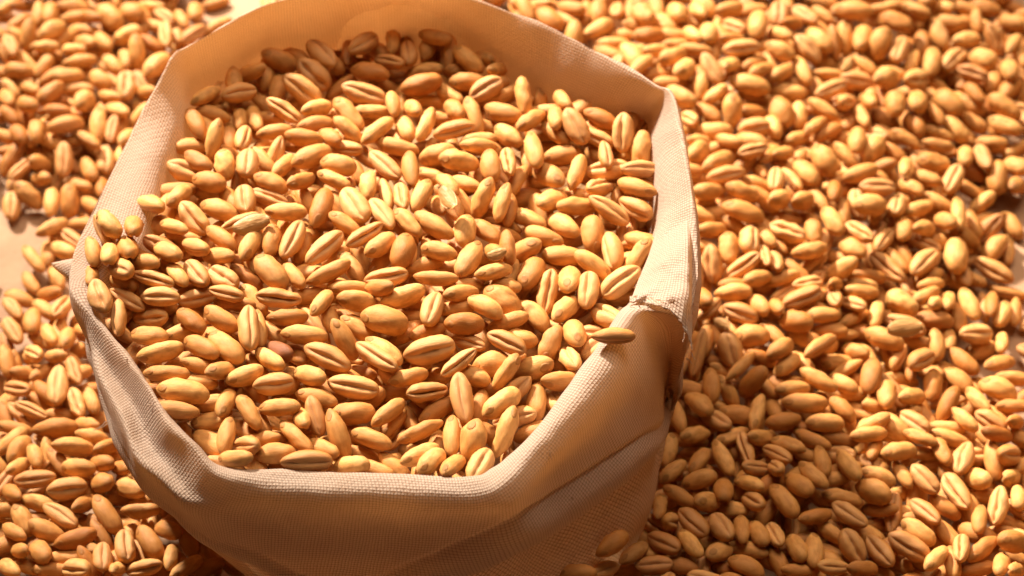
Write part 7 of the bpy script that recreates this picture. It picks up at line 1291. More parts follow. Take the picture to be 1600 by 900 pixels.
538,690,176,120,45,-19,138,66,43,0,1544,1900,84,-76,-32,10,130,65,29,0,385,255,209,179,2,161,136,65,10,0,-1118,293,67,45,0,6,119,65,0,0,-1847,1135,66,73,-8,-9,126,67,40,0,
1879,937,27,-140,0,168,133,68,82,0,1150,-741,94,-173,-17,-12,134,56,35,0,146,1968,94,117,-4,-75,134,62,71,0,-308,1852,64,143,-30,103,142,63,52,0,436,-1123,175,-2,30,-146,120,57,61,0,
-2025,1052,63,49,2,37,130,63,69,0,473,-881,146,-16,-19,-161,124,61,65,0,1924,1227,28,-152,-1,-34,136,67,0,0,1609,-191,78,119,14,175,119,61,45,0,-1671,20,24,161,0,168,117,61,75,0,
178,-876,143,-97,-16,-24,138,66,62,0,-206,-137,733,-59,15,55,134,61,54,0,-1334,2013,27,10,0,-148,118,68,21,0,-1040,250,31,-118,4,-49,121,66,62,0,-1753,-304,87,-81,9,29,135,68,94,0,
734,1736,114,46,8,-7,140,59,94,0,-1098,-1125,143,-12,12,14,141,61,57,0,-817,-940,130,140,-3,1,118,67,60,0,2115,1086,25,84,0,20,125,61,56,0,1387,1792,84,-9,11,-166,137,62,84,0,
-1494,-776,113,-46,-13,46,131,62,38,0,-1670,-285,69,-123,-6,10,139,68,33,0,72,-945,126,123,-7,-21,123,67,68,0,-1572,-627,81,167,-8,-1,122,66,68,0,449,1749,100,120,15,176,136,57,55,0,
-608,-1088,115,125,-4,-36,137,56,92,0,911,2113,102,-176,2,35,139,59,85,0,-50,1734,93,176,-12,164,117,68,0,0,-785,-1109,133,54,1,-174,135,58,100,0,1441,-1144,77,83,-20,33,139,59,43,0,
-48,-1129,108,116,-33,30,130,60,34,0,1236,-710,92,149,1,-14,141,68,67,0,557,-857,128,163,6,180,118,69,45,0,-402,2013,80,86,15,-11,123,58,34,0,2227,1229,87,147,0,-18,129,55,35,0,
495,-777,123,62,-7,-24,132,66,100,0,-1572,-853,93,0,7,2,132,64,69,0,-160,1734,79,150,-17,-15,122,60,37,0,574,2083,122,-19,2,-1,121,61,85,0,1686,-362,81,9,14,-103,136,56,71,0,
-792,-796,123,28,-20,45,117,55,39,0,529,1822,119,-37,-3,-154,134,61,58,0,-946,-835,124,51,-23,1,128,61,73,0,-1172,-1078,144,-127,-2,52,134,57,72,0,-1103,155,49,-49,12,-172,130,55,34,0,
479,1671,119,-59,-14,-111,138,57,16,0,1180,1164,69,53,-26,12,119,62,44,0,-933,-1002,138,-65,-6,161,140,66,35,0,-225,2292,77,-31,6,-163,134,62,54,0,466,2039,117,-137,-7,33,129,62,41,0,
1654,-519,99,103,21,-10,139,66,59,0,535,-963,142,22,-1,-169,136,63,71,0,42,2000,108,18,-2,-153,131,55,97,0,538,1178,145,-156,4,-24,125,68,52,0,1312,-692,79,114,-14,-171,119,60,30,0,
-466,-945,107,56,7,171,117,59,30,0,-1895,1449,42,112,-14,-180,127,67,26,0,568,569,156,45,-14,-163,121,69,43,0,575,2244,116,79,1,71,131,67,58,0,-1246,1047,27,-56,0,4,125,67,56,0,
-1273,-1160,119,-57,42,-155,127,58,100,0,-50,2028,101,78,4,175,120,61,78,0,-1045,-741,117,13,28,-102,137,67,100,0,1532,-214,80,-28,4,91,141,61,9,0,847,2025,111,-27,-2,-171,127,55,44,0,
-942,-519,147,-146,-13,167,140,63,30,0,485,274,152,-3,-14,-103,137,70,73,0,1762,-234,80,136,-9,165,135,57,72,0,-223,1605,76,-94,-1,14,120,55,34,0,-1299,-831,124,102,17,-10,123,64,33,0,
340,1902,83,70,2,-158,135,68,31,0,-230,1913,83,-179,16,103,131,57,75,0,1565,-290,72,-28,-1,44,123,63,67,0,1529,-386,80,49,-20,-146,132,57,37,0,280,-767,137,125,-9,159,125,56,46,0,
-1651,-402,105,-96,24,13,141,63,31,0,-1900,1357,27,-66,0,-177,136,67,44,0,251,1878,101,23,-33,54,121,67,49,0,1734,-545,103,16,-22,54,129,62,35,0,498,2174,111,-143,22,9,126,58,66,0,
-900,-1113,129,-141,-3,-33,138,58,46,0,1609,-951,80,-45,12,61,130,68,55,0,790,1824,108,4,-6,-18,126,67,60,0,-682,-991,101,-177,-2,-7,118,69,70,0,269,-1154,142,51,-20,48,136,56,59,0,
-1890,-504,104,145,5,-31,136,63,61,0,-1207,138,48,-148,-9,-5,125,62,50,0,1596,-415,75,13,-3,11,124,56,90,0,-792,-850,230,53,11,-23,122,66,61,0,-232,1292,154,30,22,61,129,59,18,0,
-1782,204,93,-89,-22,21,130,58,72,0,961,1891,188,-48,9,29,122,62,56,0,267,1813,187,-126,-17,26,130,60,30,0,425,736,269,101,19,117,134,58,90,0,-545,899,127,126,-37,-158,117,62,22,0,
502,235,262,88,-18,-46,128,63,29,0,-1681,-187,139,78,23,-160,124,63,41,0,879,2302,211,-28,19,-104,141,60,61,0,-114,1265,182,-22,-7,-16,135,60,67,0,-2037,1591,129,-55,22,22,122,59,100,0,
1812,-183,181,164,22,-52,130,58,42,0,-1674,204,90,1,-20,-166,131,61,79,0,-345,1236,137,114,-6,165,136,65,69,0,1550,-941,199,-77,19,-8,137,68,6,0,-938,643,99,151,-24,-45,127,57,49,0,
623,2171,226,16,23,26,131,59,32,0,864,-908,201,-11,-21,-159,122,61,61,0,-370,1381,151,-151,17,7,128,65,39,0,-541,707,120,95,-5,-37,124,64,100,0,1771,828,79,57,-26,-149,128,64,51,0,
1702,286,67,-135,29,-25,137,69,67,0,-215,800,175,-13,5,-164,123,70,84,0,-250,1399,171,-139,-7,107,128,68,93,0,928,2127,192,-62,11,1,129,62,70,0,-40,1812,214,-112,13,-11,132,68,63,0,
622,2299,230,160,-13,-37,124,69,100,0,-224,1622,168,-113,-21,-11,122,62,19,0,925,-811,211,29,-5,-145,126,64,40,0,-991,-1090,248,-112,-2,13,129,67,28,0,1986,737,46,116,-20,17,116,66,44,0,
1806,1525,24,23,0,15,130,60,38,0,-1483,-337,82,26,26,2,134,64,7,0,-407,1830,39,-145,-12,-27,117,58,44,0,-1540,-107,45,154,-17,-25,139,61,30,0,-1499,-455,100,-70,-8,-167,140,56,64,0,
2211,1102,35,-173,-10,103,133,60,60,0,-224,-1120,108,-174,-1,-64,117,66,100,0,-1077,-938,133,79,12,4,137,63,5,0,-1346,-1101,96,20,-16,-16,131,64,50,0,1076,-581,84,63,2,8,132,55,58,0,
724,-1098,109,171,-5,7,139,58,74,0,514,456,159,177,0,14,140,62,45,0,1321,1986,88,168,6,3,138,55,29,0,-1720,-212,57,99,-18,172,131,67,67,0,1094,-801,103,-50,29,-2,135,54,71,0,
-312,1954,70,-81,3,4,140,57,51,0,-459,2256,22,28,0,-2,127,55,65,0,-1165,-793,131,-77,15,-165,120,65,65,0,1135,-988,79,178,22,-7,135,59,70,0,1162,-1070,100,161,2,104,134,69,27,0,
-647,-855,87,-94,7,-22,126,58,37,0,-1964,-220,66,-65,14,-3,120,70,97,0,1570,-870,81,9,-22,-22,140,65,63,0,1019,1825,79,52,-3,27,130,62,70,0,-1242,-900,144,156,16,-31,122,70,90,0,
-1934,1292,22,148,0,106,128,56,17,0,-1126,-181,72,62,4,19,125,64,60,0,444,-1138,128,100,-27,-30,128,55,29,0,-501,-1128,117,167,16,-115,126,58,65,0,878,-834,117,-23,-3,31,132,59,35,0,
-1557,-513,96,-106,-6,115,132,61,49,0,1610,-585,98,-88,-1,-13,133,69,68,0,-1515,-1003,102,141,18,-27,123,62,31,0,-1815,-715,105,33,9,-148,136,62,41,0,1665,-737,91,76,-3,3,132,64,47,0,
169,1755,99,-4,25,-166,123,66,77,0,618,1724,131,-28,-6,6,131,66,27,0,1808,-61,32,172,-5,-19,136,66,59,0,-305,2291,73,138,8,39,122,56,83,0,853,2257,108,-153,-3,-29,142,59,62,0,
-1895,29,33,-114,-7,-3,132,64,59,0,1721,-83,52,159,2,-29,123,61,49,0,791,-1042,118,111,-8,170,117,58,67,0,1598,-780,85,-64,-10,-158,132,67,33,0,-838,-1018,135,-156,-19,167,120,59,59,0,
-1114,78,51,-1,-10,-103,139,67,61,0,-141,1622,86,123,-11,-20,124,56,98,0,1012,890,106,88,-25,20,125,65,57,0,434,2259,109,-82,3,-19,127,56,74,0,-434,2015,27,-174,0,158,131,67,97,0,
-373,-1124,87,178,18,-3,125,68,82,0,419,1869,112,-45,-3,-108,138,60,81,0,286,1631,88,51,12,-110,125,61,50,0,388,435,246,-58,39,-123,115,48,100,1,136,704,239,-22,6,-140,112,66,100,1,
340,773,242,40,10,38,141,72,100,1,235,699,233,-139,-20,-35,107,66,55,1,374,673,263,-107,6,-12,108,63,61,1,127,625,245,-30,16,35,116,60,76,1,315,622,248,-104,17,-30,116,49,21,1,
373,660,219,-22,17,75,120,48,78,1,1422,-715,76,173,-8,-28,121,57,100,0,-1826,1289,23,48,0,-174,126,57,83,0,1063,-170,92,43,7,-37,139,54,50,0,259,564,229,5,4,-79,151,60,18,1,
385,560,263,-24,-4,-145,127,60,17,1,368,492,250,4,-16,88,115,59,71,1,290,416,228,22,30,67,142,56,77,1,86,1751,111,44,5,42,125,55,70,0,-1797,-1039,117,114,-23,34,136,69,62,0,
1292,1735,82,112,16,167,118,60,50,0,296,1792,97,-107,-18,166,138,57,95,0,-1512,-192,44,37,17,-24,127,62,48,0,-1720,-557,103,30,-28,-2,124,61,55,0,1037,-1051,89,90,1,-12,130,63,43,0,
1512,-682,105,-108,9,-17,140,54,35,0,1385,1036,23,128,0,151,135,55,12,0,-1639,-518,95,-68,5,179,134,69,79,0,1951,1562,24,-155,0,105,123,60,100,0,624,-1151,118,-154,2,-21,136,67,32,0,
1794,-152,80,-19,6,-162,136,65,65,0,-1195,1224,25,-82,0,8,117,63,64,0,-84,2106,88,112,25,-162,135,60,24,0,1346,-1053,79,-66,3,-4,139,56,40,0,1156,-1146,113,24,-13,-25,128,62,45,0,
1798,1162,33,-162,-6,168,128,56,100,0,1500,-771,86,166,9,-24,126,67,72,0,259,-903,127,-153,-8,164,134,70,75,0,-699,-1076,117,-51,3,25,141,61,0,0,882,-1153,109,149,-33,-36,134,68,19,0,
654,987,129,-8,19,-133,123,70,45,0,-1588,-267,71,44,-6,39,132,60,32,0,683,-848,105,-83,16,33,133,60,73,0,646,1843,115,-132,7,-2,128,55,18,0,-1144,1085,26,136,0,176,131,66,58,0,
-1090,17,57,12,-8,6,132,63,61,0,-1482,-633,90,98,-6,-22,124,54,0,0,335,2232,92,109,18,-29,128,66,63,0,498,1919,112,166,14,155,124,54,81,0,643,2299,123,77,1,-41,136,68,100,0,
1289,-1142,90,-56,-28,-164,139,55,84,0,226,615,239,4,18,-131,126,66,84,1,174,794,225,-50,3,19,144,78,75,1,226,853,211,38,-35,-63,117,50,36,1,56,758,212,-88,-2,-167,110,72,52,1,
696,1930,123,47,-21,-107,128,56,58,0,344,-785,104,138,5,-3,141,67,52,0,-43,1478,88,-125,-11,4,127,62,26,0,-1615,-48,48,20,2,20,119,69,29,0,933,2025,105,-34,-2,16,120,56,32,0,
665,2000,121,81,10,6,133,68,41,0,-277,1705,69,-62,-9,-17,135,65,77,0,-1271,-1060,119,-86,-6,167,119,63,49,0,-563,-988,112,-37,2,26,116,66,42,0,1769,-398,66,-85,12,-118,122,57,82,0,
-740,-933,125,-76,23,180,132,68,32,0,-18,2280,109,-130,-3,-7,137,55,30,0,-983,-1106,141,27,18,-154,123,58,100,0,871,1764,106,-134,5,-35,129,62,0,0,728,1132,127,133,10,179,126,62,71,0,
-1550,1846,28,-67,0,-10,130,69,30,0,1668,-267,79,1,18,-5,125,56,100,0,1673,-149,83,-18,6,-152,129,67,97,0,-1157,-903,142,125,1,-173,129,57,46,0,423,-820,124,77,1,10,128,66,26,0,
735,-771,122,117,-8,167,124,68,25,0,1381,-798,85,-131,3,9,135,59,26,0,-1047,-834,120,98,5,-177,121,66,25,0,1201,-800,112,-146,-1,106,135,58,15,0,168,-1109,147,-104,-4,-11,125,57,75,0,
1194,1762,81,-179,6,150,126,60,33,0,355,484,756,30,-11,-125,112,48,51,1,-1573,-329,86,22,-29,46,140,61,75,0,-1000,-974,135,89,0,-120,132,60,57,0,84,-1086,133,151,-19,176,125,62,91,0,
-437,-1041,103,-32,-19,33,131,69,36,0,316,-950,120,-139,-20,166,135,64,83,0,251,-816,128,154,22,105,125,66,46,0,-1175,212,27,39,2,-107,133,62,44,0,-134,2025,85,147,-24,169,123,58,90,0,
1092,1799,69,-129,11,146,122,61,81,0,377,1809,100,103,16,6,128,70,48,0,1028,-826,97,-70,7,172,137,66,26,0,841,1218,87,128,2,156,141,55,62,0,413,-941,121,154,-21,-19,126,62,55,0,
-386,1652,58,-74,-7,177,134,56,53,0,-224,1795,76,10,10,-13,126,65,26,0,188,2186,86,-25,13,-172,140,64,39,0,-1100,-275,103,-48,-2,9,128,70,24,0,554,2230,52,-178,15,-53,139,66,93,0,
-1068,-1142,97,83,7,-11,119,61,76,0,781,-1150,122,27,-2,-19,140,61,55,0,984,1741,83,-158,17,-31,128,55,78,0,536,-1109,135,100,-2,160,121,63,47,0,1526,-566,107,-137,-7,10,119,61,51,0,
761,-879,115,45,-2,31,126,67,17,0,73,1266,110,-155,8,16,126,58,32,0,998,-968,77,-146,16,-171,127,64,53,0,-842,-864,138,8,-3,14,131,63,53,0,1112,-1048,55,-121,18,-177,116,55,47,0,
133,2292,54,-133,2,173,132,68,45,0,-169,1795,27,19,0,169,137,68,30,0,-1168,-989,96,-136,-9,-24,132,66,89,0,1527,-663,50,111,-23,-17,122,65,61,0,1383,-1083,31,-35,-2,-144,121,66,17,0,
5,-1152,80,-75,2,173,127,68,39,0,-1512,-689,46,175,-15,169,127,62,51,0,-1884,-575,51,60,-13,161,133,68,61,0,-445,-1130,53,-2,-16,-173,125,63,100,0,-1374,-1120,47,-68,-11,-7,123,68,37,0,
-1592,-363,43,27,-11,6,118,64,93,0,474,2269,58,-176,12,173,133,55,73,0,1000,-1148,49,-7,0,-6,134,62,17,0,-846,-850,80,177,-9,154,135,67,47,0,884,2243,58,66,13,20,116,59,16,0,
928,-785,59,-67,19,-179,138,60,48,0,287,-1127,79,-66,-4,20,122,68,26,0,877,-713,62,43,-6,178,140,60,50,0,1240,-1152,54,-117,-14,176,135,57,33,0,-1216,-1109,66,-3,-12,9,136,57,0,0,
-1621,-460,58,124,-9,153,141,58,59,0,798,-1130,72,74,5,-168,116,58,59,0,-1642,100,27,104,1,-31,118,67,73,0,-661,-1035,52,-102,1,116,136,61,48,0,-724,-896,68,-142,-11,16,125,55,53,0,
-1624,-599,34,-105,-11,116,130,55,17,0,1020,-1005,39,52,-12,54,120,64,25,0,-242,-1109,46,-153,-4,11,132,68,41,0,-22,-1061,60,177,-7,179,124,60,47,0,355,-947,62,83,-7,174,133,68,89,0,
712,-957,209,-43,0,-1,123,59,61,0,344,714,226,28,-18,-160,123,64,48,0,412,2074,183,166,-13,-19,117,65,38,0,424,1743,201,-180,13,15,133,61,47,0,1872,657,43,7,16,-13,116,66,60,0,
-949,489,90,-27,-9,5,130,54,44,0,-1924,55,131,-63,11,22,142,62,19,0,-1722,-501,190,-92,7,-172,126,61,100,0,-572,1952,67,-24,0,-166,131,58,54,0,2170,1027,89,145,2,-4,137,68,38,0,
2042,290,55,-47,15,177,131,60,72,0,1624,-902,194,122,-34,-31,119,62,67,0,817,2218,208,30,-26,53,140,67,92,0,-674,1199,86,-35,18,68,126,68,81,0,1751,499,30,-2,-2,-103,118,70,53,0,
-1939,1640,101,-105,3,-8,135,59,29,0,488,2257,212,53,-29,-19,137,59,70,0,-1141,-852,254,-174,-18,-42,120,69,40,0,1074,-813,199,135,-9,18,135,59,22,0,1386,1851,175,-96,4,118,129,60,23,0,
-599,-876,200,-33,-9,-106,120,57,69,0,-550,2134,99,-175,-6,159,125,68,0,0,340,-879,216,24,-5,32,117,58,0,0,1632,-96,178,-7,15,-103,137,66,6,0,1967,245,79,-95,-4,35,117,59,76,0,
379,1870,183,4,-4,174,122,65,62,0,-1870,-69,124,126,53,152,140,64,36,0,-1876,1716,101,-95,20,118,123,55,57,0,-734,2232,47,132,18,109,137,66,0,0,1770,-910,180,-130,8,2,132,57,64,0,
1628,-324,167,-145,-18,106,117,69,90,0,-1591,1808,119,32,17,66,127,61,71,0,-1000,1268,78,-101,29,31,120,68,29,0,-925,760,90,-80,0,15,125,65,55,0,-1005,-177,733,-144,-19,-36,126,61,60,0,
]
GRAINS = [GRAINS[i:i + 10] for i in range(0, len(GRAINS), 10)]
SINGLES = 300
LABELS = [
    ("large golden wheat grain, crease up, lying level, halfway to the sack's front right rim", 'wheat grains in the sack'),
    ("large pale wheat grain, back up, lying level, by the sack's left front rim", 'wheat grains in the sack'),
    ('large golden wheat grain, back up, lying level, mid sack, front side', 'wheat grains in the sack'),
    ("large golden wheat grain, crease up, leaning left, halfway to the sack's front left rim", 'wheat grains in the sack'),
    ("large golden wheat grain, crease up, pointing upward, halfway to the sack's front right rim", 'wheat grains in the sack'),
    ("large pale wheat grain, crease up, lying level, halfway to the sack's front rim", 'wheat grains in the sack'),
    ("brownish wheat grain, crease up, lying level, by the sack's front left rim", 'wheat grains in the sack'),
    ("large golden wheat grain, back up, leaning right, by the sack's front right rim", 'wheat grains in the sack'),
    ("large pale wheat grain, crease up, leaning right, by the sack's right rim", 'wheat grains in the sack'),
    ('large golden grain, crease up, leaning left, far right, bottom edge, lower one', 'wheat grains on the table'),
    ("large pale wheat grain, crease up, leaning left, by the sack's back left rim", 'wheat grains in the sack'),
    ("large golden wheat grain, back up, leaning left, halfway to the sack's left rim", 'wheat grains in the sack'),
    ("large golden wheat grain, back up, pointing upward, by the sack's front right rim", 'wheat grains in the sack'),
    ('large pale wheat grain, crease up, leaning right, mid sack, left back side', 'wheat grains in the sack'),
    ("pale wheat grain, back up, leaning right, by the sack's front right rim", 'wheat grains in the sack'),
    ('large golden wheat grain, back up, lying level, right of sack, low down', 'wheat grains on the table'),
    ("golden wheat grain, back up, leaning left, by the sack's front rim", 'wheat grains in the sack'),
    ("large pale wheat grain, crease up, pointing upward, halfway to the sack's right rim", 'wheat grains in the sack'),
    ('large pale wheat grain, crease up, leaning left, mid sack, back left side', 'wheat grains in the sack'),
    ("pale wheat grain, crease up, pointing upward, halfway to the sack's left front rim", 'wheat grains in the sack'),
    ("large brownish wheat grain, crease up, lying level, by the sack's back rim", 'wheat grains in the sack'),
    ('large brownish wheat grain, back up, leaning left, at the lower left, bottom edge', 'wheat grains on the table'),
    ("golden wheat grain, crease up, lying level, halfway to the sack's front left rim", 'wheat grains in the sack'),
    ("golden wheat grain, crease up, lying level, halfway to the sack's left front rim", 'wheat grains in the sack'),
    ("brownish wheat grain, back up, lying level, halfway to the sack's front rim", 'wheat grains in the sack'),
    ('large pale wheat grain, crease up, pointing upward, far right, bottom edge', 'wheat grains on the table'),
    ('large brownish wheat grain, crease up, lying level, far right, below the flap', 'wheat grains on the table'),
    ("pale wheat grain, crease up, leaning left, by the sack's right back rim", 'wheat grains in the sack'),
    ('large golden grain, crease up, leaning left, far right, bottom edge, upper one', 'wheat grains on the table'),
    ('pale wheat grain, back up, lying level, mid sack, front right side', 'wheat grains in the sack'),
    ('large brownish wheat grain, back up, pointing upward, mid sack, back left side', 'wheat grains in the sack'),
    ('golden wheat grain, crease up, lying level, at the lower left, left edge', 'wheat grains on the table'),
    ("large brownish wheat grain, back up, lying level, by the sack's back rim", 'wheat grains in the sack'),
    ("pale wheat grain, back up, lying level, by the sack's left front rim", 'wheat grains in the sack'),
    ("pale wheat grain, back up, lying level, halfway to the sack's back rim", 'wheat grains in the sack'),
    ('large golden wheat grain, crease up, leaning right, mid sack, left back side', 'wheat grains in the sack'),
    ('large golden wheat grain, back up, lying level, right beside the sack, level with flap', 'wheat grains on the table'),
    ("brownish wheat grain, crease up, leaning left, halfway to the sack's right front rim", 'wheat grains in the sack'),
    ("brownish wheat grain, back up, lying level, halfway to the sack's right front rim", 'wheat grains in the sack'),
    ("golden wheat grain, back up, leaning right, halfway to the sack's right back rim", 'wheat grains in the sack'),
    ('large golden wheat grain, back up, leaning left, right of sack, level with peak', 'wheat grains on the table'),
    ("large golden wheat grain, back up, leaning left, halfway to the sack's left front rim", 'wheat grains in the sack'),
    ("brownish wheat grain, crease up, leaning left, by the sack's right back rim", 'wheat grains in the sack'),
    ("golden wheat grain, back up, leaning left, halfway to the sack's front left rim", 'wheat grains in the sack'),
    ('large golden wheat grain, crease up, leaning left, far right, level with flap', 'wheat grains on the table'),
    ("golden wheat grain, crease up, leaning left, halfway to the sack's front rim", 'wheat grains in the sack'),
    ('golden wheat grain, back up, leaning left, mid sack, right back side', 'wheat grains in the sack'),
    ('large pale wheat grain, crease up, pointing upward, at the lower left, left edge', 'wheat grains on the table'),
    ("large pale wheat grain, back up, lying level, by the sack's right front rim", 'wheat grains in the sack'),
    ('golden wheat grain, back up, lying level, right of sack, bottom edge', 'wheat grains on the table'),
    ("pale wheat grain, crease up, leaning left, halfway to the sack's left back rim", 'wheat grains in the sack'),
    ('brownish wheat grain, crease up, leaning left, right of sack, bottom edge', 'wheat grains on the table'),
    ('golden grain, crease up, leaning left, right of sack, bottom edge, lower one', 'wheat grains on the table'),
    ('large brownish wheat grain, crease up, leaning left, right of sack, level with flap', 'wheat grains on the table'),
    ('large golden wheat grain, back up, lying level, right beside the sack, level with peak', 'wheat grains on the table'),
    ('large pale wheat grain, back up, pointing upward, far right, level with flap', 'wheat grains on the table'),
    ("golden wheat grain, back up, leaning left, halfway to the sack's left front rim", 'wheat grains in the sack'),
    ("pale wheat grain, crease up, pointing upward, by the sack's right back rim", 'wheat grains in the sack'),
    ("golden wheat grain, back up, leaning right, by the sack's right front rim", 'wheat grains in the sack'),
    ('large golden wheat grain, crease up, pointing upward, right beside the sack, below the flap', 'wheat grains on the table'),
    ("small golden wheat grain, back up, leaning right, by the sack's front rim", 'wheat grains in the sack'),
    ("large brownish wheat grain, crease up, leaning left, by the sack's back left rim", 'wheat grains in the sack'),
    ("large golden wheat grain, on its side, pointing upward, by the sack's right rim", 'wheat grains in the sack'),
    ('pale wheat grain, back up, leaning right, mid sack, right side', 'wheat grains in the sack'),
    ('brownish wheat grain, back up, lying level, at the lower left, bottom edge', 'wheat grains on the table'),
    ('brownish wheat grain, back up, pointing upward, mid sack, right back side', 'wheat grains in the sack'),
    ("golden wheat grain, back up, leaning right, halfway to the sack's back left rim", 'wheat grains in the sack'),
    ('large golden wheat grain, back up, leaning left, right of sack, below the flap', 'wheat grains on the table'),
    ("golden wheat grain, back up, lying level, halfway to the sack's front left rim", 'wheat grains in the sack'),
    ('brownish wheat grain, back up, lying level, at the lower left, left edge', 'wheat grains on the table'),
    ('large pale wheat grain, back up, leaning left, far right, low down', 'wheat grains on the table'),
    ('brownish wheat grain, crease up, leaning left, right beside the sack, below the flap', 'wheat grains on the table'),
    ("small golden wheat grain, crease up, lying level, halfway to the sack's front right rim", 'wheat grains in the sack'),
    ("large golden wheat grain, back up, pointing upward, by the sack's right rim", 'wheat grains in the sack'),
    ('golden wheat grain, back up, leaning right, mid sack, left side', 'wheat grains in the sack'),
    ('golden grain, crease up, leaning left, right of sack, bottom edge, upper one', 'wheat grains on the table'),
    ('large pale wheat grain, crease up, leaning left, right of sack, level with flap', 'wheat grains on the table'),
    ("pale wheat grain, back up, lying level, halfway to the sack's left back rim", 'wheat grains in the sack'),
    ('golden wheat grain, back up, lying level, right beside the sack, below the flap', 'wheat grains on the table'),
    ("golden wheat grain, crease up, pointing upward, by the sack's right rim", 'wheat grains in the sack'),
    ('large golden grain, back up, leaning left, far right, level with peak, left one', 'wheat grains on the table'),
    ('brownish wheat grain, crease up, lying level, at the lower left, left edge', 'wheat grains on the table'),
    ("large golden wheat grain, back up, leaning left, halfway to the sack's right front rim", 'wheat grains in the sack'),
    ("pale wheat grain, back up, leaning left, by the sack's right rim", 'wheat grains in the sack'),
    ('brownish wheat grain, crease up, leaning left, right beside the sack, bottom edge', 'wheat grains on the table'),
    ("large brownish wheat grain, back up, leaning right, halfway to the sack's right rim", 'wheat grains in the sack'),
    ("golden wheat grain, crease up, leaning left, spilled over the sack's left rim", 'wheat grains in the sack'),
    ("large golden wheat grain, back up, lying level, halfway to the sack's right rim", 'wheat grains in the sack'),
    ("small pale wheat grain, crease up, lying level, by the sack's left rim", 'wheat grains in the sack'),
    ("golden grain, crease up, leaning right, by the sack's back rim, right one", 'wheat grains in the sack'),
    ("small golden wheat grain, back up, lying level, halfway to the sack's front rim", 'wheat grains in the sack'),
    ("golden grain, back up, lying level, by the sack's right back rim, leftmost", 'wheat grains in the sack'),
    ("golden wheat grain, crease up, leaning left, by the sack's right rim", 'wheat grains in the sack'),
    ("golden grain, back up, lying level, by the sack's right back rim, second from left", 'wheat grains in the sack'),
    ('brownish wheat grain, back up, leaning right, right beside the sack, below the flap', 'wheat grains on the table'),
    ('large golden wheat grain, back up, pointing upward, right of sack, top edge', 'wheat grains on the table'),
    ("small pale wheat grain, crease up, leaning right, halfway to the sack's front right rim", 'wheat grains in the sack'),
    ('golden wheat grain, crease up, pointing upward, right beside the sack, below the flap', 'wheat grains on the table'),
    ('large pale wheat grain, back up, leaning left, far right, below the flap', 'wheat grains on the table'),
    ("small pale wheat grain, back up, leaning right, halfway to the sack's front left rim", 'wheat grains in the sack'),
    ("golden wheat grain, crease up, lying level, halfway to the sack's back rim", 'wheat grains in the sack'),
    ("small brownish wheat grain, back up, lying level, by the sack's left front rim", 'wheat grains in the sack'),
    ('large golden wheat grain, back up, pointing upward, right beside the sack, level with peak', 'wheat grains on the table'),
    ("small pale wheat grain, back up, leaning right, by the sack's front rim", 'wheat grains in the sack'),
    ("golden wheat grain, crease up, leaning left, by the sack's back left rim", 'wheat grains in the sack'),
    ("small golden wheat grain, back up, lying level, by the sack's front rim", 'wheat grains in the sack'),
    ('golden wheat grain, back up, leaning left, right of sack, bottom edge', 'wheat grains on the table'),
    ('small golden wheat grain, back up, lying level, mid sack, front left side', 'wheat grains in the sack'),
    ("brownish wheat grain, back up, leaning left, by the sack's left front rim", 'wheat grains in the sack'),
    ('pale wheat grain, crease up, lying level, at the lower left, left edge', 'wheat grains on the table'),
    ('large pale wheat grain, back up, leaning left, left of sack, by its tall corner', 'wheat grains on the table'),
    ("brownish grain, back up, lying level, by the sack's back rim, left one", 'wheat grains in the sack'),
    ("brownish grain, back up, lying level, by the sack's back rim, right one", 'wheat grains in the sack'),
    ("golden grain, back up, lying level, by the sack's right back rim, rightmost", 'wheat grains in the sack'),
    ("golden wheat grain, back up, leaning left, halfway to the sack's left back rim", 'wheat grains in the sack'),
    ('brownish wheat grain, back up, leaning left, in front of the sack, bottom edge', 'wheat grains on the table'),
    ('small golden wheat grain, crease up, leaning right, mid sack, back left side', 'wheat grains in the sack'),
    ('brownish wheat grain, back up, lying level, right of sack, below the flap', 'wheat grains on the table'),
    ('brownish wheat grain, crease up, pointing upward, right beside the sack, level with flap', 'wheat grains on the table'),
    ('large golden wheat grain, crease up, leaning left, far right, top edge', 'wheat grains on the table'),
    ("large golden wheat grain, back up, pointing upward, by the sack's right back rim", 'wheat grains in the sack'),
    ("small golden wheat grain, crease up, lying level, by the sack's left rim", 'wheat grains in the sack'),
    ("small brownish wheat grain, back up, lying level, halfway to the sack's left front rim", 'wheat grains in the sack'),
    ('golden wheat grain, crease up, leaning left, at the lower left, bottom edge', 'wheat grains on the table'),
    ("brownish wheat grain, back up, leaning left, by the sack's back left rim", 'wheat grains in the sack'),
    ('wheat grain lying out over the front right rim, casting its shadow on the cuff', 'wheat grains in the sack'),
    ("golden wheat grain, crease up, leaning left, halfway to the sack's back rim", 'wheat grains in the sack'),
    ("brownish wheat grain, back up, lying level, halfway to the sack's left back rim", 'wheat grains in the sack'),
    ("large golden wheat grain, crease up, leaning left, by the sack's back rim", 'wheat grains in the sack'),
    ('brownish wheat grain, crease up, leaning right, right of sack, below the flap', 'wheat grains on the table'),
    ('large golden grain, back up, leaning left, far right, level with peak, right one', 'wheat grains on the table'),
    ('large brownish wheat grain, back up, lying level, far right, below the flap', 'wheat grains on the table'),
    ("pale grain, back up, leaning left, by the sack's back rim, upper one", 'wheat grains in the sack'),
    ("pale wheat grain, back up, leaning left, halfway to the sack's right front rim", 'wheat grains in the sack'),
    ('pale wheat grain, seen end on, leaning left, right of sack, low down', 'wheat grains on the table'),
    ('golden grain, back up, leaning right, mid sack, back side, lower one', 'wheat grains in the sack'),
    ('golden wheat grain, back up, lying level, at the lower left, by the cuff', 'wheat grains on the table'),
    ('golden wheat grain, crease up, leaning right, right beside the sack, level with flap', 'wheat grains on the table'),
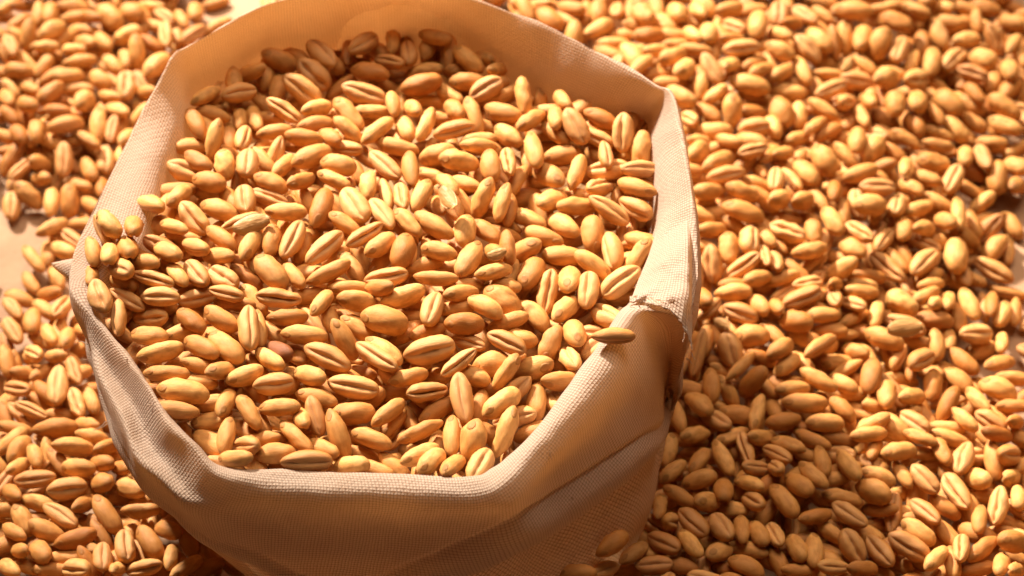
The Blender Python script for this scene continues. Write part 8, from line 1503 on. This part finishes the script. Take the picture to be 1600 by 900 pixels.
    ("golden grain, crease up, leaning right, by the sack's back rim, left one", 'wheat grains in the sack'),
    ('golden wheat grain, seen end on, pointing upward, mid sack, front right side', 'wheat grains in the sack'),
    ('large brownish wheat grain, back up, pointing upward, right of sack, below the flap', 'wheat grains on the table'),
    ('golden grain, back up, lying level, right of sack, level with flap, lower one', 'wheat grains on the table'),
    ('pale wheat grain, back up, leaning left, right beside the sack, low down', 'wheat grains on the table'),
    ("golden wheat grain, crease up, lying level, by the sack's back left rim", 'wheat grains in the sack'),
    ('small golden wheat grain, back up, lying level, mid sack, right side', 'wheat grains in the sack'),
    ("pale wheat grain, back up, leaning right, halfway to the sack's left rim", 'wheat grains in the sack'),
    ('golden wheat grain, crease up, leaning left, right beside the sack, bottom edge', 'wheat grains on the table'),
    ('large brownish wheat grain, back up, leaning left, right of sack, level with peak', 'wheat grains on the table'),
    ("small golden wheat grain, back up, leaning right, halfway to the sack's front rim", 'wheat grains in the sack'),
    ('brownish wheat grain, back up, pointing upward, far right, low down', 'wheat grains on the table'),
    ('golden wheat grain, back up, leaning left, right of sack, low down', 'wheat grains on the table'),
    ('golden wheat grain, back up, leaning left, at the lower left, bottom edge', 'wheat grains on the table'),
    ("small golden grain, back up, leaning left, by the sack's front left rim, right one", 'wheat grains in the sack'),
    ('pale wheat grain, back up, lying level, right of sack, level with flap', 'wheat grains on the table'),
    ("pale wheat grain, back up, leaning left, halfway to the sack's right rim", 'wheat grains in the sack'),
    ('small golden wheat grain, crease up, leaning left, far right, low down', 'wheat grains on the table'),
    ("small golden wheat grain, back up, pointing upward, by the sack's front right rim", 'wheat grains in the sack'),
    ('small brownish wheat grain, back up, leaning right, right beside the sack, bottom edge', 'wheat grains on the table'),
    ('small brownish wheat grain, crease up, lying level, right beside the sack, bottom edge', 'wheat grains on the table'),
    ('small golden grain, back up, lying level, right of sack, low down, left one', 'wheat grains on the table'),
    ('golden wheat grain, back up, leaning left, right of sack, below the flap', 'wheat grains on the table'),
    ('large pale grain, crease up, leaning right, far right, level with flap, lower one', 'wheat grains on the table'),
    ("golden wheat grain, crease up, leaning right, by the sack's front right rim", 'wheat grains in the sack'),
    ('large golden wheat grain, back up, lying level, right of sack, top edge', 'wheat grains on the table'),
    ("small golden grain, back up, lying level, by the sack's front left rim, upper one", 'wheat grains in the sack'),
    ('small brownish wheat grain, crease up, leaning left, right beside the sack, bottom edge', 'wheat grains on the table'),
    ("golden wheat grain, back up, lying level, halfway to the sack's back left rim", 'wheat grains in the sack'),
    ('large brownish wheat grain, back up, pointing upward, far right, low down', 'wheat grains on the table'),
    ("pale wheat grain, back up, leaning left, spilled over the sack's left rim", 'wheat grains in the sack'),
    ("golden wheat grain, back up, pointing upward, by the sack's right back rim", 'wheat grains in the sack'),
    ('golden wheat grain, crease up, lying level, right beside the sack, top edge', 'wheat grains on the table'),
    ("pale wheat grain, back up, leaning right, halfway to the sack's right front rim", 'wheat grains in the sack'),
    ('pale wheat grain, crease up, lying level, far right, below the flap', 'wheat grains on the table'),
    ('golden wheat grain, crease up, leaning right, far right, low down', 'wheat grains on the table'),
    ("small brownish wheat grain, crease up, pointing upward, halfway to the sack's front left rim", 'wheat grains in the sack'),
    ('brownish wheat grain, crease up, pointing upward, left of sack, by its tall corner', 'wheat grains on the table'),
    ('pale wheat grain, back up, leaning left, far right, bottom edge', 'wheat grains on the table'),
    ('brownish wheat grain, back up, leaning right, far right, bottom edge', 'wheat grains on the table'),
    ("golden grain, back up, lying level, halfway to the sack's back rim, left one", 'wheat grains in the sack'),
    ('pale wheat grain, back up, pointing upward, mid sack, right back side', 'wheat grains in the sack'),
    ('brownish wheat grain, back up, leaning left, far right, below the flap', 'wheat grains on the table'),
    ("pale wheat grain, on its side, leaning left, halfway to the sack's right front rim", 'wheat grains in the sack'),
    ("small golden wheat grain, crease up, leaning right, halfway to the sack's left back rim", 'wheat grains in the sack'),
    ("small golden grain, back up, lying level, by the sack's front left rim, lower one", 'wheat grains in the sack'),
    ("small golden wheat grain, back up, leaning right, halfway to the sack's front right rim", 'wheat grains in the sack'),
    ("golden wheat grain, back up, lying level, halfway to the sack's front right rim", 'wheat grains in the sack'),
    ('large golden wheat grain, crease up, leaning left, right of sack, top edge', 'wheat grains on the table'),
    ("pale wheat grain, back up, pointing upward, halfway to the sack's left back rim", 'wheat grains in the sack'),
    ('small brownish wheat grain, crease up, leaning left, far right, bottom edge', 'wheat grains on the table'),
    ('golden wheat grain, crease up, leaning left, mid sack, back side', 'wheat grains in the sack'),
    ('large golden wheat grain, back up, pointing upward, far right, level with flap', 'wheat grains on the table'),
    ("small golden wheat grain, back up, pointing upward, by the sack's front left rim", 'wheat grains in the sack'),
    ('small brownish wheat grain, back up, leaning left, right beside the sack, bottom edge', 'wheat grains on the table'),
    ("small pale wheat grain, back up, lying level, halfway to the sack's right rim", 'wheat grains in the sack'),
    ("golden wheat grain, back up, leaning left, halfway to the sack's back rim", 'wheat grains in the sack'),
    ("small pale wheat grain, back up, lying level, by the sack's front rim", 'wheat grains in the sack'),
    ('pale wheat grain, back up, leaning right, right of sack, level with flap', 'wheat grains on the table'),
    ('brownish wheat grain, back up, pointing upward, left of sack, by its tall corner', 'wheat grains on the table'),
    ("small golden grain, back up, lying level, by the sack's left front rim, lower one", 'wheat grains in the sack'),
    ("golden wheat grain, back up, lying level, halfway to the sack's right rim", 'wheat grains in the sack'),
    ("pale wheat grain, back up, leaning right, halfway to the sack's back rim", 'wheat grains in the sack'),
    ('golden wheat grain, back up, leaning left, right beside the sack, level with flap', 'wheat grains on the table'),
    ('brownish wheat grain, back up, leaning right, far right, low down', 'wheat grains on the table'),
    ('small golden wheat grain, back up, lying level, mid sack, right front side', 'wheat grains in the sack'),
    ("large golden wheat grain, on its side, pointing upward, by the sack's back rim", 'wheat grains in the sack'),
    ('small golden grain, back up, lying level, far right, low down, left one', 'wheat grains on the table'),
    ('golden wheat grain, seen end on, pointing upward, at the lower left, bottom edge', 'wheat grains on the table'),
    ('small golden wheat grain, back up, lying level, right beside the sack, low down', 'wheat grains on the table'),
    ("small pale wheat grain, crease up, lying level, by the sack's left front rim", 'wheat grains in the sack'),
    ("small golden wheat grain, back up, lying level, halfway to the sack's right front rim", 'wheat grains in the sack'),
    ('golden wheat grain, back up, leaning left, right of sack, level with flap', 'wheat grains on the table'),
    ("small golden grain, back up, leaning left, by the sack's front left rim, left one", 'wheat grains in the sack'),
    ("small golden grain, back up, lying level, by the sack's left front rim, upper one", 'wheat grains in the sack'),
    ('brownish wheat grain, crease up, leaning left, far right, level with peak', 'wheat grains on the table'),
    ('large brownish wheat grain, on its side, lying level, left of sack, by its tall corner', 'wheat grains on the table'),
    ('large brownish wheat grain, back up, leaning left, far right, top edge', 'wheat grains on the table'),
    ('large brownish wheat grain, crease up, leaning right, left of sack, by its tall corner', 'wheat grains on the table'),
    ("small golden wheat grain, crease up, leaning left, spilled over the sack's left rim", 'wheat grains in the sack'),
    ('golden grain, back up, lying level, right of sack, level with flap, upper one', 'wheat grains on the table'),
    ("small pale wheat grain, back up, pointing upward, by the sack's left back rim", 'wheat grains in the sack'),
    ("large pale wheat grain, crease up, lying level, by the sack's right back rim", 'wheat grains in the sack'),
    ('golden wheat grain, crease up, lying level, right beside the sack, level with flap', 'wheat grains on the table'),
    ("golden wheat grain, back up, leaning left, by the sack's right back rim", 'wheat grains in the sack'),
    ("pale grain, back up, leaning left, by the sack's back rim, lower one", 'wheat grains in the sack'),
    ("small golden grain, crease up, lying level, halfway to the sack's left rim, left one", 'wheat grains in the sack'),
    ('small golden wheat grain, crease up, lying level, mid sack, front right side', 'wheat grains in the sack'),
    ('golden wheat grain, back up, lying level, far right, level with peak', 'wheat grains on the table'),
    ('large pale grain, crease up, leaning right, far right, level with flap, upper one', 'wheat grains on the table'),
    ('golden wheat grain, back up, pointing upward, right beside the sack, level with flap', 'wheat grains on the table'),
    ("pale wheat grain, back up, pointing upward, by the sack's right back rim", 'wheat grains in the sack'),
    ("small pale wheat grain, back up, lying level, halfway to the sack's front left rim", 'wheat grains in the sack'),
    ("golden grain, crease up, pointing upward, halfway to the sack's left back rim, upper one", 'wheat grains in the sack'),
    ('large pale wheat grain, crease up, pointing upward, left of sack, by its tall corner', 'wheat grains on the table'),
    ("small brownish wheat grain, back up, lying level, halfway to the sack's back left rim", 'wheat grains in the sack'),
    ('large golden wheat grain, back up, leaning left, left of sack, behind it', 'wheat grains on the table'),
    ("small golden wheat grain, crease up, leaning left, halfway to the sack's right back rim", 'wheat grains in the sack'),
    ("brownish wheat grain, back up, pointing upward, by the sack's front right rim", 'wheat grains in the sack'),
    ("small pale wheat grain, back up, lying level, by the sack's front left rim", 'wheat grains in the sack'),
    ("golden grain, crease up, leaning left, halfway to the sack's left rim, right one", 'wheat grains in the sack'),
    ('golden grain, back up, leaning right, mid sack, back side, upper one', 'wheat grains in the sack'),
    ("small brownish wheat grain, back up, leaning left, by the sack's left front rim", 'wheat grains in the sack'),
    ('pale wheat grain, back up, pointing upward, far right, below the flap', 'wheat grains on the table'),
    ("large pale wheat grain, back up, leaning left, by the sack's front left rim", 'wheat grains in the sack'),
    ("brownish grain, back up, pointing upward, halfway to the sack's back rim, left one", 'wheat grains in the sack'),
    ('brownish wheat grain, crease up, leaning right, far right, below the flap', 'wheat grains on the table'),
    ('golden wheat grain, crease up, leaning left, right beside the sack, top edge', 'wheat grains on the table'),
    ("small pale wheat grain, back up, leaning right, halfway to the sack's back rim", 'wheat grains in the sack'),
    ('brownish wheat grain, back up, lying level, far right, bottom edge', 'wheat grains on the table'),
    ('small pale wheat grain, back up, lying level, at the lower left, left edge', 'wheat grains on the table'),
    ("brownish grain, back up, pointing upward, halfway to the sack's back rim, right one", 'wheat grains in the sack'),
    ('small brownish wheat grain, back up, lying level, right of sack, low down', 'wheat grains on the table'),
    ("small brownish wheat grain, back up, leaning right, halfway to the sack's front right rim", 'wheat grains in the sack'),
    ('small golden wheat grain, crease up, lying level, at the lower left, bottom edge', 'wheat grains on the table'),
    ('pale wheat grain, back up, leaning right, right of sack, low down', 'wheat grains on the table'),
    ("small golden grain, crease up, lying level, halfway to the sack's left rim, right one", 'wheat grains in the sack'),
    ("golden grain, crease up, leaning left, halfway to the sack's left rim, left one", 'wheat grains in the sack'),
    ('small pale wheat grain, back up, leaning left, mid sack, back side', 'wheat grains in the sack'),
    ('small pale wheat grain, back up, lying level, right beside the sack, below the flap', 'wheat grains on the table'),
    ('pale wheat grain, back up, leaning right, behind the sack, top edge', 'wheat grains on the table'),
    ('brownish wheat grain, crease up, lying level, right of sack, level with flap', 'wheat grains on the table'),
    ("small pale wheat grain, crease up, lying level, by the sack's right back rim", 'wheat grains in the sack'),
    ("small pale wheat grain, back up, pointing upward, halfway to the sack's right back rim", 'wheat grains in the sack'),
    ("brownish wheat grain, back up, leaning left, by the sack's left back rim", 'wheat grains in the sack'),
    ('pale wheat grain, back up, leaning right, right of sack, level with peak', 'wheat grains on the table'),
    ('large pale wheat grain, back up, pointing upward, left of sack, by its tall corner', 'wheat grains on the table'),
    ("brownish wheat grain, back up, pointing upward, halfway to the sack's left rim", 'wheat grains in the sack'),
    ("large golden wheat grain, crease up, leaning left, by the sack's left back rim", 'wheat grains in the sack'),
    ("large golden wheat grain, back up, leaning right, halfway to the sack's right rim", 'wheat grains in the sack'),
    ('brownish wheat grain, back up, lying level, behind the sack, top edge', 'wheat grains on the table'),
    ('small brownish wheat grain, seen end on, pointing upward, at the lower left, bottom edge', 'wheat grains on the table'),
    ("golden grain, crease up, pointing upward, halfway to the sack's left back rim, lower one", 'wheat grains in the sack'),
    ("small golden wheat grain, back up, leaning left, halfway to the sack's left back rim", 'wheat grains in the sack'),
    ("small golden wheat grain, back up, leaning right, by the sack's back rim", 'wheat grains in the sack'),
    ("golden wheat grain, back up, leaning right, by the sack's right rim", 'wheat grains in the sack'),
    ('small golden wheat grain, back up, leaning left, right beside the sack, bottom edge', 'wheat grains on the table'),
    ('small golden wheat grain, back up, lying level, right of sack, bottom edge', 'wheat grains on the table'),
    ('large golden wheat grain, on its side, pointing upward, far right, top edge', 'wheat grains on the table'),
    ('pale wheat grain, seen end on, pointing upward, right of sack, bottom edge', 'wheat grains on the table'),
    ('golden wheat grain, on its side, leaning left, right beside the sack, low down', 'wheat grains on the table'),
    ("small pale wheat grain, back up, leaning left, halfway to the sack's front left rim", 'wheat grains in the sack'),
    ('pale wheat grain, seen end on, lying level, far right, low down', 'wheat grains on the table'),
    ('small pale wheat grain, back up, leaning left, mid sack, front side', 'wheat grains in the sack'),
    ("golden wheat grain, back up, lying level, by the sack's right front rim", 'wheat grains in the sack'),
    ("golden grain, back up, lying level, halfway to the sack's back rim, right one", 'wheat grains in the sack'),
    ('small pale wheat grain, back up, leaning left, right beside the sack, bottom edge', 'wheat grains on the table'),
    ('brownish wheat grain, back up, leaning right, right of sack, below the flap', 'wheat grains on the table'),
    ("small golden wheat grain, back up, lying level, halfway to the sack's front left rim", 'wheat grains in the sack'),
    ("golden wheat grain, seen end on, pointing upward, by the sack's right front rim", 'wheat grains in the sack'),
    ('brownish wheat grain, crease up, leaning right, far right, level with flap', 'wheat grains on the table'),
    ('pale wheat grain, back up, lying level, right of sack, level with peak', 'wheat grains on the table'),
    ('small golden grain, back up, lying level, right of sack, low down, right one', 'wheat grains on the table'),
    ('small brownish wheat grain, back up, pointing upward, right beside the sack, low down', 'wheat grains on the table'),
    ("large golden wheat grain, seen end on, leaning left, by the sack's right front rim", 'wheat grains in the sack'),
    ('small golden grain, back up, lying level, far right, low down, right one', 'wheat grains on the table'),
    ('pale wheat grain, crease up, lying level, at the lower left, bottom edge', 'wheat grains on the table'),
    ("small golden wheat grain, back up, leaning left, by the sack's left rim", 'wheat grains in the sack'),
    ("large golden wheat grain, seen end on, pointing upward, halfway to the sack's right rim", 'wheat grains in the sack'),
    ('small golden wheat grain, back up, leaning left, right of sack, low down', 'wheat grains on the table'),
    ('pale wheat grain, back up, pointing upward, mid sack, back side', 'wheat grains in the sack'),
    ("small brownish wheat grain, back up, leaning left, by the sack's right back rim", 'wheat grains in the sack'),
]
FORMS = 20


def form_of(g):
    return (g[0] * 7 + g[1] * 3 + g[7]) % FORMS


def redness(g):
    return 0.8 if g[9] == 2 else 0.22 if (g[0] * 13 + g[1] * 5) % 19 == 0 else 0.0


def grain_matrix(g):
    h, t, r = (math.radians(a) for a in g[3:6])
    ax = Vector((math.cos(t) * math.cos(h), math.cos(t) * math.sin(h), math.sin(t)))
    side = Vector((-math.sin(h), math.cos(h), 0))
    back = Quaternion(ax, r) @ ax.cross(side)
    R = Matrix((ax, back.cross(ax), back)).transposed()
    L, W = g[6] * 5e-5, g[7] * 5e-5
    thick = W * (0.86 + 0.006 * form_of(g))
    return Matrix.LocRotScale(Vector(g[:3]) * 5e-5, R.to_quaternion(), Vector((L, W, thick)))


def build_grains():
    fine = [grain_shape(s, 20, 22) for s in range(FORMS)]
    coarse = [grain_shape(s, 12, 14) for s in range(FORMS)]
    bodies = [grain_mesh('wheat_grain', f[0], f[1], f[2], f[3], MAT_GRAIN) for f in fine]
    germs = [grain_mesh('germ', f[4], f[5], f[6], [0.0] * len(f[4]), MAT_GERM) for f in fine]
    first = None
    for i in range(SINGLES):
        g = GRAINS[i]
        k = form_of(g)
        if first is None:
            o = bpy.data.objects.new('wheat_grain', bodies[k])
            c = bpy.data.objects.new('germ', germs[k])
            first = (o, c)
        else:
            o, c = first[0].copy(), first[1].copy()
            o.data, c.data = bodies[k], germs[k]
        COL.objects.link(o)
        COL.objects.link(c)
        c.parent = o
        o.matrix_world = grain_matrix(g)
        o.color = (g[8] / 100, redness(g), random.random(), 1)
        c.color = o.color
        label, group = LABELS[i]
        o['label'], o['category'], o['group'] = label, 'wheat grain', group
    # all the others, one mesh
    V, F, P, C, T, MI = [], [], [], [], [], []
    base = 0
    loops, starts, sizes = [], [], []
    for i in range(SINGLES, len(GRAINS)):
        g = GRAINS[i]
        k = form_of(g)
        M = np.array(grain_matrix(g))
        src = (fine if g[9] else coarse)[k]
        sets = [(src[0], src[1], src[2], src[3], 0)]
        if g[9]:
            sets.append((src[4], src[5], src[6], [0.0] * len(src[4]), 1))
        tone = (g[8] / 100, redness(g), random.random(), 1.0)
        for vs, fs, pl, cr, mi in sets:
            key = (id(vs))
            if key not in CACHE:
                a = np.array([tuple(v) for v in vs])
                CACHE[key] = (a, np.array(pl, dtype=np.float32), np.array(cr, dtype=np.float32),
                              np.concatenate([np.array(f) for f in fs]), np.array([len(f) for f in fs]))
            a, pla, cra, lo, sz = CACHE[key]
            V.append(a @ M[:3, :3].T + M[:3, 3])
            P.append(pla)
            C.append(cra)
            T.append(np.tile(np.array(tone, dtype=np.float32), (len(a), 1)))
            loops.append(lo + base)
            sizes.append(sz)
            MI.append(np.full(len(sz), mi, dtype=np.int32))
            base += len(a)
    V, P, C, T = np.concatenate(V), np.concatenate(P), np.concatenate(C), np.concatenate(T)
    loops, sizes, MI = np.concatenate(loops), np.concatenate(sizes), np.concatenate(MI)
    me = bpy.data.meshes.new('wheat_grains')
    me.vertices.add(len(V))
    me.vertices.foreach_set('co', V.astype(np.float32).ravel())
    me.loops.add(len(loops))
    me.loops.foreach_set('vertex_index', loops.astype(np.int32))
    me.polygons.add(len(sizes))
    me.polygons.foreach_set('loop_start', np.concatenate([[0], np.cumsum(sizes)[:-1]]).astype(np.int32))
    me.polygons.foreach_set('material_index', MI)
    me.polygons.foreach_set('use_smooth', np.ones(len(sizes), dtype=bool))
    me.attributes.new('local_place', 'FLOAT_VECTOR', 'POINT').data.foreach_set('vector', P.ravel())
    me.attributes.new('crease', 'FLOAT', 'POINT').data.foreach_set('value', C)
    me.attributes.new('tone', 'FLOAT_COLOR', 'POINT').data.foreach_set('color', T.ravel())
    me.materials.append(MAT_GRAIN_MASS)
    me.materials.append(MAT_GERM_MASS)
    me.update(calc_edges=True)
    me.validate()
    o = bpy.data.objects.new('wheat_grains', me)
    COL.objects.link(o)
    o['kind'] = 'stuff'
    o['label'] = 'golden wheat grains heaped on the table all around the sack and filling it'
    o['category'] = 'wheat'
    print('stuff verts', len(V), 'faces', len(sizes))


def build_husks():
    """dry shells of chaff lying among the grains: a curved leaf, thin but with two faces"""
    spots = [((1413, 512, 14.5), 12, 58, 'torn straw coloured husk lying on the heap right of the sack'),
             ((699, 308, 44.6), -58, 46, 'split pale husk standing among grains in the back half of the sack'),
             ((1324, 103, 13.0), 55, 34, 'curled brown husk in the dark hollow at the top right'),
             ((776, 396, 44.4), 20, 30, 'small dry flake of chaff in the middle of the sack'),
             ((392, 350, 43.2), 17, 56, 'hollow open husk at the left of the sack, curling up'),
             ((1128, 505, 15.5), -35, 30, 'small bent flake of chaff right beside the folded flap')]
    mat = MAT_HUSK
    for n, ((px, py, z), turn, length, label) in enumerate(spots):
        r = random.Random(n)
        nu, nv = 12, 9
        c = at(px, py, z)
        L = length / 10900
        top, low = [], []
        for i in range(nu + 1):
            u = i / nu
            w = 0.21 * L * (math.sin(math.pi * min(1, u * 0.93 + 0.03)) ** 0.6) + 0.00006
            for j in range(nv + 1):
                s = j / nv * 2 - 1
                a = s * 1.15
                y = w * math.sin(a) * 1.35
                zz = w * (0.75 - math.cos(a)) * -0.9 + L * 0.16 * (u - 0.5) ** 2 + r.uniform(-1, 1) * 0.00004
                q = Vector(((u - 0.5) * L, y + L * 0.03 * math.sin(u * 5 + n), zz))
                top.append(q)
                low.append(q - Vector((0, 0, 0.00011)))
        verts = top + low
        m, k = nv + 1, len(top)
        faces = []
        for i in range(nu):
            for j in range(nv):
                a = i * m + j
                faces.append((a, a + m, a + m + 1, a + 1))
                faces.append((k + a, k + a + 1, k + a + m + 1, k + a + m))
        rim = [i * m for i in range(nu + 1)] + [nu * m + j for j in range(1, m)] + [i * m + nv for i in range(nu - 1, -1, -1)] + [j for j in range(nv - 1, 0, -1)]
        for a, b in zip(rim, rim[1:] + rim[:1]):
            faces.append((a, b, b + k, a + k))
        o = link_mesh('husk_flake', verts, faces, mat)
        o.location = c
        o.rotation_euler = (math.radians(28), 0, math.radians(turn))
        o['label'], o['category'], o['group'] = label, 'husk', 'bits of chaff among the grain'


CACHE = {}
build_husks()
build_table()
build_sack()
build_grains()
